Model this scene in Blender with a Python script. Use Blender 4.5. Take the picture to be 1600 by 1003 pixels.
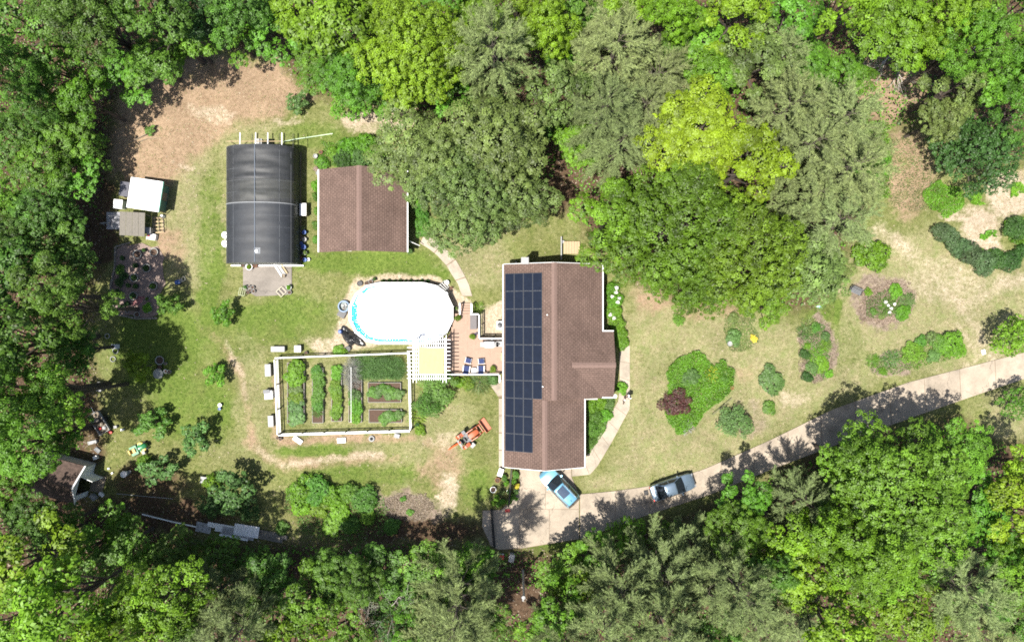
import bpy, math, random
import numpy as np
from mathutils import Vector, Matrix
R = math.radians
for o in list(bpy.data.objects): bpy.data.objects.remove(o)
sc = bpy.context.scene
COL = sc.collection

# ---------------------------------------------------------------- camera, sky, sun, exposure
CAM_H = 72.0
cam_d = bpy.data.cameras.new('camera'); cam_d.sensor_width = 36.0; cam_d.lens = 24.3
cam_d.clip_start = 0.5; cam_d.clip_end = 5000
cam = bpy.data.objects.new('camera', cam_d); COL.objects.link(cam)
cam.location = (0, 0, CAM_H); cam.rotation_euler = (0, 0, 0); sc.camera = cam
SUN_EL, SUN_AZ = 69.0, 42.0          # shadows fall towards SUN_AZ (degrees from +X, counter-clockwise)
w = bpy.data.worlds.new('World'); sc.world = w; w.use_nodes = True
nt = w.node_tree; nt.nodes.clear()
sky = nt.nodes.new('ShaderNodeTexSky'); sky.sky_type = 'NISHITA'; sky.sun_disc = False
sky.sun_elevation = R(SUN_EL); sky.sun_rotation = R(90 - (SUN_AZ + 180)); sky.air_density = 1.0; sky.dust_density = 2.0; sky.ozone_density = 0.4
bgn = nt.nodes.new('ShaderNodeBackground'); bgn.inputs['Strength'].default_value = 0.08
wo = nt.nodes.new('ShaderNodeOutputWorld')
nt.links.new(sky.outputs[0], bgn.inputs[0]); nt.links.new(bgn.outputs[0], wo.inputs[0])
sd = bpy.data.lights.new('sun', 'SUN'); sd.energy = 5.0; sd.angle = R(0.53); sd.color = (1.0, 0.955, 0.88)
sun = bpy.data.objects.new('sun', sd); COL.objects.link(sun)
_d = Vector((math.cos(R(SUN_AZ)) * math.cos(R(SUN_EL)), math.sin(R(SUN_AZ)) * math.cos(R(SUN_EL)), -math.sin(R(SUN_EL))))
sun.rotation_euler = _d.to_track_quat('-Z', 'Y').to_euler(); sun.location = (-20, -20, 60)
sc.view_settings.view_transform = 'Standard'; sc.view_settings.look = 'None'
sc.view_settings.exposure = 1.15; sc.view_settings.gamma = 1.0; sc.view_settings.use_curve_mapping = False
sc.cycles.use_denoising = False; sc.cycles.filter_width = 1.75; sc.cycles.max_bounces = 6; sc.cycles.transparent_max_bounces = 8
sc.cycles.diffuse_bounces = 3; sc.cycles.glossy_bounces = 2; sc.cycles.transmission_bounces = 4

# ---------------------------------------------------------------- helpers
def P(px, py, z=0.0):
    """pixel of the 1600x1003 photograph and a height -> world x, y"""
    f = (CAM_H - z) / CAM_H / 15.0
    return ((px - 800) * f, (501.5 - py) * f)
def P3(px, py, z=0.0):
    x, y = P(px, py, z); return (x, y, z)

class MB:
    def __init__(s): s.v = []; s.f = []
    def add(s, vs, fs, M=None):
        n = len(s.v)
        if M is not None: vs = [tuple(M @ Vector(q)) for q in vs]
        s.v += [tuple(q) for q in vs]; s.f += [tuple(i + n for i in f) for f in fs]; return s
    def box(s, c, d, rz=0.0, M=None):
        x, y, z = d[0] / 2, d[1] / 2, d[2] / 2
        vs = [(a * x, b * y, e * z) for e in (-1, 1) for b in (-1, 1) for a in (-1, 1)]
        cs, sn = math.cos(rz), math.sin(rz)
        vs = [(c[0] + q[0] * cs - q[1] * sn, c[1] + q[0] * sn + q[1] * cs, c[2] + q[2]) for q in vs]
        return s.add(vs, [(0, 2, 3, 1), (4, 5, 7, 6), (0, 1, 5, 4), (2, 6, 7, 3), (0, 4, 6, 2), (1, 3, 7, 5)], M)
    def prism(s, poly, z0, z1, M=None):
        a = sum(poly[i][0] * poly[(i + 1) % len(poly)][1] - poly[(i + 1) % len(poly)][0] * poly[i][1] for i in range(len(poly)))
        if a < 0: poly = poly[::-1]
        n = len(poly)
        vs = [(p[0], p[1], z0) for p in poly] + [(p[0], p[1], z1) for p in poly]
        fs = [tuple(range(n - 1, -1, -1)), tuple(range(n, 2 * n))] + [(i, (i + 1) % n, n + (i + 1) % n, n + i) for i in range(n)]
        return s.add(vs, fs, M)
    def slab(s, poly, t, M=None):
        """a polygon in space given thickness t downwards"""
        n = len(poly)
        nz = sum(poly[i][0] * poly[(i + 1) % n][1] - poly[(i + 1) % n][0] * poly[i][1] for i in range(n))
        if nz < 0: poly = poly[::-1]
        vs = [tuple(p) for p in poly] + [(p[0], p[1], p[2] - t) for p in poly]
        fs = [tuple(range(n)), tuple(range(2 * n - 1, n - 1, -1))] + [(i, n + i, n + (i + 1) % n, (i + 1) % n) for i in range(n)]
        return s.add(vs, fs, M)
    def lathe(s, c, prof, n=14, M=None, sx=1.0, sy=1.0):
        """prof: list of (r, z); closed at both ends when r == 0"""
        vs = []; fs = []
        for r, z in prof:
            for i in range(n):
                a = 2 * math.pi * i / n
                vs.append((c[0] + r * math.cos(a) * sx, c[1] + r * math.sin(a) * sy, c[2] + z))
        for k in range(len(prof) - 1):
            for i in range(n):
                j = (i + 1) % n
                fs.append((k * n + i, k * n + j, (k + 1) * n + j, (k + 1) * n + i))
        if prof[0][0] > 1e-6: fs.append(tuple(range(n - 1, -1, -1)))
        if prof[-1][0] > 1e-6: fs.append(tuple((len(prof) - 1) * n + i for i in range(n)))
        return s.add(vs, fs, M)
    def tube(s, pts, rad, n=6, M=None):
        pts = [Vector(p) for p in pts]
        if not isinstance(rad, (list, tuple)): rad = [rad] * len(pts)
        vs = []; fs = []
        for i, p in enumerate(pts):
            t = (pts[min(i + 1, len(pts) - 1)] - pts[max(i - 1, 0)])
            t = t.normalized() if t.length > 1e-9 else Vector((0, 0, 1))
            u = t.cross(Vector((0, 0, 1)))
            if u.length < 1e-3: u = t.cross(Vector((1, 0, 0)))
            u.normalize(); v = t.cross(u)
            for k in range(n):
                a = 2 * math.pi * k / n
                vs.append(tuple(p + (u * math.cos(a) + v * math.sin(a)) * rad[i]))
        for i in range(len(pts) - 1):
            for k in range(n):
                j = (k + 1) % n
                fs.append((i * n + k, (i + 1) * n + k, (i + 1) * n + j, i * n + j))
        fs.append(tuple(range(n))); fs.append(tuple((len(pts) - 1) * n + k for k in range(n - 1, -1, -1)))
        return s.add(vs, fs, M)
    def loft(s, secs, closed=True, M=None):
        n = len(secs[0]); vs = [q for sec in secs for q in sec]; fs = []
        for k in range(len(secs) - 1):
            for i in range(n if closed else n - 1):
                j = (i + 1) % n
                fs.append((k * n + i, k * n + j, (k + 1) * n + j, (k + 1) * n + i))
        if closed:
            fs.append(tuple(range(n - 1, -1, -1))); fs.append(tuple((len(secs) - 1) * n + i for i in range(n)))
        return s.add(vs, fs, M)
    def mesh(s, name, off=(0, 0, 0)):
        me = bpy.data.meshes.new(name)
        me.from_pydata([(q[0] - off[0], q[1] - off[1], q[2] - off[2]) for q in s.v], [], s.f); me.update()
        return me

def link(name, me, m=None, parent=None, smooth=None):
    o = bpy.data.objects.new(name, me); COL.objects.link(o)
    if m is not None and me is not None: me.materials.append(m)
    if parent is not None: o.parent = parent
    if smooth:
        me.polygons.foreach_set('use_smooth', [True] * len(me.polygons))
        me.set_sharp_from_angle(angle=R(smooth))
    return o
def tag(o, label=None, cat=None, group=None, kind=None):
    if label: o['label'] = label
    if cat: o['category'] = cat
    if group: o['group'] = group
    if kind: o['kind'] = kind
    return o
def thing(name, label, cat, loc=(0, 0, 0), rz=0.0, group=None):
    o = bpy.data.objects.new(name, None); COL.objects.link(o); o.empty_display_size = 0.2
    o.location = loc; o.rotation_euler = (0, 0, rz)
    return tag(o, label, cat, group)
def part(name, mb, m, parent, world=False, smooth=None, label=None):
    """one mesh under its thing; world=True when the shape was written in world coordinates (the thing is not rotated)"""
    off = (0, 0, 0)
    if world:
        q = parent
        while q is not None: off = tuple(a + b for a, b in zip(off, q.location)); q = q.parent
    o = link(name, mb.mesh(name, off), m, parent, smooth)
    if label: o['label'] = label
    return o
def single(name, mb, m, label, cat, loc=(0, 0, 0), rz=0.0, group=None, smooth=None):
    o = link(name, mb.mesh(name), m, None, smooth); o.location = loc; o.rotation_euler = (0, 0, rz)
    return tag(o, label, cat, group)
def struct(name, mb, m, smooth=None, parent=None):
    o = link(name, mb.mesh(name), m, parent, smooth); o['kind'] = 'structure'; return o
def kids(o): return [c for c in bpy.data.objects if c.parent == o]

# ---------------------------------------------------------------- materials
def _n(nt, t, **kw):
    nd = nt.nodes.new(t)
    for k, v in kw.items(): setattr(nd, k, v)
    return nd
def base_mat(name):
    m = bpy.data.materials.new(name); m.use_nodes = True
    nt = m.node_tree; b = nt.nodes['Principled BSDF']; return m, nt, b
MATS = {}
def mat(name, c, rough=0.6, metal=0.0, var=0.15, scale=6.0, bump=0.0, spec=0.4, coat=0.0, hue=None):
    """plain coloured material with procedural mottling"""
    if name in MATS: return MATS[name]
    m, nt, b = base_mat(name); L = nt.links
    tc = _n(nt, 'ShaderNodeTexCoord'); no = _n(nt, 'ShaderNodeTexNoise')
    no.inputs['Scale'].default_value = scale; no.inputs['Detail'].default_value = 5; no.inputs['Roughness'].default_value = 0.65
    L.new(tc.outputs['Object'], no.inputs['Vector'])
    mx = _n(nt, 'ShaderNodeMix', data_type='RGBA')
    mr = _n(nt, 'ShaderNodeMapRange'); mr.inputs[1].default_value = 0.3; mr.inputs[2].default_value = 0.7
    L.new(no.outputs['Fac'], mr.inputs[0]); L.new(mr.outputs[0], mx.inputs[0])
    d = hue if hue else tuple(x * (1 - var) for x in c)
    mx.inputs[6].default_value = (*d, 1); mx.inputs[7].default_value = (*[min(1, x * (1 + var)) for x in c], 1)
    L.new(mx.outputs[2], b.inputs['Base Color'])
    b.inputs['Roughness'].default_value = rough; b.inputs['Metallic'].default_value = metal
    b.inputs['Specular IOR Level'].default_value = spec; b.inputs['Coat Weight'].default_value = coat; b.inputs['Coat Roughness'].default_value = 0.05
    if bump:
        bp = _n(nt, 'ShaderNodeBump'); bp.inputs['Strength'].default_value = 1.0; bp.inputs['Distance'].default_value = bump
        L.new(no.outputs['Fac'], bp.inputs['Height']); L.new(bp.outputs[0], b.inputs['Normal'])
    MATS[name] = m; return m
def shingle_mat(name, rot):
    m, nt, b = base_mat(name); L = nt.links
    tc = _n(nt, 'ShaderNodeTexCoord'); mp = _n(nt, 'ShaderNodeMapping'); mp.inputs['Rotation'].default_value = (0, 0, R(rot))
    br = _n(nt, 'ShaderNodeTexBrick'); br.offset = 0.5
    for k, v in (('Scale', 1.0), ('Brick Width', 0.36), ('Row Height', 0.21), ('Mortar Size', 0.022), ('Mortar Smooth', 0.2), ('Bias', -0.1)): br.inputs[k].default_value = v
    br.inputs['Color1'].default_value = (0.108, 0.073, 0.059, 1); br.inputs['Color2'].default_value = (0.126, 0.086, 0.070, 1); br.inputs['Mortar'].default_value = (0.085, 0.056, 0.047, 1)
    L.new(tc.outputs['Object'], mp.inputs['Vector']); L.new(mp.outputs[0], br.inputs['Vector'])
    no = _n(nt, 'ShaderNodeTexNoise'); no.inputs['Scale'].default_value = 5.0; no.inputs['Detail'].default_value = 8; no.inputs['Roughness'].default_value = 0.75
    L.new(tc.outputs['Object'], no.inputs['Vector'])
    n2 = _n(nt, 'ShaderNodeTexNoise'); n2.inputs['Scale'].default_value = 0.5; n2.inputs['Detail'].default_value = 3
    L.new(tc.outputs['Object'], n2.inputs['Vector'])
    cr = _n(nt, 'ShaderNodeMapRange'); cr.inputs[1].default_value = 0.3; cr.inputs[2].default_value = 0.7; cr.inputs[3].default_value = 0.68; cr.inputs[4].default_value = 1.3
    L.new(no.outputs['Fac'], cr.inputs[0])
    c2 = _n(nt, 'ShaderNodeMapRange'); c2.inputs[1].default_value = 0.3; c2.inputs[2].default_value = 0.7; c2.inputs[3].default_value = 0.82; c2.inputs[4].default_value = 1.14
    L.new(n2.outputs['Fac'], c2.inputs[0])
    mm = _n(nt, 'ShaderNodeMath', operation='MULTIPLY'); L.new(cr.outputs[0], mm.inputs[0]); L.new(c2.outputs[0], mm.inputs[1])
    vm = _n(nt, 'ShaderNodeVectorMath', operation='SCALE'); L.new(br.outputs['Color'], vm.inputs[0]); L.new(mm.outputs[0], vm.inputs['Scale'])
    L.new(vm.outputs[0], b.inputs['Base Color']); b.inputs['Roughness'].default_value = 0.9; b.inputs['Specular IOR Level'].default_value = 0.2
    bp = _n(nt, 'ShaderNodeBump'); bp.inputs['Distance'].default_value = 0.02; L.new(br.outputs['Fac'], bp.inputs['Height']); bp.invert = True
    L.new(bp.outputs[0], b.inputs['Normal'])
    return m
def leaf_mat(name, cols, trans=0.35, rough=0.5, objvar=0.2, spec=0.35):
    """cols: dark, mid, light leaf colours picked by the per-leaf attribute v"""
    if name in MATS: return MATS[name]
    m, nt, b = base_mat(name); L = nt.links
    at = _n(nt, 'ShaderNodeAttribute', attribute_name='v')
    cr = _n(nt, 'ShaderNodeValToRGB'); e = cr.color_ramp.elements
    e[0].position = 0.0; e[0].color = (*cols[0], 1); e[1].position = 1.0; e[1].color = (*cols[2], 1)
    k = e.new(0.5); k.color = (*cols[1], 1)
    L.new(at.outputs['Fac'], cr.inputs[0])
    oi = _n(nt, 'ShaderNodeObjectInfo'); hs = _n(nt, 'ShaderNodeHueSaturation')
    mr = _n(nt, 'ShaderNodeMapRange'); mr.inputs[3].default_value = 1 - objvar; mr.inputs[4].default_value = 1 + objvar
    mh = _n(nt, 'ShaderNodeMapRange'); mh.inputs[3].default_value = 0.5 - 0.012; mh.inputs[4].default_value = 0.5 + 0.012
    ml = _n(nt, 'ShaderNodeMath', operation='FRACT'); m7 = _n(nt, 'ShaderNodeMath', operation='MULTIPLY'); m7.inputs[1].default_value = 7.31
    L.new(oi.outputs['Random'], mr.inputs[0]); L.new(oi.outputs['Random'], m7.inputs[0]); L.new(m7.outputs[0], ml.inputs[0]); L.new(ml.outputs[0], mh.inputs[0])
    L.new(mr.outputs[0], hs.inputs['Value']); L.new(mh.outputs[0], hs.inputs['Hue']); L.new(cr.outputs[0], hs.inputs['Color'])
    L.new(hs.outputs[0], b.inputs['Base Color']); b.inputs['Roughness'].default_value = rough; b.inputs['Specular IOR Level'].default_value = spec
    tr = _n(nt, 'ShaderNodeBsdfTranslucent'); L.new(hs.outputs[0], tr.inputs['Color'])
    ms = _n(nt, 'ShaderNodeMixShader'); ms.inputs[0].default_value = trans
    out = nt.nodes['Material Output']; L.new(b.outputs[0], ms.inputs[1]); L.new(tr.outputs[0], ms.inputs[2]); L.new(ms.outputs[0], out.inputs['Surface'])
    MATS[name] = m; return m
def cloth_mat(name, c, alpha, scale=3.0):
    m = mat(name, c, rough=0.55, var=0.2, scale=scale, bump=0.01); nt = m.node_tree; b = nt.nodes['Principled BSDF']
    b.inputs['Alpha'].default_value = alpha; return m
def concrete_mat(name, c):
    m, nt, b = base_mat(name); L = nt.links
    tc = _n(nt, 'ShaderNodeTexCoord'); geo = _n(nt, 'ShaderNodeNewGeometry')
    n1 = _n(nt, 'ShaderNodeTexNoise'); n1.inputs['Scale'].default_value = 0.45; n1.inputs['Detail'].default_value = 6; n1.inputs['Roughness'].default_value = 0.6
    n2 = _n(nt, 'ShaderNodeTexNoise'); n2.inputs['Scale'].default_value = 7.0; n2.inputs['Detail'].default_value = 6; n2.inputs['Roughness'].default_value = 0.7
    for q in (n1, n2): L.new(geo.outputs['Position'], q.inputs['Vector'])
    r1 = _n(nt, 'ShaderNodeMapRange'); r1.inputs[1].default_value = 0.3; r1.inputs[2].default_value = 0.7; r1.inputs[3].default_value = 0.72; r1.inputs[4].default_value = 1.12
    r2 = _n(nt, 'ShaderNodeMapRange'); r2.inputs[1].default_value = 0.3; r2.inputs[2].default_value = 0.7; r2.inputs[3].default_value = 0.86; r2.inputs[4].default_value = 1.08
    L.new(n1.outputs['Fac'], r1.inputs[0]); L.new(n2.outputs['Fac'], r2.inputs[0])
    mm = _n(nt, 'ShaderNodeMath', operation='MULTIPLY'); L.new(r1.outputs[0], mm.inputs[0]); L.new(r2.outputs[0], mm.inputs[1])
    oi = _n(nt, 'ShaderNodeObjectInfo'); ro = _n(nt, 'ShaderNodeMapRange'); ro.inputs[3].default_value = 0.95; ro.inputs[4].default_value = 1.05
    L.new(oi.outputs['Random'], ro.inputs[0]); m2 = _n(nt, 'ShaderNodeMath', operation='MULTIPLY'); L.new(mm.outputs[0], m2.inputs[0]); L.new(ro.outputs[0], m2.inputs[1])
    vo = _n(nt, 'ShaderNodeTexVoronoi', feature='DISTANCE_TO_EDGE'); vo.inputs['Scale'].default_value = 0.16
    nd = _n(nt, 'ShaderNodeTexNoise'); nd.inputs['Scale'].default_value = 0.9; nd.inputs['Detail'].default_value = 5; L.new(geo.outputs['Position'], nd.inputs['Vector'])
    va = _n(nt, 'ShaderNodeVectorMath', operation='MULTIPLY_ADD'); L.new(nd.outputs['Color'], va.inputs[0]); va.inputs[1].default_value = (2.2, 2.2, 0); L.new(geo.outputs['Position'], va.inputs[2]); L.new(va.outputs[0], vo.inputs['Vector'])
    rc = _n(nt, 'ShaderNodeMapRange'); rc.inputs[1].default_value = 0.0; rc.inputs[2].default_value = 0.006; rc.inputs[3].default_value = 0.5; rc.inputs[4].default_value = 1.0; L.new(vo.outputs['Distance'], rc.inputs[0])
    n3 = _n(nt, 'ShaderNodeTexNoise'); n3.inputs['Scale'].default_value = 0.25; n3.inputs['Detail'].default_value = 8; n3.inputs['Roughness'].default_value = 0.7; L.new(geo.outputs['Position'], n3.inputs['Vector'])
    r3 = _n(nt, 'ShaderNodeMapRange'); r3.inputs[1].default_value = 0.36; r3.inputs[2].default_value = 0.5; r3.inputs[3].default_value = 0.7; r3.inputs[4].default_value = 1.0; L.new(n3.outputs['Fac'], r3.inputs[0])
    m3 = _n(nt, 'ShaderNodeMath', operation='MULTIPLY'); L.new(rc.outputs[0], m3.inputs[0]); L.new(r3.outputs[0], m3.inputs[1])
    m4 = _n(nt, 'ShaderNodeMath', operation='MULTIPLY'); L.new(m2.outputs[0], m4.inputs[0]); L.new(m3.outputs[0], m4.inputs[1]); m2 = m4
    rgb = _n(nt, 'ShaderNodeRGB'); rgb.outputs[0].default_value = (*c, 1)
    vm = _n(nt, 'ShaderNodeVectorMath', operation='SCALE'); L.new(rgb.outputs[0], vm.inputs[0]); L.new(m2.outputs[0], vm.inputs['Scale'])
    L.new(vm.outputs[0], b.inputs['Base Color']); b.inputs['Roughness'].default_value = 0.85; b.inputs['Specular IOR Level'].default_value = 0.25
    bp = _n(nt, 'ShaderNodeBump'); bp.inputs['Distance'].default_value = 0.01; L.new(n2.outputs['Fac'], bp.inputs['Height']); L.new(bp.outputs[0], b.inputs['Normal'])
    MATS[name] = m; return m
M = {}
M['shingle'] = shingle_mat('brown_shingle', 90); M['shingle_x'] = shingle_mat('brown_shingle_wing', 0)
M['ridge'] = mat('ridge_cap', (0.135, 0.090, 0.075), 0.9, var=0.25, scale=12)
M['white'] = mat('white_paint', (0.8, 0.8, 0.78), 0.5, var=0.05)
M['siding'] = mat('cream_siding', (0.4340, 0.4060, 0.3500), 0.7, var=0.06)
M['glass'] = mat('dark_glass', (0.012, 0.016, 0.02), 0.06, var=0.2, spec=0.6)
M['concrete'] = concrete_mat('concrete', (0.32, 0.268, 0.208))
M['walk'] = concrete_mat('walk_concrete', (0.32, 0.275, 0.218))
M['joint'] = mat('joint_dirt', (0.16, 0.12, 0.08), 0.95)
M['panel'] = mat('solar_cell', (0.007, 0.0105, 0.020), 0.16, var=0.15, scale=2, spec=0.32)
M['panel_frame'] = mat('panel_frame', (0.05, 0.056, 0.066), 0.45, 0.2)
M['black'] = mat('black_plastic', (0.015, 0.015, 0.016), 0.5, var=0.3)
M['dark_metal'] = mat('dark_metal', (0.04, 0.04, 0.042), 0.45, 0.6)
M['steel'] = mat('galvanised', (0.2520, 0.2640, 0.2760), 0.4, 0.7, var=0.15)
M['grey'] = mat('grey_plastic', (0.1200, 0.1250, 0.1300), 0.6)
M['lgrey'] = mat('light_grey', (0.2500, 0.2500, 0.2450), 0.6)
M['wood'] = mat('weathered_wood', (0.1815, 0.1485, 0.1100), 0.85, var=0.3, scale=8, bump=0.01)
M['lumber'] = mat('fresh_lumber', (0.3300, 0.2520, 0.1500), 0.8, var=0.15)
M['terracotta'] = mat('terracotta', (0.2340, 0.0975, 0.0520), 0.85)
M['soil'] = mat('soil', (0.0700, 0.0434, 0.0294), 0.95, var=0.4, scale=14, bump=0.03)
M['mulch'] = mat('mulch', (0.15, 0.085, 0.06), 0.95, var=0.45, scale=16, bump=0.03)
M['tyre'] = mat('tyre_rubber', (0.02, 0.02, 0.02), 0.85)
M['deck'] = mat('deck_board', (0.2805, 0.1913, 0.1403), 0.75, var=0.10, scale=3)
M['cover'] = mat('pool_cover', (0.86, 0.87, 0.88), 0.5, var=0.02, scale=1.0)
M['vinyl'] = mat('white_vinyl', (0.74, 0.74, 0.73), 0.45, var=0.04)
M['navy'] = mat('navy_cushion', (0.0210, 0.0330, 0.0960), 0.85, var=0.15)
M['yellow_cloth'] = mat('yellow_cloth', (0.3472, 0.3286, 0.1488), 0.85, var=0.05, scale=2)
M['orange'] = mat('orange_paint', (0.3360, 0.0840, 0.0320), 0.4, var=0.12, coat=0.3)
M['red'] = mat('red_plastic', (0.5, 0.04, 0.03), 0.5)
M['green_paint'] = mat('green_paint', (0.0210, 0.1540, 0.0560), 0.4, var=0.1, coat=0.4)
M['yellow'] = mat('yellow_plastic', (0.5250, 0.3500, 0.0700), 0.5)
M['blue_plastic'] = mat('blue_plastic', (0.0300, 0.0780, 0.2520), 0.45)
M['tarp'] = mat('black_tarp', (0.02, 0.02, 0.021), 0.3, var=0.4, scale=5, bump=0.02, spec=0.6)
M['stone'] = mat('stone', (0.1700, 0.1500, 0.1300), 0.9, var=0.3, scale=9, bump=0.02)
M['bark'] = mat('bark', (0.075, 0.060, 0.048), 0.95, var=0.35, scale=9, bump=0.03)
M['grey_bark'] = mat('grey_bark', (0.36, 0.33, 0.29), 0.95, var=0.3, scale=9, bump=0.02)
M['styro'] = mat('white_foam', (0.85, 0.85, 0.83), 0.8, var=0.03)
M['tub'] = mat('pale_tub', (0.2500, 0.2600, 0.2400), 0.7, var=0.15)
M['sheet'] = mat('corrugated_sheet', (0.3150, 0.3150, 0.3150), 0.5, 0.3, var=0.3, scale=3)
M['sheet_old'] = mat('old_grey_sheet', (0.1470, 0.1344, 0.1134), 0.7, var=0.12, scale=5)
# foliage
LF = {
 'o': leaf_mat('leaf_mid', [(0.033, 0.069, 0.008), (0.078, 0.165, 0.019), (0.125, 0.264, 0.030)]),
 'm': leaf_mat('leaf_bright', [(0.042, 0.093, 0.007), (0.100, 0.222, 0.017), (0.160, 0.355, 0.027)]),
 'y': leaf_mat('leaf_yellowgreen', [(0.055, 0.100, 0.005), (0.132, 0.238, 0.013), (0.211, 0.381, 0.021)]),
 'Y': leaf_mat('leaf_lime', [(0.080, 0.123, 0.006), (0.190, 0.292, 0.014), (0.285, 0.438, 0.021)]),
 'g': leaf_mat('leaf_olive', [(0.048, 0.068, 0.017), (0.125, 0.180, 0.044), (0.212, 0.306, 0.075)]),
 'D': leaf_mat('leaf_deep', [(0.037, 0.064, 0.004), (0.102, 0.178, 0.012), (0.184, 0.320, 0.022)]),
 'd': leaf_mat('leaf_dark', [(0.019, 0.047, 0.009), (0.042, 0.105, 0.020), (0.063, 0.158, 0.030)]),
 'p': leaf_mat('needle_grey', [(0.058, 0.075, 0.026), (0.145, 0.188, 0.064), (0.232, 0.301, 0.102)], trans=0.15, rough=0.6),
 'h': leaf_mat('leaf_hedge', [(0.032, 0.055, 0.020), (0.070, 0.122, 0.045), (0.105, 0.183, 0.068)]),
 's': leaf_mat('leaf_shrub', [(0.037, 0.086, 0.010), (0.082, 0.190, 0.022), (0.123, 0.285, 0.033)]),
 'b': leaf_mat('leaf_bed', [(0.047, 0.110, 0.006), (0.105, 0.245, 0.014), (0.158, 0.367, 0.021)]),
 'r': leaf_mat('leaf_maroon', [(0.023, 0.008, 0.008), (0.060, 0.022, 0.020), (0.105, 0.038, 0.035)], trans=0.15),
 'w': leaf_mat('leaf_silver', [(0.100, 0.102, 0.090), (0.200, 0.205, 0.180), (0.300, 0.307, 0.270)], trans=0.15),
 'k': leaf_mat('leaf_bluegreen', [(0.040, 0.079, 0.019), (0.088, 0.175, 0.042), (0.132, 0.262, 0.063)]),
 'B': leaf_mat('leaf_litter', [(0.080, 0.058, 0.038), (0.170, 0.128, 0.090), (0.300, 0.235, 0.170)], trans=0.05),
 'G': leaf_mat('leaf_grass', [(0.050, 0.090, 0.012), (0.105, 0.150, 0.030), (0.280, 0.250, 0.115)], trans=0.2),
 'T': leaf_mat('straw', [(.14, .115, .06), (.25, .21, .125), (.36, .31, .20)], trans=0.1),
 'W': leaf_mat('petal_white', [(.6, .6, .55), (.75, .75, .7), (.85, .85, .8)], trans=0.2),
 'F': leaf_mat('petal_yellow', [(.5, .42, .03), (.65, .55, .05), (.8, .7, .1)], trans=0.2),
}
# ---------------------------------------------------------------- ground
def vnoise(x, y, s, seed):
    rs = np.random.RandomState(seed); g = rs.rand(256, 256)
    x = x * s + 1000.3; y = y * s + 1000.7
    xi = np.floor(x).astype(int); yi = np.floor(y).astype(int); fx = x - xi; fy = y - yi
    fx = fx * fx * (3 - 2 * fx); fy = fy * fy * (3 - 2 * fy)
    a = g[xi % 256, yi % 256]; b = g[(xi + 1) % 256, yi % 256]; c = g[xi % 256, (yi + 1) % 256]; d = g[(xi + 1) % 256, (yi + 1) % 256]
    return (a * (1 - fx) + b * fx) * (1 - fy) + (c * (1 - fx) + d * fx) * fy
def fbm(x, y, s, seed, o=4):
    t = 0; w_ = 0; a = 1.0
    for k in range(o): t = t + a * vnoise(x, y, s * 2 ** k, seed + k); w_ += a; a *= 0.55
    return t / w_
def inpoly(x, y, poly):
    r = np.zeros(x.shape, bool); n = len(poly)
    for i in range(n):
        x1, y1 = poly[i]; x2, y2 = poly[(i + 1) % n]
        c = ((y1 > y) != (y2 > y)) & (x < (x2 - x1) * (y - y1) / (y2 - y1 + 1e-12) + x1); r ^= c
    return r
def dseg(x, y, pts):
    d = np.full(x.shape, 1e9)
    for (x1, y1), (x2, y2) in zip(pts[:-1], pts[1:]):
        dx, dy = x2 - x1, y2 - y1; L2 = dx * dx + dy * dy + 1e-9
        t = np.clip(((x - x1) * dx + (y - y1) * dy) / L2, 0, 1)
        d = np.minimum(d, np.hypot(x - x1 - t * dx, y - y1 - t * dy))
    return d
CLEARING = [(178, 150), (250, 110), (330, 70), (430, 85), (490, 150), (620, 160), (670, 200), (700, 330), (850, 300), (880, 250), (920, 370), (980, 430), (1060, 470), (1290, 480),
            (1330, 350), (1370, 300), (1390, 200), (1460, 190), (1480, 260), (1600, 250), (1760, 250), (1760, 700), (1560, 690), (1500, 650), (1290, 700), (1120, 790), (870, 862), (760, 862), (640, 850),
            (450, 850), (330, 850), (140, 790), (110, 720), (160, 650), (135, 520), (150, 380), (165, 260)]
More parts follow.
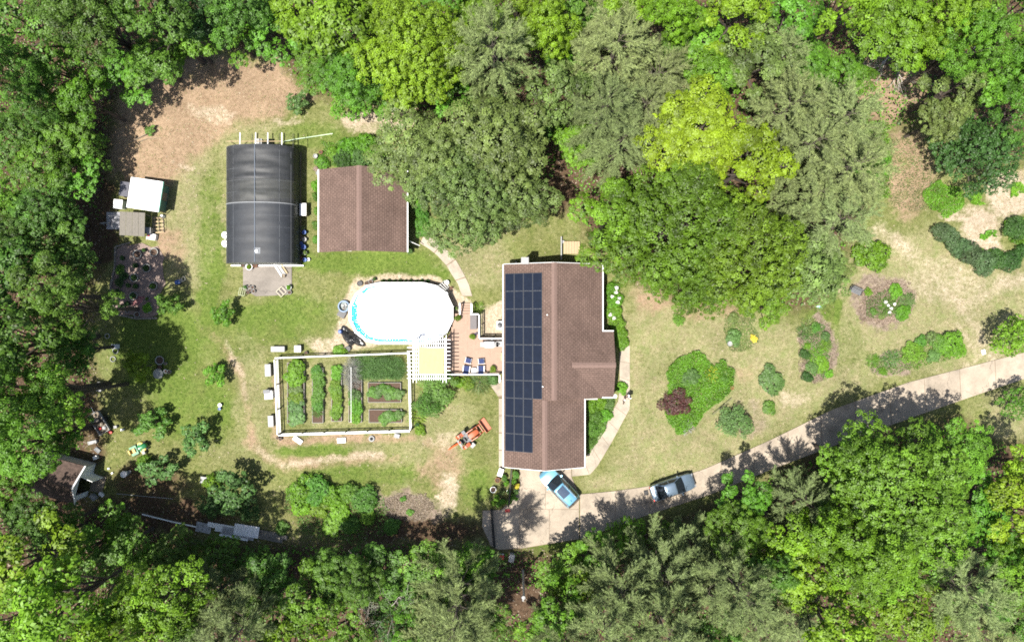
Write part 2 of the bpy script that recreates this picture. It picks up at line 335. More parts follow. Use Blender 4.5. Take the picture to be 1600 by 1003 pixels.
def zones(u, v):
    """weights of the ground covers at photograph pixels u, v"""
    n1 = fbm(u, v, 1 / 60, 3); n2 = fbm(u, v, 1 / 16, 11); n3 = fbm(u, v, 1 / 6, 23, 3)
    nz = (n1 - .5) * 60 + (n2 - .5) * 30
    def ell(cx, cy, rx, ry, soft=0.35):
        d = np.hypot((u + nz * .6 + (n3 - .5) * 14 - cx) / rx, (v + nz * .6 - (n3 - .5) * 14 - cy) / ry); return np.clip((1 + soft - d) / (2 * soft), 0, 1)
    def line(pts, wd, soft=6): return np.clip((wd + soft - dseg(u + nz * .25, v + nz * .25, pts)) / (2 * soft), 0, 1)
    def pol(pts, soft=8):
        d = dseg(u + nz * .2, v + nz * .2, pts + [pts[0]]); i = inpoly(u + nz * .2, v + nz * .2, pts)
        return np.clip(np.where(i, d, -d) / soft * .5 + .5, 0, 1)
    Z = {}
    mx = lambda *a: np.maximum.reduce(a)
    Z['litter'] = 1 - pol(CLEARING, 26)
    Z['litter'] = mx(Z['litter'], ell(690, 190, 40, 22) * .8, ell(880, 270, 35, 70) * .9, ell(230, 750, 60, 35) * .7, ell(250, 800, 120, 30) * .8, ell(640, 830, 140, 26) * .8, ell(150, 330, 28, 110) * .8, ell(130, 700, 35, 50) * .7,
                     ell(520, 800, 80, 40) * .55, ell(1420, 240, 40, 50) * .3)
    Z['dirt'] = mx(pol([(185, 150), (300, 90), (440, 95), (480, 150), (440, 180), (370, 190), (300, 250), (260, 300), (190, 280), (165, 250)], 20), ell(228, 250, 60, 60) * .8, ell(268, 385, 28, 30) * .7,
                   line([(330, 520), (372, 575), (395, 690), (430, 722), (620, 715)], 9) * .52, line([(385, 690), (440, 730), (560, 722)], 10) * .5, ell(690, 730, 34, 50) * .55, ell(1420, 275, 45, 70) * .7, ell(1585, 300, 30, 40) * .6,
                   ell(1020, 465, 40, 25) * .6, ell(1115, 490, 50, 18) * .6, ell(455, 605, 200, 3) * 0, pol([(424, 575), (436, 575), (440, 690), (424, 690)], 8) * .6, pol([(436, 680), (650, 676), (655, 692), (430, 698)], 6) * .7, ell(1170, 590, 22, 14) * .5, ell(1390, 135, 60, 60))
    Z['sand'] = mx(line([(545, 188), (640, 182)], 11) * .9, ell(590, 200, 55, 9) * .6, ell(695, 765, 20, 32) * .8, ell(830, 0, 1, 1) * 0,
                   ell(1535, 362, 32, 34), ell(1490, 338, 16, 12), ell(1578, 308, 34, 36), ell(1556, 390, 16, 10) * .8,
                   line([(1570, 580), (1535, 535), (1505, 480), (1440, 410), (1370, 352)], 15, 16) * .55, line([(1640, 430), (1560, 445), (1500, 480)], 16, 16) * .55, line([(1500, 510), (1530, 560), (1470, 600)], 6) * .55, line([(400, 700), (440, 728), (520, 718), (600, 712)], 6) * .62, line([(350, 530), (375, 580), (380, 620)], 5) * .55, ell(330, 175, 40, 14) * .5, ell(290, 260, 14, 8) * .6, ell(450, 190, 26, 8) * .5, ell(700, 690, 26, 16) * .45, ell(1240, 620, 30, 16) * .5, ell(1480, 440, 90, 40) * .42,
                   pol([(552, 436), (600, 427), (680, 430), (708, 450), (735, 470), (735, 500), (700, 500), (560, 548), (520, 545), (535, 470)], 6) * .9, pol([(752, 478), (786, 470), (786, 527), (750, 527)], 5) * .9, ell(515, 545, 30, 14) * .7, ell(660, 545, 20, 8) * .7)
    Z['dry'] = mx(ell(300, 330, 70, 150) * .8, ell(390, 620, 40, 110) * .6, ell(640, 700, 110, 40) * .6, ell(330, 220, 150, 50) * .7, pol([(960, 470), (1060, 480), (1290, 500), (1340, 340), (1700, 420), (1700, 600), (1420, 590), (1100, 740), (900, 780), (960, 700)], 30) * .80,
                  ell(1440, 470, 160, 110) * 1.0, ell(1010, 500, 60, 60) * .8, ell(740, 400, 60, 50) * .8, ell(480, 700, 260, 40) * .45, ell(680, 660, 80, 60) * .65, ell(540, 615, 130, 70) * .6, ell(500, 400, 120, 60) * .35, ell(960, 755, 60, 20) * .9, ell(1080, 690, 100, 60) * .75, ell(1580, 650, 50, 40) * .9, np.full(u.shape, .33))
    Z['lush'] = mx(ell(330, 400, 26, 170) * .8, ell(250, 540, 80, 90) * .85, ell(360, 540, 50, 40) * .5, ell(440, 500, 90, 40) * .75, ell(560, 405, 130, 22) * .9, ell(490, 706, 70, 10) * .9, ell(300, 640, 70, 70) * .7, ell(650, 425, 60, 18) * .8,
                   ell(1285, 482, 40, 22) * 1.0, ell(1320, 530, 40, 60) * .6, ell(560, 745, 120, 20) * .7, ell(745, 760, 30, 40) * .7, ell(480, 215, 80, 25) * .6, ell(1370, 350, 40, 20) * .5, ell(1120, 640, 60, 60) * .3, ell(770, 395, 70, 30) * .4, ell(720, 700, 50, 30) * .4, ell(880, 855, 60, 20) * .9, ell(1020, 560, 40, 30) * .5)
    Z['mulch'] = mx(ell(640, 796, 52, 26) * .95, pol([(180, 388), (205, 380), (252, 388), (256, 440), (244, 498), (180, 490), (172, 440)], 5) * .0, ell(1275, 545, 28, 52, .15), ell(1382, 472, 50, 40, .15), ell(1385, 562, 30, 24, .2), ell(1170, 655, 36, 30) * .5)
    Z['litter'] = Z['litter'] * (1 - ell(1390, 135, 60, 60)); Z['dry'] = Z['dry'] * (1 - .8 * np.clip(Z['lush'] * 1.6 - .6, 0, 1))
    nm = (n2 - .5) * .9 + (n3 - .5) * .5
    for k in ('dirt', 'sand', 'dry', 'lush', 'mulch'): Z[k] = np.clip(Z[k] + nm * Z[k] * (1.15 - Z[k] * .5) * 1.2, 0, 1)
    return Z
def make_ground():
    st = 0.25
    xs = np.arange(-66, 66.01, st); ys = np.arange(-45, 45.01, st)
    ext = np.array([80, 110, 170, 300, 600, 1200, 2400.])
    xs = np.concatenate([-ext[::-1], xs, ext]); ys = np.concatenate([-ext[::-1], ys, ext])
    X, Y = np.meshgrid(xs, ys, indexing='xy'); nx, ny = len(xs), len(ys)
    u = 800 + X * 15; v = 501.5 - Y * 15
    inside = (np.abs(X) < 66.2) & (np.abs(Y) < 45.2)
    Z = zones(np.clip(u, -190, 1790), np.clip(v, -175, 1176)); Z['litter'] = np.where(inside, Z['litter'], 1)
    zz = (fbm(X, Y, .6, 77) - .5) * .05 - .03
    zz = np.where(inside, zz, -0.03)
    co = np.stack([X, Y, zz], -1).reshape(-1, 3).astype(np.float32)
    i = np.arange((ny - 1) * nx).reshape(ny - 1, nx)[:, :-1].ravel()
    q = np.stack([i, i + 1, i + 1 + nx, i + nx], -1).astype(np.int32)
    me = bpy.data.meshes.new('ground'); me.vertices.add(len(co)); me.vertices.foreach_set('co', co.ravel())
    me.loops.add(q.size); me.loops.foreach_set('vertex_index', q.ravel()); me.polygons.add(len(q))
    me.polygons.foreach_set('loop_start', np.arange(0, q.size, 4, dtype=np.int32)); me.update(); me.validate()
    for nm, ks in (('za', ('dirt', 'dry', 'lush')), ('zb', ('sand', 'litter', 'mulch'))):
        a = me.attributes.new(nm, 'FLOAT_COLOR', 'POINT')
        c = np.stack([Z[k].ravel() for k in ks] + [np.ones(X.size)], -1).astype(np.float32); a.data.foreach_set('color', c.ravel())
    me.polygons.foreach_set('use_smooth', np.ones(len(q), bool))
    m, nt, b = base_mat('yard_ground'); L = nt.links
    geo = _n(nt, 'ShaderNodeNewGeometry')
    def noise(s, d=6, r=.65):
        n = _n(nt, 'ShaderNodeTexNoise'); n.inputs['Scale'].default_value = s; n.inputs['Detail'].default_value = d; n.inputs['Roughness'].default_value = r
        L.new(geo.outputs['Position'], n.inputs['Vector']); return n.outputs['Fac']
    fine = noise(2.6, 8, .85); mid = noise(0.8, 7, .75); gr = noise(5.5, 5, .85); blot = noise(0.22, 5, .6)
    def rng(x, a, b_, c, d):
        r = _n(nt, 'ShaderNodeMapRange'); r.inputs[1].default_value = a; r.inputs[2].default_value = b_; r.inputs[3].default_value = c; r.inputs[4].default_value = d; L.new(x, r.inputs[0]); return r.outputs[0]
    def mix(f, a, c):
        x = _n(nt, 'ShaderNodeMix', data_type='RGBA'); L.new(f, x.inputs[0])
        for s_, k in ((a, 6), (c, 7)):
            if isinstance(s_, tuple): x.inputs[k].default_value = (*s_, 1)
            else: L.new(s_, x.inputs[k])
        return x.outputs[2]
    def addm(a, bb, op='ADD'):
        x = _n(nt, 'ShaderNodeMath', operation=op); L.new(a, x.inputs[0])
        if isinstance(bb, (int, float)): x.inputs[1].default_value = bb
        else: L.new(bb, x.inputs[1])
        return x.outputs[0]
    def sep(nm):
        a = _n(nt, 'ShaderNodeAttribute', attribute_name=nm); s_ = _n(nt, 'ShaderNodeSeparateColor'); L.new(a.outputs['Color'], s_.inputs[0]); return s_.outputs
    za, zb = sep('za'), sep('zb')
    def mask(wt, n, k=.9):
        t = addm(wt, addm(addm(n, .5, 'SUBTRACT'), k, 'MULTIPLY')); return rng(t, .25, .75, 0, 1)
    f = rng(fine, .38, .62, 0, 1); g2 = rng(gr, .40, .66, 0, 1); m_ = rng(mid, .35, .65, 0, 1)
    grass = mix(f, (.064, .088, .020), (.178, .192, .064)); grass = mix(addm(m_, .35, 'MULTIPLY'), grass, (.175, .150, .066))
    lush = mix(f, (.054, .092, .014), (.138, .185, .040))
    dry = mix(f, (.130, .108, .052), (.300, .260, .150)); dry = mix(addm(g2, .35, 'MULTIPLY'), dry, (.46, .40, .27)); dry = mix(addm(m_, .75, 'MULTIPLY'), dry, (.128, .165, .048))
    dirt = mix(f, (.150, .100, .060), (.310, .222, .145)); dirt = mix(addm(m_, .4, 'MULTIPLY'), dirt, (.36, .265, .18))
    sand = mix(f, (.27, .21, .14), (.50, .43, .33)); sand = mix(addm(m_, .3, 'MULTIPLY'), sand, (.22, .17, .095))
    lit = mix(f, (.030, .019, .012), (.105, .068, .043)); lit = mix(addm(m_, .35, 'MULTIPLY'), lit, (.13, .085, .052))
    mul = mix(f, (.105, .080, .058), (.27, .215, .165))
    mf = addm(addm(mid, fine), .5, 'MULTIPLY'); cmf = addm(addm(mf, noise(.32, 5, .7)), .5, 'MULTIPLY'); c = mix(mask(za[2], cmf, 2.2), grass, lush); c = mix(mask(za[1], mf, 2.0), c, dry); c = mix(mask(za[0], cmf, 2.2), c, dirt)
    c = mix(mask(zb[2], fine, .6), c, mul); c = mix(mask(zb[1], mid), c, lit); c = mix(mask(zb[0], fine, 1.0), c, sand)
    vm = _n(nt, 'ShaderNodeVectorMath', operation='SCALE'); L.new(c, vm.inputs[0]); L.new(rng(blot, .3, .7, .84, 1.14), vm.inputs['Scale'])
    L.new(vm.outputs[0], b.inputs['Base Color']); b.inputs['Roughness'].default_value = .95; b.inputs['Specular IOR Level'].default_value = .1
    bp = _n(nt, 'ShaderNodeBump'); bp.inputs['Distance'].default_value = .09; bp.inputs['Strength'].default_value = 1; L.new(gr, bp.inputs['Height'])
    b2 = _n(nt, 'ShaderNodeBump'); b2.inputs['Distance'].default_value = .10; L.new(fine, b2.inputs['Height']); L.new(bp.outputs[0], b2.inputs['Normal']); L.new(b2.outputs[0], b.inputs['Normal'])
    o = link('ground', me, m); o['kind'] = 'structure'; return o
make_ground()

# ---------------------------------------------------------------- paving
def slabs(name, left, right, n, m, z=0.05):
    """a paved strip between two pixel polylines, cut into n slabs, each a child"""
    def at(pl, t):
        d = [0]
        for a, b in zip(pl[:-1], pl[1:]): d.append(d[-1] + math.hypot(b[0] - a[0], b[1] - a[1]))
        s = t * d[-1]
        for i in range(len(pl) - 1):
            if s <= d[i + 1] + 1e-9:
                k = (s - d[i]) / (d[i + 1] - d[i] + 1e-9); return (pl[i][0] + (pl[i + 1][0] - pl[i][0]) * k, pl[i][1] + (pl[i + 1][1] - pl[i][1]) * k)
        return pl[-1]
    base = MB(); k = 40
    ring = [P(*at(left, i / k)) for i in range(k + 1)] + [P(*at(right, 1 - i / k)) for i in range(k + 1)]
    for i in range(k): base.prism([P(*at(left, i / k)), P(*at(left, (i + 1) / k)), P(*at(right, (i + 1) / k)), P(*at(right, i / k))], -0.05, z - 0.02)
    root = struct(name, base, M['joint'])
    for j in range(n):
        g = 0.0025 * 20 / n * 2; q = MB(); sub = 5
        L_ = [P(*at(left, (j + g + (1 - 2 * g) * i / sub) / n)) for i in range(sub + 1)]; R_ = [P(*at(right, (j + g + (1 - 2 * g) * i / sub) / n)) for i in range(sub + 1)]
        q.prism(L_ + R_[::-1], z - 0.03, z)
        part('slab', q, m, root)
    return root
slabs('driveway', [(906, 772), (960, 767), (1010, 760), (1100, 733), (1200, 689), (1300, 640), (1420, 597), (1560, 561), (1720, 520)],
      [(906, 842), (1000, 808), (1110, 772), (1200, 735), (1300, 697), (1450, 643), (1540, 612), (1620, 585), (1720, 552)], 15, M['concrete'])
ap = MB(); ap.prism([P(*q) for q in [(812, 730), (893, 730), (893, 745), (905, 772), (905, 842), (812, 857), (780, 859), (766, 852), (753, 822), (754, 797), (783, 796), (805, 775), (812, 760)]], -0.05, 0.03)
apron = struct('parking_apron', ap, M['joint'])
for poly in ([(812, 730), (852, 730), (852, 795), (812, 795)], [(852.6, 730), (892.5, 730), (893, 745), (904.5, 772), (904.5, 795), (852.6, 795)],
             [(812, 760), (811.5, 855), (780, 858.5), (767, 852), (753.5, 822), (754.5, 797.5), (783, 796.5), (805, 775)], [(812.3, 795.6), (858, 795.6), (858, 848.5), (812.3, 856.5)], [(858.6, 795.6), (904.5, 795.6), (904.5, 841.5), (858.6, 848.4)]):
    q = MB(); q.prism([P(*a) for a in poly], 0.02, 0.05); part('slab', q, M['concrete'], apron)
slabs('east_walk', [(968, 540), (968, 605), (966, 626), (940, 672), (915, 715), (908, 727), (893.5, 731)], [(984, 540), (984, 600), (984, 638), (955, 692), (934, 727), (922, 741), (893.5, 744)], 9, M['walk'], 0.06)
slabs('west_walk', [(779.5, 622), (779.5, 730)], [(790, 622), (790, 730)], 4, M['walk'], 0.06)
slabs('side_landing', [(763, 597), (779.5, 621)], [(790, 586), (790, 621)], 1, M['walk'], 0.06)
slabs('garden_walk', [(662, 367), (671, 370), (690.6, 384.5), (703.8, 396), (713.3, 408), (724, 427), (732.5, 444), (738, 463)], [(656, 380), (670, 388.7), (682, 398), (697.8, 415), (706, 429.4), (715.7, 443.8), (719, 455), (723, 463)], 4, M['walk'], 0.05)
q = MB(); q.prism([P(*a) for a in [(380, 410), (456, 410), (456, 452), (448, 461), (400, 463), (380, 452)]], -0.05, 0.05); struct('greenhouse_pad', q, concrete_mat('pad_concrete', (.20, .178, .155)))
q = MB(); q.prism([P(*a) for a in [(x_ + 3 * math.sin(i_ * 2.3), y_ + 2.5 * math.cos(i_ * 3.1)) for i_, (x_, y_) in enumerate([(181, 388), (192, 385), (205, 381), (220, 382), (236, 384), (249, 387), (254, 400), (255, 415), (257, 430), (256, 445), (251, 460), (250, 475), (247, 488), (244, 496), (225, 496), (205, 494), (192, 492), (181, 489), (177, 475), (173, 460), (173, 445), (177, 430), (179, 415), (180, 400)])]], -0.05, 0.03); struct('planter_bed', q, mat('bed_gravel', (.19, .142, .12), .95, var=.35, scale=10, bump=.03))
# ---------------------------------------------------------------- foliage
def nrm(a): return a / (np.linalg.norm(a, axis=-1, keepdims=True) + 1e-9)
def leaf_mesh(name, C, N, U, L, W, v, fold=0.12):
    n = len(C); U = nrm(U - N * (U * N).sum(-1, keepdims=True)); S = np.cross(N, U)
    L = np.asarray(L)[:, None]; W = np.asarray(W)[:, None]
    co = np.empty((n, 4, 3), np.float32)
    co[:, 0] = C - U * L * .5; co[:, 2] = C + U * L * .5 - N * L * fold
    co[:, 1] = C + S * W * .5 - N * W * fold; co[:, 3] = C - S * W * .5 - N * W * fold
    me = bpy.data.meshes.new(name); me.vertices.add(n * 4); me.vertices.foreach_set('co', co.ravel())
    me.loops.add(n * 4); me.loops.foreach_set('vertex_index', np.arange(n * 4, dtype=np.int32)); me.polygons.add(n)
    me.polygons.foreach_set('loop_start', np.arange(0, n * 4, 4, dtype=np.int32))
    a = me.attributes.new('v', 'FLOAT', 'FACE'); a.data.foreach_set('value', np.clip(v, 0, 1).astype(np.float32)); me.update(); return me
def tufts_to_leaves(rs, T, D, tr, per, lsize, up=.75, flat=.7, clumpvar=.16, ratio=.6):
    """T tuft centres, D outward directions; leaves fill the upper outer shell of each tuft"""
    n = len(T); Tn = np.repeat(T, per, 0); Dn = np.repeat(D, per, 0); trn = np.repeat(tr, per)[:, None]
    d = nrm(rs.normal(size=(n * per, 3))); side = (d * nrm(Dn + [0, 0, .6])).sum(-1, keepdims=True)
    d = np.where(side < -.2, -d, d); r = rs.uniform(.45, 1.0, (n * per, 1))
    C = Tn + d * r * trn * [1, 1, flat]
    N = nrm(d * .6 + Dn * .35 + np.array([0, 0, 1]) * up + rs.normal(size=d.shape) * .27)
    U = rs.normal(size=d.shape) + Dn * .5
    L = lsize * rs.uniform(.7, 1.3, n * per); v = np.repeat(rs.normal(.5, clumpvar, n), per) + rs.normal(0, .11, n * per)
    return C, N, U, L, L * ratio, v
def fib(n, rs):
    i = np.arange(n) + .5; z = 1 - 2 * i / n; a = i * 2.399963 + rs.rand() * 6.28; s = np.sqrt(1 - z * z)
    return np.stack([s * np.cos(a), s * np.sin(a), z], -1)
def broadleaf(seed, Rr, H, base, nl, tr, per, lsize, dens=1.0, branches=True):
    rs = np.random.RandomState(seed); rnd = random.Random(seed); lobes = []
    lobes.append((0, 0, H - Rr * .36, Rr * .30))
    for k in range(nl):
        a = k * 2.399963 + rs.uniform(-.3, .3); rr = Rr * (.42 + .40 * rs.rand()) if k >= nl // 3 else Rr * .33 * (1 + .4 * rs.rand())
        lr = Rr * rs.uniform(.17, .33); zz = H - lr * .9 - (H - base) * (.05 + .62 * (rr / Rr) ** 1.6) * rs.uniform(.5, 1.5)
        lobes.append((rr * math.cos(a), rr * math.sin(a), max(zz, base + lr * .3), lr))
    lob = np.array(lobes); T = []; D = []; LV = []; core = []
    for (x, y, z, lr) in lobes:
        n = max(14, int(.72 * dens * 4 * math.pi * lr * lr * .62 / (tr * tr * 1.9)))
        d = fib(n, rs); d = d[(d[:, 2] > -.18)]; d = nrm(d + rs.normal(size=d.shape) * .13)
        p = np.array([x, y, z]) + d * lr * rs.uniform(.8, 1.12, (len(d), 1)) * [1, 1, .85]
        dist = np.linalg.norm((p[:, None] - lob[None, :, :3]) / [1, 1, .85], axis=-1) / lob[None, :, 3]
        ok = (dist < .74).sum(1) == 0; ok &= rs.rand(len(d)) < .95
        T.append(p[ok]); D.append(d[ok]); LV.append(np.full(ok.sum(), rs.normal(0, .13)))
        m_ = max(6, n // 3); dc = fib(m_, rs); core.append(np.concatenate([np.array([x, y, z]) + dc * lr * .52, dc], 1))
    T = np.concatenate(T); D = np.concatenate(D); LV = np.concatenate(LV); K = np.concatenate(core)
    A_ = tufts_to_leaves(rs, T, D, rs.uniform(.55, 1.35, len(T)) * tr, per, lsize)
    B_ = tufts_to_leaves(rs, K[:, :3], K[:, 3:], np.full(len(K), tr * 1.3), max(10, per // 3), lsize * 1.35)
    A_ = A_[:5] + (A_[5] + np.repeat(LV, per),)
    crown = leaf_mesh('crown', *[np.concatenate([p_, q_]) for p_, q_ in zip(A_, B_)])
    mb = MB(); zt = base + (H - base) * .25; w0 = .035 * H * .6
    bend = [rs.uniform(-.2, .2), rs.uniform(-.2, .2)]
    mb.tube([(0, 0, -.1), (bend[0] * .5, bend[1] * .5, zt * .5), (bend[0], bend[1], zt), (0, 0, H * .8)], [w0 * 1.15, w0 * .85, w0 * .6, w0 * .15], 7)
    if branches:
        for (x, y, z, lr) in lobes[1:]:
            q = rs.uniform(.55, 1.0) * zt
            mid = (x * .5 + rs.uniform(-.2, .2), y * .5 + rs.uniform(-.2, .2), q + (z - q) * .62)
            mb.tube([(bend[0] * q / zt, bend[1] * q / zt, q), mid, (x, y, z), (x * 1.18, y * 1.18, z + lr * .75)], [w0 * .42, w0 * .3, w0 * .18, w0 * .05], 5)
    return crown, mb.mesh('trunk')
def pine(seed, Rr, H, base, per=6):
    rs = np.random.RandomState(seed); C = []; Dr = []; mb = MB(); w0 = .16
    lean = rs.uniform(-.25, .25, 2)
    mb.tube([(0, 0, -.1), (lean[0] * .5, lean[1] * .5, H * .5), (lean[0], lean[1], H * .97)], [w0, w0 * .7, w0 * .12], 7)
    nb = 34
    for k in range(nb):
        t = k / (nb - 1); z = base + (H - base) * t; a = k * 2.399963 + rs.uniform(-.3, .3)
        ln = Rr * (1 - t ** 1.7) ** .62 * rs.uniform(.7, 1.12) + .35
        rise = ln * (.10 + .45 * t) * rs.uniform(.5, 1.3)
        p0 = np.array([lean[0] * z / H, lean[1] * z / H, z]); dd = np.array([math.cos(a), math.sin(a), 0])
        p1 = p0 + dd * ln + [0, 0, rise]; pm = p0 + dd * ln * .5 + [0, 0, rise * .3]
        mb.tube([p0, pm, p1], [.05 * (1.2 - t), .03, .012], 4)
        ns = max(4, int(ln / .20))
        for j in range(ns):
            s = .30 + .70 * (j + rs.rand()) / ns
            q = p0 * (1 - s) ** 2 + 2 * pm * s * (1 - s) + p1 * s * s
            for _ in range(3):
                b = a + rs.uniform(-.95, .95); tl = rs.uniform(.25, .85) * (1.25 - .5 * s)
                e = np.array([math.cos(b), math.sin(b), rs.uniform(-.05, .6)])
                m_ = 5
                for i in range(m_): C.append(q + e * tl * (i + .6) / m_ * 1.4); Dr.append(e)
    C = np.array(C); Dr = nrm(np.array(Dr)); n = len(C)
    v0 = np.repeat(rs.normal(.5, .26, n), per)
    Cn = np.repeat(C, per, 0) + rs.normal(size=(n * per, 3)) * .032; Dn = np.repeat(Dr, per, 0)
    U = nrm(Dn + rs.normal(size=Dn.shape) * .42); N = nrm(rs.normal(size=Dn.shape) * .6 + [0, 0, .9])
    Cn = Cn + U * .09; L = rs.uniform(.18, .34, n * per)
    crown = leaf_mesh('crown', Cn, N, U, L, np.full(n * per, .032), v0 + rs.normal(0, .15, n * per), fold=0)
    return crown, mb.mesh('trunk')
def bush(seed, nl, tr, per, lsize, flat=.75, low=-.15, spiky=0.0):
    """unit dome: radius 1, height about 1.1"""
    rs = np.random.RandomState(seed); T = []; D = []; lobes = [(0, 0, .5, .42)]
    for k in range(nl):
        a = k * 2.399963; rr = rs.uniform(.35, .82); lr = rs.uniform(.18, .36); lobes.append((rr * math.cos(a), rr * math.sin(a), rs.uniform(.3, .72) * (1.1 - .5 * rr), lr))
    lob = np.array(lobes)
    for (x, y, z, lr) in lobes:
        n = max(10, int(4 * math.pi * lr * lr / (tr * tr * 1.6))); d = fib(n, rs); d = d[d[:, 2] > low]; d = nrm(d + rs.normal(size=d.shape) * .15)
        p = np.array([x, y, z]) + d * lr * rs.uniform(.78, 1.14, (len(d), 1)); p[:, 2] = np.maximum(p[:, 2], .04)
        dist = np.linalg.norm(p[:, None] - lob[None, :, :3], axis=-1) / lob[None, :, 3]; ok = (dist < .72).sum(1) == 0
        T.append(p[ok]); D.append(d[ok])
    T = np.concatenate(T); D = np.concatenate(D)
    a = tufts_to_leaves(rs, T, D, rs.uniform(.7, 1.3, len(T)) * tr, per, lsize, flat=flat)
    crown = leaf_mesh('foliage', *a); mb = MB()
    for (x, y, z, lr) in lobes: mb.tube([(x * .08, y * .08, -.03), (x * .45, y * .45, z * .5), (x, y, z)], [.035, .022, .008], 5)
    return crown, mb.mesh('stem')
def spray(seed, n, lsize, w, rise):
    """unit tuft of long upright blades"""
    rs = np.random.RandomState(seed); a = rs.rand(n) * 6.283; r = np.sqrt(rs.rand(n)); tilt = r * .95
    U = np.stack([np.cos(a) * np.sin(tilt), np.sin(a) * np.sin(tilt), np.cos(tilt) * rise], -1); U = nrm(U)
    L = lsize * rs.uniform(.6, 1.2, n); C = np.stack([np.cos(a) * r * .75, np.sin(a) * r * .75, np.full(n, .08)], -1) + U * L[:, None] * .5
    N = nrm(rs.normal(size=U.shape) * .6 + [0, 0, 1.1])
    me = leaf_mesh('foliage', C, N, U, L, np.full(n, w), rs.normal(.5, .25, n), 0)
    mb = MB(); mb.lathe((0, 0, 0), [(.16, -.02), (.14, .06), (.02, .1)], 7); return me, mb.mesh('stem')
def flat_leaves(rs, pts, z0, z1, lsize, dens_up=1.3, ratio=.7):
    n = len(pts); C = np.concatenate([pts, rs.uniform(z0, z1, (n, 1))], 1)
    N = nrm(rs.normal(size=(n, 3)) * .5 + [0, 0, dens_up]); U = rs.normal(size=(n, 3)); L = lsize * rs.uniform(.6, 1.3, n)
    return C, N, U, L, L * ratio, rs.normal(.5, .25, n)
PROTO = {
 'A1': broadleaf(1, 4, 12, 4.2, 12, .44, 56, .20, 1.15), 'A2': broadleaf(2, 4, 12, 3.6, 15, .44, 80, .16, 1.1), 'A3': broadleaf(3, 4, 12, 5.0, 10, .50, 64, .21, 1.15),
 'A4': broadleaf(4, 4, 12, 3.2, 18, .42, 100, .135, 1.1), 'A5': broadleaf(15, 4, 12, 4.4, 9, .56, 46, .27, 1.15),
 'L1': broadleaf(5, 7, 15, 4.5, 30, .46, 58, .19, .95), 'L2': broadleaf(6, 7, 15, 4.0, 30, .44, 52, .19, 1.1), 'L3': broadleaf(7, 7, 15, 5.0, 40, .40, 40, .18, 1.05),
 'P1': pine(11, 3.6, 13, 4.5), 'P2': pine(12, 3.9, 13, 5.5), 'P3': pine(13, 3.3, 13, 6.0),
 'H1': broadleaf(8, 4, 7, .9, 20, .30, 24, .17, 1.1), 'U1': broadleaf(9, 3, 5, 1.0, 14, .30, 24, .18, 1.05), 'U2': broadleaf(10, 3, 5, 1.2, 11, .34, 24, .19, .95),
 'F1': broadleaf(20, 2, 3.0, .7, 10, .24, 16, .21, .8), 'F2': broadleaf(21, 2, 3.0, .6, 8, .26, 15, .22, .75),
 'B1': bush(31, 11, .16, 26, .10), 'B2': bush(32, 15, .13, 22, .08), 'B3': bush(33, 9, .18, 22, .13), 'B4': bush(34, 12, .10, 16, .06),
 'S1': spray(41, 260, 1.0, .035, 1.0), 'S2': spray(42, 140, .95, .06, .8), 'S3': spray(43, 900, .8, .018, 1.2),
}
def plant(name, proto, x, y, s, sz, m, label, cat, group=None, rz=None, z=0.0, bark='bark', cname=None):
    cr, tr = PROTO[proto]; root = thing(name, label, cat, (x, y, z), random.random() * 6.28 if rz is None else rz, group)
    root.scale = (s * random.uniform(.84, 1.16), s * random.uniform(.84, 1.16), sz) if proto[0] in 'BUFH' else (s, s, sz)
    c = bpy.data.objects.new(cname or cr.name.split('.')[0], cr); t = bpy.data.objects.new(tr.name.split('.')[0], tr)
    for o, mm in ((c, m), (t, M[bark])):
        COL.objects.link(o); o.parent = root
        if not o.data.materials: o.data.materials.append(mm)
        o.material_slots[0].link = 'OBJECT'; o.material_slots[0].material = mm
    return root
random.seed(7)
RAD = {'A': 4, 'L': 7, 'P': 3.6, 'H': 4, 'U': 3, 'F': 2, 'B': 1, 'S': 1}; HT = {'A': 12, 'L': 15, 'P': 13, 'H': 7, 'U': 5, 'F': 3, 'B': 1.1, 'S': 1}
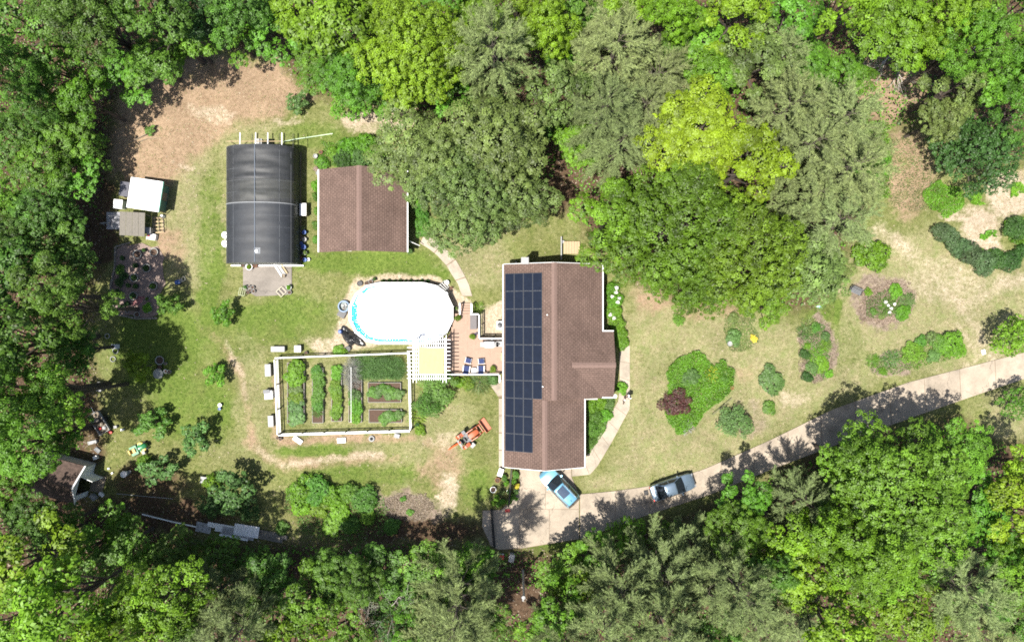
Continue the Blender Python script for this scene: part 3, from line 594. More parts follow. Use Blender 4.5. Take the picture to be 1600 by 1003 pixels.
# apparent crown centre and radius (photograph pixels), kind, height in metres
TREES = [
 (55, 45, 72, 'o', 16), (150, 35, 72, 'o', 15), (245, 35, 66, 'o', 14), (110, 120, 52, 'm', 10), (195, 112, 48, 'm', 8), (245, 100, 46, 'm', 7.5), (20, 120, 48, 'o', 14), (25, 215, 52, 'o', 12), (105, 205, 52, 'm', 9.5), (140, 160, 40, 'm', 8),
 (75, 262, 50, 'm', 11), (118, 285, 42, 'm', 8), (140, 235, 34, 'o', 7), (15, 320, 42, 'm', 11), (310, 22, 52, 'd', 12), (305, 75, 34, 'm', 6), (375, 25, 52, 'o', 12), (425, 50, 48, 'm', 10), (370, 62, 34, 'm', 7), 
 (470, 15, 52, 'y', 14), (530, 50, 72, 'y', 14), (655, 80, 84, 'y', 14), (595, 25, 50, 'y', 13), (555, 120, 52, 'm', 9), (500, 105, 44, 'm', 8), (620, 148, 40, 'm', 7), (545, 160, 30, 'm', 5), (700, 150, 36, 'm', 7), (700, 25, 50, 'm', 12), (750, 35, 48, 'y', 13), (775, 95, 56, 'p', 13), (850, 52, 50, 'y', 12), (810, 12, 44, 'y', 12), (890, 15, 44, 'o', 10), 
 (925, 35, 46, 'p', 12), (875, 155, 50, 'g', 13), (880, 100, 34, 'm', 8), (960, 95, 62, 'p', 14), (1015, 130, 54, 'p', 13), (935, 185, 50, 'p', 12), (1000, 180, 54, 'p', 12), (965, 235, 48, 'p', 12), (905, 225, 38, 'b', 7), (840, 200, 34, 'o', 6), (985, 22, 46, 'y', 14), (1050, 25, 46, 'y', 13), (1095, 75, 50, 'm', 11), (1145, 30, 60, 'Y', 14), (1175, 105, 56, 'g', 12), (1105, 130, 44, 'm', 9), (1050, 90, 36, 'o', 9),
 (1080, 215, 78, 'Y', 15), (1165, 262, 58, 'Y', 14), (1215, 185, 50, 'p', 13), (1245, 240, 54, 'p', 13), (1290, 200, 58, 'p', 13), (1310, 275, 62, 'p', 12), (1292, 345, 58, 'p', 11), (1250, 310, 44, 'p', 11), (1352, 250, 38, 'm', 5.5), (1330, 180, 32, 'm', 5), (1230, 40, 50, 'm', 12), (1262, 108, 44, 'm', 9), (1310, 25, 48, 'y', 13), (1310, 115, 38, 'm', 9), (1215, 95, 36, 'p', 9),
 (1400, 50, 70, 'y', 14), (1470, 45, 52, 'y', 12), (1505, 75, 52, 'm', 13), (1565, 35, 60, 'm', 14), (1590, 120, 52, 'm', 12), (1535, 130, 44, 'm', 11), (1485, 140, 46, 'g', 11), (1465, 190, 38, 'g', 9), (1335, 130, 26, 'm', 7), (1585, 180, 40, 'o', 9),
 (30, 420, 62, 'o', 14), (90, 460, 58, 'o', 13), (45, 530, 66, 'o', 14), (128, 480, 46, 'o', 10), (125, 545, 42, 'o', 9), (40, 620, 70, 'm', 13), (105, 615, 46, 'm', 10), (55, 690, 58, 'm', 12), (108, 672, 34, 'm', 7), (70, 385, 46, 'o', 9), (118, 405, 40, 'o', 8), (10, 490, 44, 'm', 13),
 (60, 875, 74, 'y', 15), (125, 930, 80, 'y', 15), (30, 965, 62, 'y', 15), (155, 850, 56, 'm', 10), (205, 845, 44, 'm', 8.5), (265, 925, 70, 'y', 14), (205, 970, 58, 'y', 14), (275, 866, 44, 'o', 6), (340, 878, 38, 'o', 4.5), (50, 800, 40, 'o', 8), (12, 765, 40, 'm', 8), (108, 815, 36, 'o', 7.5), (10, 840, 40, 'm', 10),
 (338, 930, 54, 'p', 7.9), (378, 978, 58, 'p', 14), (320, 985, 44, 'p', 13), (430, 905, 46, 'o', 7), (395, 880, 32, 'o', 4), (490, 930, 52, 'm', 11), (455, 985, 48, 'y', 12), (525, 895, 46, 'o', 9), (590, 890, 46, 'o', 8), (540, 985, 44, 'm', 12), (645, 930, 46, 'o', 9), (688, 896, 58, 'm', 7.9), (715, 935, 62, 'p', 15), (690, 985, 54, 'p', 15), (742, 882, 36, 'm', 6), (650, 985, 40, 'm', 11), (735, 985, 44, 'p', 13), (610, 975, 40, 'd', 10),
 (880, 892, 40, 'm', 9), (868, 945, 46, 'm', 10), (905, 925, 40, 'y', 8), (940, 870, 40, 'm', 8), (985, 842, 32, 'm', 5), (960, 900, 52, 'p', 12), (1030, 888, 54, 'p', 10), (945, 965, 58, 'p', 13), (1030, 960, 58, 'p', 13), (1090, 905, 52, 'p', 12), (1080, 850, 40, 'p', 7), (1140, 900, 50, 'p', 12), (1150, 830, 50, 'm', 10), (1160, 775, 40, 'm', 8), (1105, 985, 42, 'o', 9), (1175, 960, 48, 'p', 12), (1040, 845, 28, 'm', 4), (875, 990, 40, 'p', 12),
 (1400, 770, 112, 'm', 15), (1320, 715, 48, 'm', 11), (1480, 705, 56, 'm', 12), (1330, 850, 78, 'y', 13), (1255, 885, 62, 'y', 13), (1240, 775, 44, 'p', 9), (1235, 830, 46, 'y', 11), (1505, 790, 60, 'm', 13), (1580, 790, 58, 'Y', 13), (1590, 725, 36, 'Y', 10), (1475, 910, 60, 'p', 13), (1560, 910, 46, 'o', 8), (1400, 945, 62, 'y', 13), (1290, 965, 60, 'y', 13), (1225, 960, 48, 'p', 11), (1520, 985, 44, 'p', 10), (1590, 970, 44, 'o', 9), (1560, 850, 40, 'm', 10),
 (640, 235, 66, 'g', 10), (730, 300, 84, 'g', 13), (785, 225, 78, 'g', 14), (815, 315, 52, 'g', 11), (690, 260, 60, 'g', 12), (760, 190, 50, 'g', 11),
 (1060, 350, 104, 'D', 16), (955, 340, 54, 'D', 13), (962, 395, 52, 'D', 11), (1165, 395, 88, 'D', 15), (1255, 425, 58, 'g', 11), (1085, 435, 60, 'D', 12), (1190, 470, 40, 'D', 9), (1290, 420, 36, 'g', 8),
 (60, 335, 48, 'o', 11), (15, 380, 45, 'o', 13), (100, 345, 36, 'o', 8), (90, 838, 40, 'o', 9), (228, 905, 42, 'm', 9), (418, 945, 42, 'o', 10), (562, 905, 38, 'o', 8), (1200, 880, 42, 'o', 9), (1370, 890, 52, 'm', 11), (1440, 855, 52, 'm', 12), (1535, 945, 40, 'o', 9), (1592, 870, 42, 'm', 10), (840, 985, 36, 'm', 8), (765, 965, 38, 'o', 9), (5, 690, 44, 'm', 13), (8, 555, 44, 'o', 14), (80, 170, 36, 'o', 9), (1060, 995, 40, 'p', 12), (300, 960, 40, 'o', 10), (160, 985, 44, 'y', 13),
 (1535, 243, 60, 'd', 8), (1582, 524, 38, 'y', 5), (1592, 627, 30, 'm', 4.5),
]
LOOK = {'o': 'mid green', 'm': 'bright green', 'y': 'yellow green', 'Y': 'lime coloured', 'g': 'olive grey', 'D': 'deep green', 'd': 'dark dense', 'p': 'feathery grey pine', 'b': 'vivid green'}
MARKS = [(60, 60, 'in the top left corner woods'), (250, 70, 'above the bare brown clearing'), (90, 270, 'left of the white roofed coop'), (430, 40, 'at the top edge above the greenhouse'), (560, 110, 'above the sandy track behind outbuilding'), (720, 60, 'at the top edge left of centre'),
 (730, 260, 'between the outbuilding and the house'), (920, 60, 'at the top edge right of centre'), (950, 200, 'in the woods above the house'), (1080, 340, 'beside the upper right house roof'), (1120, 220, 'behind the big deep green trees'), (1100, 60, 'at top edge above big deep trees'), (1290, 260, 'in woods above the flower beds'), (1250, 60, 'at top edge left of fallen branches'),
 (1410, 60, 'at top edge above fallen branches'), (1550, 80, 'in the top right corner woods'), (1440, 190, 'near the fallen bare branches'), (1545, 240, 'beside the bare sandy patch'), (60, 430, 'left of the round planter bed'), (70, 560, 'at left edge beside shaded lawn'), (60, 670, 'at left edge above the shed'), (60, 800, 'just below the brown shed'), (90, 930, 'in the bottom left corner woods'), (250, 880, 'below the long white gutter'),
 (370, 930, 'below the corrugated sheet pile'), (480, 930, 'at bottom edge under the shrub row'), (600, 930, 'at bottom edge under the mulch patch'), (710, 920, 'left of the tall lamp pole'), (890, 920, 'right of the tall lamp pole'), (980, 900, 'in woods below the blue car'), (1080, 900, 'in woods below the silver car'), (1160, 820, 'by the driveway near silver car'), (1240, 800, 'along lower side of the driveway'), (1260, 930, 'at bottom edge right of centre'),
 (1400, 760, 'below the shaded driveway stretch'), (1560, 780, 'at right edge below the driveway'), (1430, 940, 'in the bottom right woods'), (1560, 940, 'in the bottom right corner'), (1582, 524, 'right of the driveway end on dry grass'), (1592, 627, 'at the right edge under the driveway end')]
ORD = ['first', 'second', 'third', 'fourth', 'fifth', 'sixth', 'seventh', 'eighth', 'ninth', 'tenth', 'eleventh', 'twelfth']
def tree_labels(L):
    g = {}
    for i, (px, py, r, k, h) in enumerate(L):
        mk = min(MARKS, key=lambda q: (q[0] - px) ** 2 + (q[1] - py) ** 2)[2]
        sz = 'large' if r >= 68 else ('small' if r < 40 else 'medium')
        g.setdefault((sz, k, mk), []).append(i)
    out = {}
    for (sz, k, mk), idx in g.items():
        idx.sort(key=lambda i: L[i][0])
        for j, i in enumerate(idx):
            o = '' if len(idx) == 1 else ', ' + (('left' if j == 0 else 'right') + ' of two' if len(idx) == 2 else ORD[j] + ' from left')
            out[i] = f'{sz} {LOOK[k]} tree {mk}{o}'
    return out
TREES = [(px, py, r, k, h + 2.5) if (px < 140 and 430 < py < 720) else (px, py, r, k, h) for px, py, r, k, h in TREES]
_rh = random.Random(21); TREES = [(px, py, r, k, h * .78) if px < 165 and 170 < py < 430 else (px, py, r, k, h * _rh.uniform(.72, 1.32)) if h >= 8 and k not in 'DYg' and not (600 < px < 1300 and 200 < py < 850) else (px, py, r, k, h) for px, py, r, k, h in TREES]
_lab = tree_labels(TREES)
for i, (px, py, r, k, h) in enumerate(TREES):
    zc = h * (.62 if k != 'p' else .6); x, y = P(px, py, zc); rm = r / 15 * (CAM_H - zc) / CAM_H * 1.12
    if k == 'p': pr = random.choice(['P1', 'P2', 'P3']); 
    elif k == 'd' and h < 9: pr = 'H1'
    elif h < 6: pr = random.choice(['U1', 'U2'])
    elif rm > 5.2 or (k == 'D' and rm > 3.6): pr = {'m': 'L3', 'D': ('L1' if px > 1000 else 'L2')}.get(k, random.choice(['L1', 'L2']))
    else: pr = random.choice(['A1', 'A2', 'A3', 'A4', 'A5'])
    s = rm / RAD[pr[0]]; sz = h / HT[pr[0]]
    plant('pine_tree' if k == 'p' else 'broadleaf_tree', pr, x, y, s, sz, LF[k], _lab[i], 'tree', 'trees of the surrounding woods')
# ---------------------------------------------------------------- house
def window(root, c, wd, ht, ax, out):
    """window on a wall; ax 'x' runs along x (wall faces +-y), out = outward sign"""
    f = MB(); g = MB(); s = MB(); t = .06
    def b(mb, u, z, du, dz, depth, off):
        if ax == 'x': mb.box((c[0] + u, c[1] + out * off, c[2] + z), (du, depth, dz))
        else: mb.box((c[0] + out * off, c[1] + u, c[2] + z), (depth, du, dz))
    b(f, 0, ht / 2, wd + .12, t, .08, .03); b(f, 0, -ht / 2, wd + .12, t, .08, .03); b(f, -wd / 2, 0, t, ht - t, .08, .03); b(f, wd / 2, 0, t, ht - t, .08, .03); b(f, 0, 0, .04, ht - t, .05, .03)
    b(g, 0, 0, wd - t, ht - t, .02, .012); b(s, 0, -ht / 2 - .05, wd + .2, .05, .14, .06)
    w_ = part('window', f, M['white'], root, True); part('pane', g, M['glass'], w_, True); part('sill', s, M['white'], w_, True)
def gable(mb, x0, x1, y0, y1, xr, ze, zr, t=.14, yov=0):
    mb.slab([(x0, y0, ze), (xr, y0, zr), (xr, y1, zr), (x0, y1, ze)], t); mb.slab([(xr, y0, zr), (x1, y0, ze), (x1, y1, ze), (xr, y1, zr)], t)
SL = .425
house = thing('house', 'brown shingled house with solar panels on its left roof slope', 'house', (3.5, -4.5, 0))
wl = MB(); wl.prism([(-.4, -7.9), (8.6, -7.9), (8.6, 5.25), (-.4, 5.25)], -.05, 2.55)
for yy in (5.10, -7.75): wl.add([(-.4, yy, 2.5), (8.6, yy, 2.5), (4.1, yy, 4.55), (-.4, yy + .12, 2.5), (8.6, yy + .12, 2.5), (4.1, yy + .12, 4.55)], [(0, 1, 2), (5, 4, 3), (0, 3, 4, 1), (1, 4, 5, 2), (2, 5, 3, 0)])
part('wall', wl, M['siding'], house, True)
wl = MB(); wl.prism([(-.38, -14.2), (6.8, -14.2), (6.8, -7.95), (-.38, -7.95)], -.05, 2.55)
wl.add([(-.38, -14.2, 2.5), (6.8, -14.2, 2.5), (3.2, -14.2, 4.1), (-.38, -14.08, 2.5), (6.8, -14.08, 2.5), (3.2, -14.08, 4.1)], [(0, 1, 2), (5, 4, 3), (0, 3, 4, 1), (1, 4, 5, 2), (2, 5, 3, 0)])
part('wall', wl, M['siding'], house, True)
wl = MB(); wl.prism([(8.62, -7.2), (9.8, -7.2), (9.8, -1.45), (8.62, -1.45)], -.05, 2.55)
wl.add([(9.68, -7.2, 2.5), (9.68, -1.45, 2.5), (9.68, -4.33, 3.8), (9.8, -7.2, 2.5), (9.8, -1.45, 2.5), (9.8, -4.33, 3.8)], [(2, 1, 0), (3, 4, 5), (0, 1, 4, 3), (1, 2, 5, 4), (2, 0, 3, 5)])
part('wall', wl, M['siding'], house, True)
rf = MB(); gable(rf, -.83, 9.05, -7.72, 5.66, 4.11, 2.7, 4.8); roof_n = part('roof', rf, M['shingle'], house, True)
rf = MB(); gable(rf, -.80, 7.25, -14.62, -7.725, 3.22, 2.69, 4.40); roof_s = part('roof', rf, M['shingle'], house, True)
rf = MB()
for s_, ye in ((1, -1.06), (-1, -7.60)):
    rf.slab([(5.78, -4.33, 4.10), (10.2, -4.33, 4.10), (10.2, ye, 2.715), (9.05, ye, 2.715)], .12)
roof_e = part('roof', rf, M['shingle_x'], house, True)
for rr, (a, b_, sl) in ((roof_n, ((4.11, -7.74, 4.80), (4.11, 5.68, 4.80), 'y')), (roof_s, ((3.22, -14.64, 4.40), (3.22, -7.75, 4.40), 'y')), (roof_e, ((5.9, -4.33, 4.10), (10.22, -4.33, 4.10), 'x'))):
    c = MB(); wv = .26; d = wv * SL
    if sl == 'y': 
        for k in (-1, 1): c.slab([(a[0], a[1], a[2] + .035), (a[0] + k * wv, a[1], a[2] + .035 - d), (b_[0] + k * wv, b_[1], b_[2] + .035 - d), (b_[0], b_[1], b_[2] + .035)], .03)
    else:
        for k in (-1, 1): c.slab([(a[0], a[1], a[2] + .035), (a[0], a[1] + k * wv, a[2] + .035 - d), (b_[0], b_[1] + k * wv, b_[2] + .035 - d), (b_[0], b_[1], b_[2] + .035)], .03)
    part('ridge_cap', c, M['ridge'], rr, True)
def gutter(root, p, q):
    c = MB(); c.box(((p[0] + q[0]) / 2, (p[1] + q[1]) / 2, p[2]), (max(abs(p[0] - q[0]), .11), max(abs(p[1] - q[1]), .11), .11)); part('gutter', c, M['white'], root, True)
gutter(house, (-.90, -14.62, 2.62), (-.90, 5.66, 2.62)); gutter(house, (9.12, -1.2, 2.62), (9.12, 5.66, 2.62)); gutter(house, (7.32, -14.62, 2.62), (7.32, -7.75, 2.62)); gutter(house, (8.3, -7.68, 2.6), (10.2, -7.68, 2.6)); gutter(house, (9.18, -1.0, 2.6), (10.2, -1.0, 2.6))
for y0, y1, x0, x1, xr, zr in ((5.68, 5.72, -.83, 9.05, 4.11, 4.8), (-14.68, -14.64, -.8, 7.25, 3.22, 4.40)):
    c = MB()
    for xe in (x0, x1): c.add([(xe, y0, 2.52), (xr, y0, zr - .18), (xr, y0, zr - .02), (xe, y0, 2.69), (xe, y1, 2.52), (xr, y1, zr - .18), (xr, y1, zr - .02), (xe, y1, 2.69)], [(0, 1, 2, 3), (7, 6, 5, 4), (0, 4, 5, 1), (3, 2, 6, 7), (0, 3, 7, 4), (1, 5, 6, 2)])
    part('bargeboard', c, M['white'], house, True)
x, y = P(820, 409, 3.3); c = MB(); c.box((x, y + .05, 1.9), (.62, .55, 3.8)); ch = part('chimney', c, M['white'], house, True); c = MB(); c.box((x, y + .05, 3.86), (.75, .68, .1)); part('chimney_cap', c, M['lgrey'], ch, True)
for px, py, z in ((855, 492, 4.6), (848, 604, 4.55)):
    x, y = P(px, py, z); c = MB(); c.lathe((x, y, z - .35), [(.16, .0), (.16, .05), (.06, .12), (.06, .45), (.0, .45)], 10); part('vent_pipe', c, M['white'], house, True, smooth=30)
for yy in (3.5, .5, -9.5, -12.4): window(house, (-.4 if yy > -7 else -.38, yy, 1.5), 1.3, 1.1, 'y', -1)
for yy in (3.2, .8, -3.0, -5.6): window(house, (8.6 if yy > -1 else 9.8, yy, 1.5), 1.3, 1.1, 'y', 1)
for yy in (-9.6, -12.2): window(house, (6.8, yy, 1.5), 1.3, 1.1, 'y', 1)
for xx in (2.2, 6.4): window(house, (xx, 5.25, 1.5), 1.2, 1.1, 'x', 1)
gd = MB(); gd.box((3.6, -14.23, 1.08), (4.9, .06, 2.16)); gdo = part('garage_door', gd, M['white'], house, True)
for k in range(3): c = MB(); c.box((3.6, -14.265, .54 * (k + 1)), (4.86, .012, .03)); part('door_joint', c, M['lgrey'], gdo, True)
c = MB(); c.box((-.42, -3.4, 1.45), (.06, 1.7, 2.0)); dr = part('door', c, M['white'], house, True); c = MB(); c.box((-.46, -3.4, 1.5), (.02, 1.45, 1.75)); part('pane', c, M['glass'], dr, True)
x, y = P(962, 620, 2.7); c = MB(); c.lathe((x - .05, y + .05, 0), [(.17, -.05), (.15, .1), (.14, 2.5), (.2, 2.62), (0, 2.62)], 12); part('porch_column', c, M['white'], house, True, smooth=40)

# solar panels, four columns by seven rows and three columns by three
arr = thing('solar_array', 'dark blue solar array of framed panels on the house roof', 'solar panels', (.6, 0, 3.2))
ang = math.atan(SL); cs = math.cos(ang)
def roofpt(x, y, h): return (x - math.sin(ang) * h, y, 2.7 + (x + .83) * SL + cs * h)
x_a = P(790, 0, 2.95)[0]; x_b = P(847.5, 0, 4.05)[0]; wx = (x_b - x_a) / 4; y_t = P(0, 427, 3.5)[1]; y_b = P(0, 706, 3.5)[1]; hy = (y_t - y_b) / 10
for r in range(10):
    for cidx in range(4 if r < 7 else 3):
        xa, xb = x_a + cidx * wx + .012, x_a + (cidx + 1) * wx - .012; ya, yb = y_t - (r + 1) * hy + .012, y_t - r * hy - .012
        fr = MB(); fr.slab([roofpt(xa, ya, .13), roofpt(xb, ya, .13), roofpt(xb, yb, .13), roofpt(xa, yb, .13)], .045)
        pn = part('panel', fr, M['panel_frame'], arr, True)
        g = MB(); i = .028; g.slab([roofpt(xa + i, ya + i, .136), roofpt(xb - i, ya + i, .136), roofpt(xb - i, yb - i, .136), roofpt(xa + i, yb - i, .136)], .01); part('cell_sheet', g, M['panel'], pn, True)
for cidx in range(4):
    for k in (.25, .75):
        yb = y_t - (10 if cidx < 3 else 7) * hy; xx = x_a + (cidx + k) * wx; c = MB(); c.slab([roofpt(xx - .03, yb, .075), roofpt(xx + .03, yb, .075), roofpt(xx + .03, y_t, .075), roofpt(xx - .03, y_t, .075)], .06); part('mounting_rail', c, M['steel'], arr, True)

# ---------------------------------------------------------------- brown outbuilding
ob = thing('outbuilding', 'square brown shingled outbuilding with white gutters beside the greenhouse', 'outbuilding', (-14.95, 11, 0))
c = MB(); c.prism([(-19.0, 7.3), (-10.9, 7.3), (-10.9, 14.8), (-19.0, 14.8)], -.05, 2.48)
for yy in (7.3, 14.68): c.add([(-19.0, yy, 2.45), (-10.9, yy, 2.45), (-14.95, yy, 4.1), (-19.0, yy + .12, 2.45), (-10.9, yy + .12, 2.45), (-14.95, yy + .12, 4.1)], [(0, 1, 2), (5, 4, 3), (0, 3, 4, 1), (1, 4, 5, 2), (2, 5, 3, 0)])
part('wall', c, M['siding'], ob, True)
c = MB(); gable(c, -19.38, -10.56, 6.9, 15.2, -14.97, 2.6, 4.35); ro = part('roof', c, M['shingle'], ob, True)
c = MB()
for k in (-1, 1): c.slab([(-14.97, 6.88, 4.385), (-14.97 + k * .26, 6.88, 4.385 - .10), (-14.97 + k * .26, 15.22, 4.385 - .10), (-14.97, 15.22, 4.385)], .03)
part('ridge_cap', c, M['ridge'], ro, True)
gutter(ob, (-19.45, 6.9, 2.52), (-19.45, 15.2, 2.52)); gutter(ob, (-10.49, 6.9, 2.52), (-10.49, 15.2, 2.52))
for xx in (-17.2, -13.0): window(ob, (xx, 7.3, 1.5), 1.2, 1.0, 'x', -1)
c = MB(); c.box((-10.87, 9.2, 1.03), (.06, 1.0, 2.06)); dd = part('door', c, M['white'], ob, True); c = MB(); c.lathe((-10.82, 8.85, 1.0), [(.03, 0), (.03, .05), (0, .05)], 8); part('handle', c, M['steel'], dd, True)
c = MB(); c.tube([P3(640, 377, 1.9), P3(656, 384, 1.0)], .04, 6); c.tube([P3(640, 377, 1.9), P3(640, 377, 0)], .04, 6); single('downspout_pipe', c, M['white'], 'white slanting pipe at the outbuilding corner by the walk', 'pipe')

# ---------------------------------------------------------------- greenhouse
gx0, gx1, gy0, gy1, gze, gzr = -28.9, -21.95, 5.8, 17.5, 1.8, 3.65
gh = thing('greenhouse', 'long tunnel greenhouse under black shade cloth with rounded roof', 'greenhouse', ((gx0 + gx1) / 2, (gy0 + gy1) / 2, 0))
def arch(t, dz=0, wide=0):
    a = math.pi * (1 - t); xm = (gx0 + gx1) / 2; hw = (gx1 - gx0) / 2 + wide
    return xm + hw * math.cos(a), gze + (gzr - gze) * math.sin(a) ** .9 + dz
def cloth(y0, y1, seed, amp, dz=0, nx=26):
    rs = np.random.RandomState(seed); ny = max(8, int((y1 - y0) / .16)); secs = []
    for j in range(ny + 1):
        yy = y0 + (y1 - y0) * j / ny; sec = []
        for i in range(nx + 1):
            xx, zz = arch(i / nx, dz)
            sag = -.012 * math.sin(math.pi * ((yy - gy0) / 1.3 % 1)) ** 2
            nn = float(fbm(np.array([xx * .35 + yy * .2]), np.array([yy * 2.6]), 1.0, seed)[0]) - .5
            zz2 = zz + sag + nn * amp * (1 if 0 < j < ny else .3)
            sec.append((xx, yy, zz2))
        secs.append(sec)
    m = MB(); m.loft(secs, closed=False); return m
yb = P(0, 318, 3.0)[1]
c1 = cloth(gy0, yb + .05, 5, .05, .03); part('shade_cloth', c1, cloth_mat('shade_cloth_dense', (.022, .025, .030), .97, 1.5), gh, True, smooth=60, label='dense dark blue grey half of the shade cloth')
ym = P(0, 275, 3.3)[1]
c1 = cloth(yb, ym, 9, .20, .0); part('shade_cloth', c1, cloth_mat('shade_cloth_thin', (.036, .038, .040), .80, 2.2), gh, True, smooth=60, label='thin half transparent strip of shade cloth')
c1 = cloth(ym - .3, gy1, 12, .24, .015); part('shade_cloth', c1, cloth_mat('shade_cloth_mid', (.026, .028, .031), .90, 2.2), gh, True, smooth=60, label='grey wrinkled far half of the shade cloth')
nh = 10
hoopm = mat('hoop_pipe', (.085, .092, .10), .6)
for k in range(nh + 1):
    yy = gy0 + .04 + (gy1 - gy0 - .08) * k / nh; c = MB(); c.tube([(gx0, yy, -.05)] + [(arch(i / 20, .012)[0], yy, arch(i / 20, .012)[1]) for i in range(21)] + [(gx1, yy, -.05)], .015, 5); part('hoop', c, hoopm, gh, True)
for t in (.12, .27, .5, .73, .88):
    xx, zz = arch(t); c = MB(); c.tube([(xx, gy0, zz + (.045 if t == .5 else .02)), (xx, gy1, zz + (.045 if t == .5 else .02))], .05 if t == .5 else .018, 6); part('ridge_strap' if t == .5 else 'purlin', c, mat('ridge_strap', (.09, .11, .14), .6) if t == .5 else hoopm, gh, True)
c = MB(); c.tube([(arch(i / 20, .05)[0], yb + .02, arch(i / 20, .05)[1]) for i in range(21)], .045, 6); part('cloth_edge_batten', c, mat('batten', (.22, .23, .24), .6), gh, True)
for xx in (gx0 + .02, gx1 - .02):
    c = MB(); c.box((xx, (gy0 + gy1) / 2, .85), (.03, gy1 - gy0 - .1, 1.8)); part('side_wall', c, cloth_mat('side_film', (.05, .06, .055), .82), gh, True)
    c = MB(); c.box((xx, (gy0 + gy1) / 2, .12), (.10, gy1 - gy0, .3)); part('base_board', c, M['wood'], gh, True)
xm = (gx0 + gx1) / 2
for ye in (gy0 + .05, gy1 - .08):
    c = MB(); pf = [(gx0 + .02, 0.0)] + [(xm + (arch(i / 20)[0] - xm) * .985, arch(i / 20)[1] - .06) for i in range(21)] + [(gx1 - .02, 0.0)]; n_ = len(pf)
    c.add([(q[0], ye, q[1]) for q in pf] + [(q[0], ye + .03, q[1]) for q in pf], [tuple(range(n_)), tuple(range(2 * n_ - 1, n_ - 1, -1))] + [(i, n_ + i, n_ + (i + 1) % n_, (i + 1) % n_) for i in range(n_)]); part('end_wall', c, cloth_mat('end_film', (.16, .17, .16), .9), gh, True)
c = MB(); c.box((xm, gy0 - .06, .1), (gx1 - gx0 + .6, .12, .26)); part('end_sill', c, M['white'], gh, True)
c = MB(); fx, fy = P(403, 392, 3.5); c.box((fx, fy, 3.66), (.62, .62, .06)); vt = part('roof_vent', c, mat('clear_flap', (.12, .13, .14), .3), gh, True); c = MB(); c.lathe((fx - .05, fy - .05, 3.69), [(.16, 0), (.15, .1), (0, .12)], 12); part('vent_fan', c, M['white'], vt, True, smooth=50)
c = MB(); c.tube([(fx - 1.6, fy + 1.7, 3.30), (fx - .3, fy + .35, 3.68)], .018, 5); part('vent_cord', c, M['black'], gh, True)
# poles and box at its far end
fr = thing('pole_rack', 'row of white poles jutting from the greenhouse far end', 'pole rack', (-25.5, 18.3, 0))
for px in (375, 399.5, 418.5, 440.5): x = P(px, 0, 2.7)[0]; c = MB(); c.tube([(x, 17.35, 2.72), (x, P(0, 207.5, 2.7)[1], 2.68)], .06, 6); part('pole', c, M['vinyl'], fr, True)
for px in (394, 436.5, 458): x = P(px, 0, 2.5)[0]; c = MB(); c.tube([(x, 17.35, 2.5), (x, P(0, 209, 2.5)[1], 2.5)], .03, 6); part('bracket', c, M['dark_metal'], fr, True)
yy = P(0, 221, 2.6)[1]; c = MB(); c.tube([(P(354, 0, 2.6)[0], yy, 2.6), (P(442, 0, 2.6)[0], yy, 2.6)], .04, 6); part('rail', c, M['lumber'], fr, True)
for px in (360, 438): c = MB(); c.tube([(P(px, 0, 2.6)[0], yy, -.05), (P(px, 0, 2.6)[0], yy, 2.6)], .04, 6); part('post', c, M['wood'], fr, True)
x, y = P(404, 221, 1.9); c = MB(); c.box((x, y - .1, 1.0), (.75, .65, 2.1)); s_ = single('exhaust_box', c, M['lgrey'], 'pale square exhaust box behind the greenhouse end', 'box')
c = MB(); c.tube([P3(440, 222, .5), P3(460, 218, .5), P3(500, 212, .04), P3(520, 209, .04)], .05, 6); c.tube([P3(458, 218, .5), P3(458, 218, 0)], .03, 5); single('bean_pole', c, mat('pale_green_pole', (.4, .5, .35), .6), 'pale green pole sticking out from the greenhouse corner', 'pole')
for i, (px, py) in enumerate(((351, 367), (351, 380.5))):
    x, y = P(px, py, 1.0); c = MB(); c.lathe((x, y, 0), [(.36, -.03), (.40, .3), (.40, .75), (.36, .92), (.33, .97), (.0, .98)], 18); t = thing('barrel', ('upper' if i == 0 else 'lower') + ' white plastic barrel against the greenhouse left side', 'barrel', (x, y, 0), 0, 'white barrels by greenhouse'); part('drum', c, M['vinyl'], t, True, smooth=40)
    c = MB(); c.lathe((x + .15, y, .97), [(.06, 0), (.06, .04), (0, .04)], 10); part('bung', c, M['lgrey'], t, True)

# ---------------------------------------------------------------- coop with white roof and lean-to
RZ = math.atan2(-8, 51)
cx, cy = P(225.5, 304, 1.9); cp = thing('coop', 'small coop with bright white flat sloping roof', 'coop', (cx, cy, 0), RZ)
c = MB(); c.slab([(-1.70, -1.55, 1.72), (1.70, -1.55, 2.0), (1.70, 1.55, 2.0), (-1.70, 1.55, 1.72)], .06); part('roof', c, M['styro'], cp)
c = MB(); c.prism([(-1.45, -1.35), (1.4, -1.35), (1.4, 1.35), (-1.45, 1.35)], -.03, 1.60); part('wall', c, mat('green_board', (.09, .17, .135), .7), cp)
c = MB(); c.box((1.43, .2, .9), (.06, .8, 1.4)); dd = part('door', c, M['wood'], cp); c = MB(); c.box((1.48, -.1, .9), (.04, .04, .14)); part('handle', c, M['steel'], dd)
for sy in (-1.4, 1.4): c = MB(); c.tube([(1.6, sy, -.03), (1.6, sy, 1.9)], .05, 6); part('post', c, M['wood'], cp)
c = MB(); c.slab([(1.72, -1.57, 2.0), (1.78, -1.57, 2.0), (1.78, 1.57, 2.0), (1.72, 1.57, 2.0)], .16); part('fascia', c, mat('teal_trim', (.15, .34, .28), .6), cp)
lx, ly = P(206, 350, 1.6); lt = thing('lean_to', 'low lean-to roofed with four weathered grey sheets below the coop', 'shelter', (lx, ly, 0), R(-3))
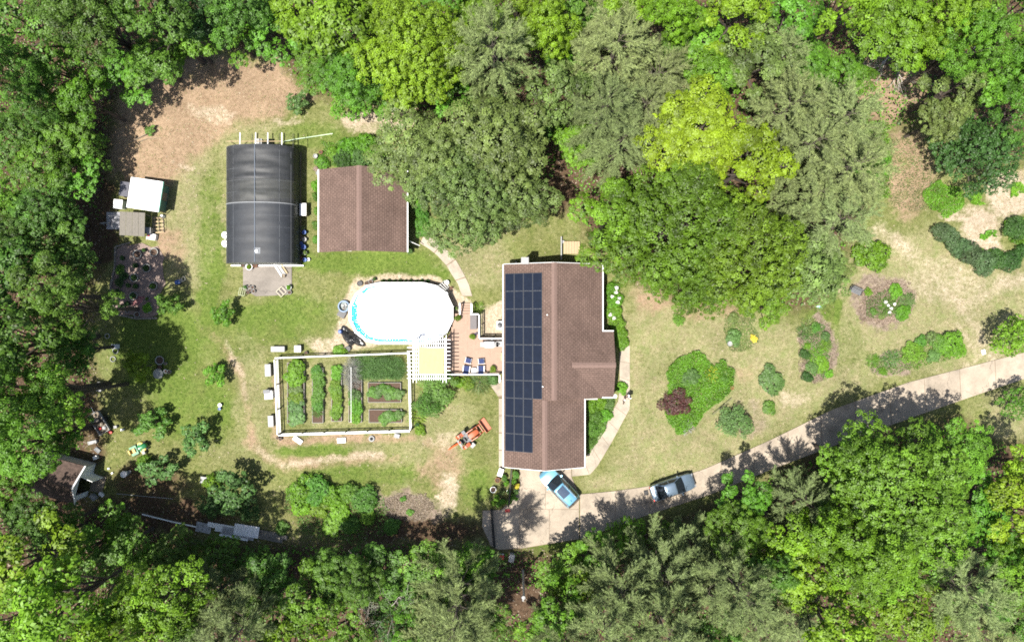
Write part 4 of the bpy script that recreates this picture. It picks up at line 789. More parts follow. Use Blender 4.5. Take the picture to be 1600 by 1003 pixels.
for k in range(4):
    c = MB(); x0 = -1.27 + k * .645; secs = [[(x0 + .625 * i / 8, yy, 1.55 + .02 * math.cos(i * math.pi) + .0 + (.06 * yy)) for i in range(9)] for yy in (-1.2, 1.2)]; 
    c.loft(secs, closed=False); c.loft([[(q[0], q[1], q[2] - .012) for q in s_] for s_ in secs], closed=False); part('roof_sheet', c, M['sheet_old'], lt)
for sx in (-1.15, 1.15):
    for sy in (-1.05, 1.05): c = MB(); c.box((sx, sy, .72), (.09, .09, 1.5)); part('post', c, M['wood'], lt)
for sy in (-1.05, 1.05): c = MB(); c.box((0, sy, 1.44 + .06 * sy), (2.5, .06, .1)); part('beam', c, M['wood'], lt)
x, y = P(195.5, 296, 1.0)
c = MB(); c.loft([[(-.5 + 1.0 * i / 16, yy, 1.15 + .03 * math.cos(i * math.pi / 1.0) + .12 * (-.5 + i / 16)) for i in range(17)] for yy in (-.75, .75)], closed=False)
t = thing('awning_sheet', 'corrugated grey awning sheet sticking out left of the coop', 'awning', (x, y, 0), RZ); part('sheet', c, mat('awning_grey', (.13, .13, .15), .5), t)
for sy in (-.65, .65): c = MB(); c.tube([(-.42, sy, -.03), (-.42, sy, 1.12)], .03, 5); part('post', c, M['wood'], t)

# ---------------------------------------------------------------- shed at lower left
sh = thing('shed', 'brown roofed shed with white gable trim and open door, shaded by trees', 'shed', (-46.2, -15.9, 0), R(-14.7))
hw = 2.0; ln = 5.2
c = MB(); c.prism([(-ln / 2 + .15, -hw + .2), (ln / 2 - .12, -hw + .2), (ln / 2 - .12, -hw + .3), (-ln / 2 + .15, -hw + .3)], -.05, 2.2); c.prism([(-ln / 2 + .15, hw - .3), (ln / 2 - .12, hw - .3), (ln / 2 - .12, hw - .2), (-ln / 2 + .15, hw - .2)], -.05, 2.2); c.box((-ln / 2 + .2, 0, 1.1), (.1, 3.4, 2.3)); part('wall', c, M['siding'], sh)
c = MB(); c.box((ln / 2 - .17, 1.25, 1.1), (.1, 1.1, 2.3)); c.box((ln / 2 - .17, -1.5, 1.1), (.1, .6, 2.3)); c.add([(ln / 2 - .22, -1.8, 2.2), (ln / 2 - .22, 1.8, 2.2), (ln / 2 - .22, 0, 3.35), (ln / 2 - .12, -1.8, 2.2), (ln / 2 - .12, 1.8, 2.2), (ln / 2 - .12, 0, 3.35)], [(2, 1, 0), (3, 4, 5), (0, 1, 4, 3), (1, 2, 5, 4), (2, 0, 3, 5)]); part('front_wall', c, M['white'], sh)
c = MB()
for k in (-1, 1): c.slab([(-ln / 2, k * hw, 2.2), (ln / 2, k * hw, 2.2), (ln / 2, 0, 3.5), (-ln / 2, 0, 3.5)], .12)
part('roof', c, mat('old_brown_roof', (.085, .058, .046), .95, var=.5, scale=3), sh)
for k in (-1, 1): c = MB(); c.slab([(ln / 2 + .01, k * (hw + .02), 2.21), (ln / 2 + .16, k * (hw + .02), 2.21), (ln / 2 + .16, 0, 3.52), (ln / 2 + .01, 0, 3.52)], .2); part('gable_trim', c, M['vinyl'], sh)
c = MB(); c.box((.6, 0, 1.0), (1.15, .05, 1.95)); dr = part('door', c, M['white'], sh); dr.location = (ln / 2 - .1, .72, 0); dr.rotation_euler = (0, 0, R(-8))
for dz in (.15, 1.0, 1.85): c = MB(); c.box((.6, -.035, dz), (1.1, .02, .08)); part('door_batten', c, M['lgrey'], dr)
c = MB(); c.slab([(ln / 2, -1.1, .14), (ln / 2 + 1.3, -1.1, .02), (ln / 2 + 1.3, .7, .02), (ln / 2, .7, .14)], .06); part('ramp', c, M['wood'], sh)
# ---------------------------------------------------------------- pool
pcx, pcy = P(626.5, 489.5, 1.3); PH, PS, PR = 1.3, 2.25, 3.05
def stadium(off, n=7):
    r = PR + off; q = []
    for k in range(n + 1): a = -math.pi / 2 + math.pi * k / n; q.append((PS + r * math.cos(a), r * math.sin(a)))
    for k in range(n + 1): a = math.pi / 2 + math.pi * k / n; q.append((-PS + r * math.cos(a), r * math.sin(a)))
    # straight sides get intermediate joints
    out = []
    for i, p in enumerate(q):
        out.append(p); nx = q[(i + 1) % len(q)]
        if abs(p[1] - nx[1]) < .01 and abs(p[0] - nx[0]) > 2:
            for t in (.25, .5, .75): out.append((p[0] + (nx[0] - p[0]) * t, p[1]))
    return out
pool = thing('pool', 'oval above-ground pool with white rim and turquoise water', 'pool', (pcx, pcy, 0))
so, si = stadium(0.0), stadium(-.06); n = len(so)
c = MB(); c.add([(p[0], p[1], -.04) for p in so] + [(p[0], p[1], PH - .05) for p in so] + [(p[0], p[1], PH - .05) for p in si] + [(p[0], p[1], -.04) for p in si], [(i, (i + 1) % n, n + (i + 1) % n, n + i) for i in range(n)] + [(2 * n + i, 2 * n + (i + 1) % n, 3 * n + (i + 1) % n, 3 * n + i) for i in range(n)] + [(n + i, n + (i + 1) % n, 2 * n + (i + 1) % n, 2 * n + i) for i in range(n)]); part('pool_wall', c, mat('pool_wall', (.4, .41, .4), .6), pool)
ro, ri = stadium(.12), stadium(-.16)
for i in range(n):
    j = (i + 1) % n; f = lambda p, q, t: (p[0] + (q[0] - p[0]) * t, p[1] + (q[1] - p[1]) * t)
    c = MB(); c.prism([f(ro[i], ro[j], .012), f(ro[i], ro[j], .988), f(ri[i], ri[j], .988), f(ri[i], ri[j], .012)], PH - .05, PH + .02); part('rim_segment', c, M['vinyl'], pool)
    c = MB(); a = so[i]; k = (PR + .07) / PR; c.box((a[0] * 1.0 + (.06 if a[0] > PS else -.06 if a[0] < -PS else 0), a[1] * 1.02, PH / 2 - .03), (.14, .12, PH - .04)); part('upright', c, M['vinyl'], pool)
wm, wnt, wb = base_mat('pool_water'); wb.inputs['Base Color'].default_value = (.02, .42, .50, 1); wb.inputs['Roughness'].default_value = .06
wn = _n(wnt, 'ShaderNodeTexNoise'); wn.inputs['Scale'].default_value = 3.5; wn.inputs['Detail'].default_value = 3; wtc = _n(wnt, 'ShaderNodeTexCoord'); wnt.links.new(wtc.outputs['Object'], wn.inputs['Vector'])
wbp = _n(wnt, 'ShaderNodeBump'); wbp.inputs['Distance'].default_value = .05; wnt.links.new(wn.outputs['Fac'], wbp.inputs['Height']); wnt.links.new(wbp.outputs[0], wb.inputs['Normal'])
wcr = _n(wnt, 'ShaderNodeValToRGB'); wcr.color_ramp.elements[0].position = .35; wcr.color_ramp.elements[0].color = (.01, .33, .42, 1); wcr.color_ramp.elements[1].position = .65; wcr.color_ramp.elements[1].color = (.06, .55, .60, 1); wnt.links.new(wn.outputs['Fac'], wcr.inputs[0]); wnt.links.new(wcr.outputs[0], wb.inputs['Base Color'])
c = MB(); c.prism(stadium(-.07), .0, PH - .16); part('water', c, wm, pool)
rs = random.Random(3); cv = []
for i, (p0, p1) in enumerate(zip(stadium(-.13, 7), stadium(-.13, 7)[1:] + stadium(-.13, 7)[:1])):
    for t in (0, .2, .4, .6, .8):
        x = p0[0] + (p1[0] - p0[0]) * t; y = p0[1] + (p1[1] - p0[1]) * t
        a = math.atan2(y / 3.05, x / 5.3); left = max(0, -math.cos(a)); down = max(0, -math.sin(a))
        k = .60 * left ** 2.2 + .30 * down ** 2 * (1 if x < 3.2 else .3) + rs.uniform(-.02, .05); k = min(k, .62)
        if left > .75 and y > .9: k *= .35
        L_ = math.hypot(x, y); cv.append((x - x / L_ * max(k, .005), y - y / L_ * max(k, .005)))
c = MB(); c.prism(cv, PH - .155, PH - .115); t = tag(link('pool_cover', c.mesh('pool_cover'), M['cover']), 'bright white floating cover over most of the oval pool', 'pool cover'); t.location = (pcx, pcy, 0)

# ---------------------------------------------------------------- deck
DZ = .8
deckpoly = [P(*q, DZ) for q in [(709, 490), (748, 490), (748, 527), (788, 527), (788, 584), (692, 584), (690, 541), (697, 531), (703, 520), (707, 508)]]
dk = thing('deck', 'tan plank deck between the pool and the house', 'deck', (-4.2, -2.6, 0))
def clipx(poly, x):
    ys = []
    for (x1, y1), (x2, y2) in zip(poly, poly[1:] + poly[:1]):
        if (x1 <= x < x2) or (x2 <= x < x1): ys.append(y1 + (y2 - y1) * (x - x1) / (x2 - x1))
    return sorted(ys)
xs = [p[0] for p in deckpoly]; x = min(xs) + .01; bw = .14
while x + bw < max(xs):
    y0 = clipx(deckpoly, x + bw / 2)
    if len(y0) >= 2 and y0[-1] - y0[0] > .2: c = MB(); c.box((x + bw / 2, (y0[0] + y0[-1]) / 2, DZ - .015), (bw - .008, y0[-1] - y0[0], .03)); part('board', c, M['deck'], dk, True)
    x += bw
c = MB()
for q in [(712, 493), (745, 493), (745, 530), (784, 530), (784, 581), (740, 581), (700, 581), (712, 530), (760, 555)]: x, y = P(*q, DZ); c.box((x, y, DZ / 2 - .03), (.12, .12, DZ - .02))
part('support_post', c, M['wood'], dk, True)
c = MB()
for yy in (P(0, 531, DZ)[1], P(0, 556, DZ)[1], P(0, 580, DZ)[1]): c.box(((P(700, 0, DZ)[0] + P(787, 0, DZ)[0]) / 2, yy, DZ - .11), (P(787, 0, DZ)[0] - P(702, 0, DZ)[0], .05, .15))
part('joist', c, M['wood'], dk, True)
def railing(name, label, pts, z0, h, gap=1.2, board=.13, m=None, bal=True):
    """deck railing along world points"""
    m = m or M['vinyl']; t = thing(name, label, 'railing', ((pts[0][0] + pts[-1][0]) / 2, (pts[0][1] + pts[-1][1]) / 2, z0))
    for a, b in zip(pts[:-1], pts[1:]):
        L_ = math.hypot(b[0] - a[0], b[1] - a[1]); an = math.atan2(b[1] - a[1], b[0] - a[0]); mx_, my_ = (a[0] + b[0]) / 2, (a[1] + b[1]) / 2
        c = MB(); c.box((mx_, my_, z0 + h), (L_, board, .04), an); part('top_rail', c, m, t, True)
        c = MB(); c.box((mx_, my_, z0 + .12), (L_, .05, .05), an); part('bottom_rail', c, m, t, True)
        k = max(1, round(L_ / gap))
        for i in range(k + 1): c = MB(); c.box((a[0] + (b[0] - a[0]) * i / k, a[1] + (b[1] - a[1]) * i / k, z0 + h / 2 + .02), (.10, .10, h + .1)); part('post', c, m, t, True)
        if bal:
            k = int(L_ / .14)
            for i in range(1, k): c = MB(); c.box((a[0] + (b[0] - a[0]) * i / k, a[1] + (b[1] - a[1]) * i / k, z0 + h / 2), (.03, .03, h - .2)); part('baluster', c, m, t, True)
    return t
Q = lambda px, py: P(px, py, 1.7)
railing('deck_railing', 'white railing on the deck corner by the grey storage bench', [Q(735.5, 491), Q(748.5, 491), Q(748.5, 529), Q(787, 529)], DZ, .9)
railing('deck_railing', 'white railing along the lower deck edge behind the blue chairs', [Q(703, 585), Q(780.5, 585), Q(780.5, 597)], DZ, .9)
railing('stair_railing', 'left white handrail of the deck stairs', [Q(718, 491), Q(718, 475)], .35, .9, 1.2, .16, None, False)
railing('stair_railing', 'right white handrail of the deck stairs', [Q(736.5, 489.5), Q(736.5, 475)], .35, .9, 1.2, .16, None, False)
stp = thing('deck_stairs', 'four tread white edged stairs from the deck down to the walk', 'stairs', (*P(727, 482), 0))
for k in range(4):
    x, y = P(727, 488 - k * 4.1, .6); c = MB(); c.box((x, y, DZ - .16 * (k + 1) + .0), (1.05, .26, .04)); part('tread', c, M['deck'], stp, True); c = MB(); c.box((x, y - .12, DZ - .16 * (k + 1) - .09), (1.05, .02, .14)); part('riser', c, M['lgrey'], stp, True)
for sx in (-.56, .56):
    x, y = P(727, 482, .6); c = MB(); c.add([(x + sx - .02, y - .5, -.03), (x + sx - .02, y + .65, -.03), (x + sx - .02, y + .65, .12), (x + sx - .02, y - .5, .74), (x + sx + .02, y - .5, -.03), (x + sx + .02, y + .65, -.03), (x + sx + .02, y + .65, .12), (x + sx + .02, y - .5, .74)], [(3, 2, 1, 0), (4, 5, 6, 7), (0, 1, 5, 4), (1, 2, 6, 5), (2, 3, 7, 6), (3, 0, 4, 7)]); part('stringer', c, M['vinyl'], stp, True)

# ---------------------------------------------------------------- pergola
pg = thing('pergola', 'white slatted pergola with pale yellow canopy beside the pool', 'pergola', (*P(670, 562), 0)); PZ = 3.0
W = lambda px, py, z=PZ: P(px, py, z)
for px in (648, 694.5):
    for py in (530, 592): x, y = W(px, py); c = MB(); c.box((x, y, PZ / 2 - .08), (.14, .14, PZ + .1)); part('post', c, M['vinyl'], pg, True)
    for dx in (-.17, .17):
        x, ya = W(px, 523); _, yb_ = W(px, 598); c = MB(); c.box((x + dx, (ya + yb_) / 2, PZ - .1), (.05, ya - yb_, .2)); part('beam', c, M['vinyl'], pg, True)
for k in range(11):
    py = 531 + k * 5.98; xa, y = W(636, py, PZ + .1); xb_, _ = W(704, py, PZ + .1); c = MB(); c.box(((xa + xb_) / 2, y, PZ + .08), (xb_ - xa, .055, .16)); part('rafter', c, M['vinyl'], pg, True)
for k in range(15):
    px = 647 + k * 3.42; x, ya = W(px, 528, PZ + .2); _, yb_ = W(px, 594, PZ + .2); c = MB(); c.box((x, (ya + yb_) / 2, PZ + .185), (.06, ya - yb_, .04)); part('slat', c, M['vinyl'], pg, True)
cn = MB(); nx, ny = 14, 12; secs = []
for j in range(ny + 1):
    sec = []
    for i in range(nx + 1):
        x, y = W(654.5 + 39 * i / nx - .6 * (j / ny), 543 + 40.5 * j / ny + 1.4 * i / nx, PZ + .3); sec.append((x, y, PZ + .255 + .035 * math.sin(i * 2.1 + j * .5) * math.sin(math.pi * j / ny) + .012 * math.sin(j * 1.7 + i)))
    secs.append(sec)
cn.loft(secs, closed=False); part('canopy', cn, M['yellow_cloth'], pg, True, smooth=60)

# ---------------------------------------------------------------- vegetable garden fence
FH = 1.15
def fence(name, label, a, b, nposts):
    t = thing(name, label, 'fence', ((a[0] + b[0]) / 2, (a[1] + b[1]) / 2, 0)); L_ = math.hypot(b[0] - a[0], b[1] - a[1]); an = math.atan2(b[1] - a[1], b[0] - a[0])
    for i in range(nposts + 1): c = MB(); k = i / nposts; c.box((a[0] + (b[0] - a[0]) * k, a[1] + (b[1] - a[1]) * k, FH / 2 - .03), (.09, .09, FH + .14)); part('post', c, M['wood'], t, True)
    for i in range(nposts):
        k0, k1 = i / nposts, (i + 1) / nposts; mx_, my_ = a[0] + (b[0] - a[0]) * (k0 + k1) / 2, a[1] + (b[1] - a[1]) * (k0 + k1) / 2
        c = MB(); c.box((mx_, my_, FH + .045), (L_ / nposts - .015, .115, .035), an); part('top_board', c, M['vinyl'], t, True)
        for z in (.55, .15): c = MB(); c.box((mx_, my_, z), (L_ / nposts - .015, .04, .12), an); part('rail', c, M['vinyl'], t, True)
    return t
G = lambda px, py: P(px, py, FH)
fence('garden_fence', 'white rail fence on the upper side of the vegetable garden', G(429.5, 559.5), G(640, 551.5), 6); fence('garden_fence', 'white rail fence on the left side of the vegetable garden', G(429, 562), G(433.5, 679), 3)
fence('garden_fence', 'white rail fence on the lower side of the vegetable garden', G(435, 680), G(640, 674), 6); fence('garden_fence', 'white rail fence on the right side of the vegetable garden', G(638, 553), G(641, 672), 3)
def rbed(label, x0, y0, x1, y1, m=None, soil=None, h=.34):
    (ax, ay), (bx, by) = P(x0, y1, h), P(x1, y0, h); t = thing('raised_bed', label, 'raised bed', ((ax + bx) / 2, (ay + by) / 2, 0), 0, 'raised beds of the vegetable garden'); m = m or M['wood']; w_ = .05
    for (c_, d) in ((((ax + bx) / 2, ay, h / 2 - .02), (bx - ax + w_, w_, h + .04)), (((ax + bx) / 2, by, h / 2 - .02), (bx - ax + w_, w_, h + .04)), ((ax, (ay + by) / 2, h / 2 - .02), (w_, by - ay - w_, h + .04)), ((bx, (ay + by) / 2, h / 2 - .02), (w_, by - ay - w_, h + .04))):
        c = MB(); c.box(c_, d); part('side_board', c, m, t, True)
    c = MB(); c.prism([(ax + .02, ay + .02), (bx - .02, ay + .02), (bx - .02, by - .02), (ax + .02, by - .02)], 0, h - .07); part('soil', c, soil or M['soil'], t, True)
    return t
gw = mat('grey_board', (.22, .21, .19), .8, var=.15)
BEDS = [('leftmost raised bed with bushy vegetables in the fenced garden', 449, 567, 475, 661), ('second raised bed from left, narrow, in the fenced garden', 488, 575, 504.5, 660.5), ('third raised bed from left with yellowing plants in garden', 518, 573, 533.5, 658), ('raised bed with tall grey dried plants in the fenced garden', 545, 575, 565, 659.5),
        ('wide raised bed of squash at right of the fenced garden', 575, 598, 626, 628.5), ('wide half bare raised bed in lower right garden corner', 576.5, 640, 627.5, 660)]
for l_, *bx_ in BEDS: rbed(l_, *bx_, gw)
rv = random.Random(5)
def crop(px, py, r, h, proto, m, label, name='vegetable_plant', cat='plant', group=None, z=.25, sz=None):
    x, y = P(px, py, z + h * .5); f = (CAM_H - z) / CAM_H / 15
    return plant(name, proto, x, y, r * f * 1.22, h / HT[proto[0]], LF[m], label, cat, group, z=z)
for i, (py, r, h, k, m, d) in enumerate(((574, 13, .9, 'B3', 'b', 'bright green bushy plant at the top of the leftmost raised bed'), (590, 13, .9, 'B3', 'b', 'second bright green bushy plant in the leftmost raised bed'), (608, 10, .5, 'B1', 'g', 'pale plant in the upper middle of the leftmost raised bed'), (622, 12, .6, 'B1', 'y', 'yellow green plant in the middle of the leftmost raised bed'), (637, 12, .6, 'B3', 'k', 'blue green plant in the lower half of leftmost raised bed'), (652, 12, .5, 'B3', 'k', 'lowest blue green plant in the leftmost raised bed'))): crop(461 + rv.uniform(-2, 2), py, r, h, k, m, d)
for i in range(8): crop(496 + rv.uniform(-2, 2), 578 + i * 9.2, 8.5 - (i > 6) * 2, .55, 'B1' if i < 7 else 'S2', 's', ORD[i] + ' plant from top in the second narrow raised bed')
for i in range(8): crop(525.5 + rv.uniform(-2, 2), 578 + i * 10, 8, .45, 'B1', 'b' if i < 2 else 'y', ORD[i] + ' plant from top in the third raised bed')
for i in range(3): crop(549 + rv.uniform(-2, 2), 572 + i * 12, 10, 1.1, 'S1', 'w', ORD[i] + ' tall grey dried stalk clump in the fenced garden')
for i in range(4): crop(556 + rv.uniform(-2, 2), 618 + i * 11.5, 9.5, .55, 'B1', 'k' if i == 0 else 'b', ORD[i] + ' green plant from top below the grey dried stalks')
for i in range(5): crop(566 + i * 12.5, 573 + rv.uniform(-4, 4), 14, 1.0, 'S3', 'k', ORD[i] + ' feathery asparagus clump from left in the garden', 'asparagus_plant', group='asparagus clumps', z=0)
for i in range(6): crop(584 + i * 7.5, 612 + rv.uniform(-5, 5), 8, .5, 'B3', 'k' if i % 2 else 's', ORD[i] + ' squash plant from left in the wide upper bed')
for i in range(4): crop(600 + i * 7.5, 651 + rv.uniform(-3, 3), 8, .5, 'B3', 'k' if i % 2 else 's', ORD[i] + ' leafy plant from left in the half bare bed')
tr = thing('trellis', 'thin white trellis frame over the bed with dried plants', 'trellis', (*P(548, 620), 0))
for py in (575, 617, 659): x, y = P(548.5, py, 1.3); c = MB(); c.tube([(x, y, -.02), (x, y, 1.4)], .025, 5); part('post', c, M['vinyl'], tr, True)
c = MB(); c.tube([P3(548.5, 574, 1.4), P3(548.5, 660, 1.4)], .025, 5); part('top_bar', c, M['vinyl'], tr, True)
# ---------------------------------------------------------------- vehicles
def wheel(root, c, r, wd, axis='y', rim=None):
    T_ = Matrix.Translation(c) @ Matrix.Rotation(R(90), 4, 'X')
    w_ = MB(); w_.lathe((0, 0, 0), [(r * .62, -wd / 2), (r * .93, -wd / 2), (r, -wd * .3), (r, wd * .3), (r * .93, wd / 2), (r * .62, wd / 2)], 20, T_); o = part('wheel', w_, M['tyre'], root, smooth=35)
    q = MB(); q.lathe((0, 0, 0), [(0, -wd * .42), (r * .2, -wd * .5), (r * .62, -wd * .46), (r * .62, wd * .46), (r * .2, wd * .5), (0, wd * .42)], 16, T_); part('rim', q, rim or M['steel'], o, smooth=35); return o
def car(name, label, loc, rz, paint, S):
    t = thing(name, label, 'car', loc, rz); W2 = S['W'] / 2; secs = []
    for x, wf, h in S['st']:
        w_ = W2 * wf; zb = .22 if abs(x) < 2.1 else .34; hf = [(w_ * .93, zb), (w_, .45), (w_, .66 if h > .7 else h * .9), (w_ * .985, h * .87), (w_ * .93, h * .965), (w_ * .62, h * .995), (w_ * .3, h * 1.01)]
        secs.append([(x, y, z) for y, z in hf] + [(x, 0, h * 1.015)] + [(x, -y, z) for y, z in hf[::-1]])
    b = MB(); b.loft(secs); part('body', b, paint, t, smooth=32)
    (x1, x0, hw, zb), (r1, r0, hr, zr) = S['cb'], S['cr']
    c = MB(); k = 8; rows = []
    for a in range(k + 1):
        f = a / k; xx = x1 + (x0 - x1) * f; xr = r1 + (r0 - r1) * f; up = math.sin(math.pi * f) ** .7 * .035
        bw = hw * (1 - .10 * abs(2 * f - 1) ** 3); tw = hr * (1 - .10 * abs(2 * f - 1) ** 3)
        rows.append([(xx, bw, zb), (xr, tw, zr + up * .3), (xr, tw * .82, zr + .035 + up), (xr, tw * .4, zr + .055 + up), (xr, 0, zr + .06 + up), (xr, -tw * .4, zr + .055 + up), (xr, -tw * .82, zr + .035 + up), (xr, -tw, zr + .3 * up), (xx, -bw, zb)])
    c.loft(rows); part('cabin', c, paint, t, smooth=40)
    def glass(nm, q, off, n=1):
        # q: bl br tr tl ; inset already applied
        v = [Vector(p) for p in q]; nn = (v[1] - v[0]).cross(v[3] - v[0]).normalized()
        if nn.dot(((v[0] + v[2]) / 2) - Vector(((x0 + x1) / 2, 0, zb))) < 0: nn = -nn
        g = MB(); m_ = 6; A = [v[0].lerp(v[1], i / m_) for i in range(m_ + 1)]; B = [v[3].lerp(v[2], i / m_) for i in range(m_ + 1)]
        bul = [math.sin(math.pi * i / m_) * off for i in range(m_ + 1)]
        top = [tuple(A[i] + nn * (.016 + bul[i])) for i in range(m_ + 1)]; tp2 = [tuple(B[i] + nn * (.016 + bul[i])) for i in range(m_ + 1)]
        bo = [tuple(A[i] - nn * .03) for i in range(m_ + 1)]; bo2 = [tuple(B[i] - nn * .03) for i in range(m_ + 1)]
        g.loft([top, tp2], closed=False); g.loft([bo2, bo], closed=False); g.loft([bo, top], closed=False); g.loft([tp2, bo2], closed=False); part(nm, g, M['glass'], t, smooth=40)
    lp = lambda a, b, f: a + (b - a) * f
    def face(xa, xb, ya, yb, za, zbb, f0=.06, f1=.92, e=.90):
        return [(lp(xa, xb, f0), e * lp(ya, yb, f0), lp(za, zbb, f0)), (lp(xa, xb, f0), -e * lp(ya, yb, f0), lp(za, zbb, f0)), (lp(xa, xb, f1), -e * lp(ya, yb, f1), lp(za, zbb, f1)), (lp(xa, xb, f1), e * lp(ya, yb, f1), lp(za, zbb, f1))]
    glass('windshield', face(x1 + .06, r1, hw * .98, hr * .98, zb, zr + .03, .0, 1.0, .97), .09); glass('rear_window', face(x0 - .04, r0, hw * .95, hr * .95, zb, zr + .03, .04, 1.0, .95), .06)
    for s in (1, -1):
        for fa, fb in ((.10, .50), (.54, .90)):
            qa = lambda f, g: (lp(lp(x1, x0, f), lp(r1, r0, f), g), s * lp(hw, hr, g) * (1 - .10 * abs(2 * f - 1) ** 3), lp(zb, zr, g)); glass('side_window', [qa(fa, .1), qa(fb, .1), qa(fb, .88), qa(fa, .88)], .0)
        w_ = MB(); w_.loft([[(x1 - .25, s * (hw + .02), zb + .02), (x1 - .25, s * (hw + .2), zb + .02), (x1 - .25, s * (hw + .2), zb + .15), (x1 - .25, s * (hw + .02), zb + .13)], [(x1 - .38, s * (hw + .02), zb), (x1 - .38, s * (hw + .22), zb), (x1 - .38, s * (hw + .22), zb + .15), (x1 - .38, s * (hw + .02), zb + .15)]]); part('mirror', w_, paint, t)
        h = MB(); xf = S['st'][1][0]; h.box((xf - .03, s * W2 * .66, .66), (.16, .26, .10), -s * .45); part('headlight', h, mat('lamp_clear', (.16, .17, .18), .1), t)
        h = MB(); xf = S['st'][-2][0]; h.box((xf + .02, s * W2 * .72, .82), (.08, .24, .14), s * .3); part('tail_light', h, M['red'], t)
        for xx in S['wx']: wheel(t, (xx, s * (W2 - .12), .335), .335, .24)
        if S.get('rails'): g = MB(); g.tube([(r1 - .2, s * hr * .9, zr + .04), (r1 - .3, s * hr * .9, zr + .12), (r0 + .2, s * hr * .9, zr + .12), (r0 + .1, s * hr * .9, zr + .04)], .02, 6); part('roof_rail', g, M['steel'], t)
    if S.get('sun'):
        g = MB(); a, b_ = S['sun']; g.loft([[(a, -.46, zr + .084), (a, -.2, zr + .10), (a, .2, zr + .10), (a, .46, zr + .084)], [(b_, -.46, zr + .088), (b_, -.2, zr + .104), (b_, .2, zr + .104), (b_, .46, zr + .088)]], closed=False); part('sunroof', g, mat('sunroof_glass', (.035, .055, .09), .12, spec=.6), t, smooth=40)
    for xx in (S['st'][0][0] - .02, S['st'][-1][0] + .02): g = MB(); g.box((xx, 0, .5), (.10, S['W'] * .6, .2)); part('bumper_insert', g, M['black'], t)
    g = MB(); g.tube([(r0 + .35, 0, zr + .08), (r0 + .25, 0, zr + .17)], .025, 6); part('antenna', g, M['black'], t)
    return t
SUV = dict(W=1.86, st=[(2.32, .45, .58), (2.26, .70, .76), (2.12, .87, .90), (1.9, .95, .96), (1.6, .98, 1.0), (1.0, 1, 1.06), (0, 1, 1.07), (-1.2, 1, 1.07), (-1.95, .98, 1.06), (-2.18, .92, 1.03), (-2.28, .82, .85)], cb=(1.05, -2.22, .88, 1.03), cr=(.28, -1.92, .66, 1.60), wx=(1.42, -1.32), sun=(.10, -1.02), rails=True)
SED = dict(W=1.80, st=[(2.32, .42, .50), (2.27, .66, .66), (2.15, .82, .76), (1.9, .93, .84), (1.5, .98, .90), (.9, 1, .95), (0, 1, .97), (-1.2, 1, .98), (-1.85, .96, .98), (-2.12, .88, .96), (-2.27, .74, .90), (-2.33, .55, .75)], cb=(1.02, -1.72, .84, .94), cr=(.22, -.92, .62, 1.40), wx=(1.38, -1.38))
x, y = P(874, 760.5, .8); car('parked_car', 'bright blue SUV with sunroof nosed under the house eave', (x, y, .05), R(134), mat('blue_car_paint', (.12, .30, .42), .25, .35, var=.04, coat=1.0), SUV)
x, y = P(1051, 760.5, .7); car('parked_car', 'silver grey sedan parked on the driveway in dappled shade', (x, y, .05), R(18.5), mat('silver_car_paint', (.13, .18, .235), .28, .45, var=.05, coat=1.0), SED)

# orange compact tractor
x, y = P(735, 681, .8); t = thing('tractor', 'orange compact tractor with front loader bucket on the lawn', 'tractor', (x, y, 0), R(35))
c = MB(); c.loft([[(a, -w_, .55), (a, -w_, h - .1), (a, -w_ * .7, h), (a, w_ * .7, h), (a, w_, h - .1), (a, w_, .55)] for a, w_, h in ((-.15, .30, 1.12), (.3, .31, 1.12), (.75, .29, 1.06), (.95, .24, .95))]); part('hood', c, M['orange'], t, smooth=30)
c = MB(); c.box((-.1, 0, .5), (2.2, .3, .3)); part('chassis', c, M['dark_metal'], t)
c = MB(); c.box((-.45, 0, .62), (.65, 1.0, .05)); part('floor_plate', c, M['grey'], t)
c = MB(); c.box((-.85, 0, .86), (.45, .46, .12)); c.box((-1.08, 0, 1.10), (.1, .46, .42)); part('seat', c, M['black'], t)
c = MB(); c.tube([(-.15, 0, .9), (-.38, 0, 1.18)], .025, 6); c.tube([(-.40 + .05 * math.cos(a), .18 * math.sin(a), 1.2 + .17 * math.cos(a) * .6) for a in [k * math.pi / 6 for k in range(13)]], .018, 5); part('steering_wheel', c, M['black'], t)
for s in (1, -1):
    c = MB(); c.loft([[(a, s * .42, z), (a, s * .80, z), (a, s * .80, z - .05), (a, s * .42, z - .05)] for a, z in ((-1.35, .78), (-1.1, .98), (-.75, 1.0), (-.45, .86))]); part('fender', c, M['orange'], t, smooth=30)
    wheel(t, (-.85, s * .66, .5), .5, .32, rim=M['lgrey']); wheel(t, (.65, s * .52, .32), .32, .2, rim=M['lgrey'])
    c = MB(); c.tube([(-.2, s * .48, .95), (.6, s * .48, 1.0), (1.15, s * .44, .55), (1.55, s * .40, .35)], .055, 6); part('loader_arm', c, M['orange'], t); c = MB(); c.tube([(.2, s * .48, .6), (1.0, s * .45, .72)], .03, 6); part('hydraulic_cylinder', c, M['steel'], t)
c = MB(); c.tube([(-1.2, -.5, .6), (-1.22, -.5, 1.95), (-1.22, .5, 1.95), (-1.2, .5, .6)], .05, 8); part('roll_bar', c, M['lgrey'], t)
c = MB(); c.box((.98, 0, .78), (.05, .95, .06)); part('brush_guard', c, M['orange'], t); c = MB(); c.box((1.28, 0, .48), (.08, .85, .08)); part('cross_tube', c, M['orange'], t)
bk = MB()
pr = [(1.50, .62), (1.48, .12), (1.60, .03), (2.15, .02), (2.15, .05), (1.62, .08), (1.53, .15), (1.55, .62)]
bk.loft([[(a, s * .70, z) for a, z in pr] for s in (-1, 1)])
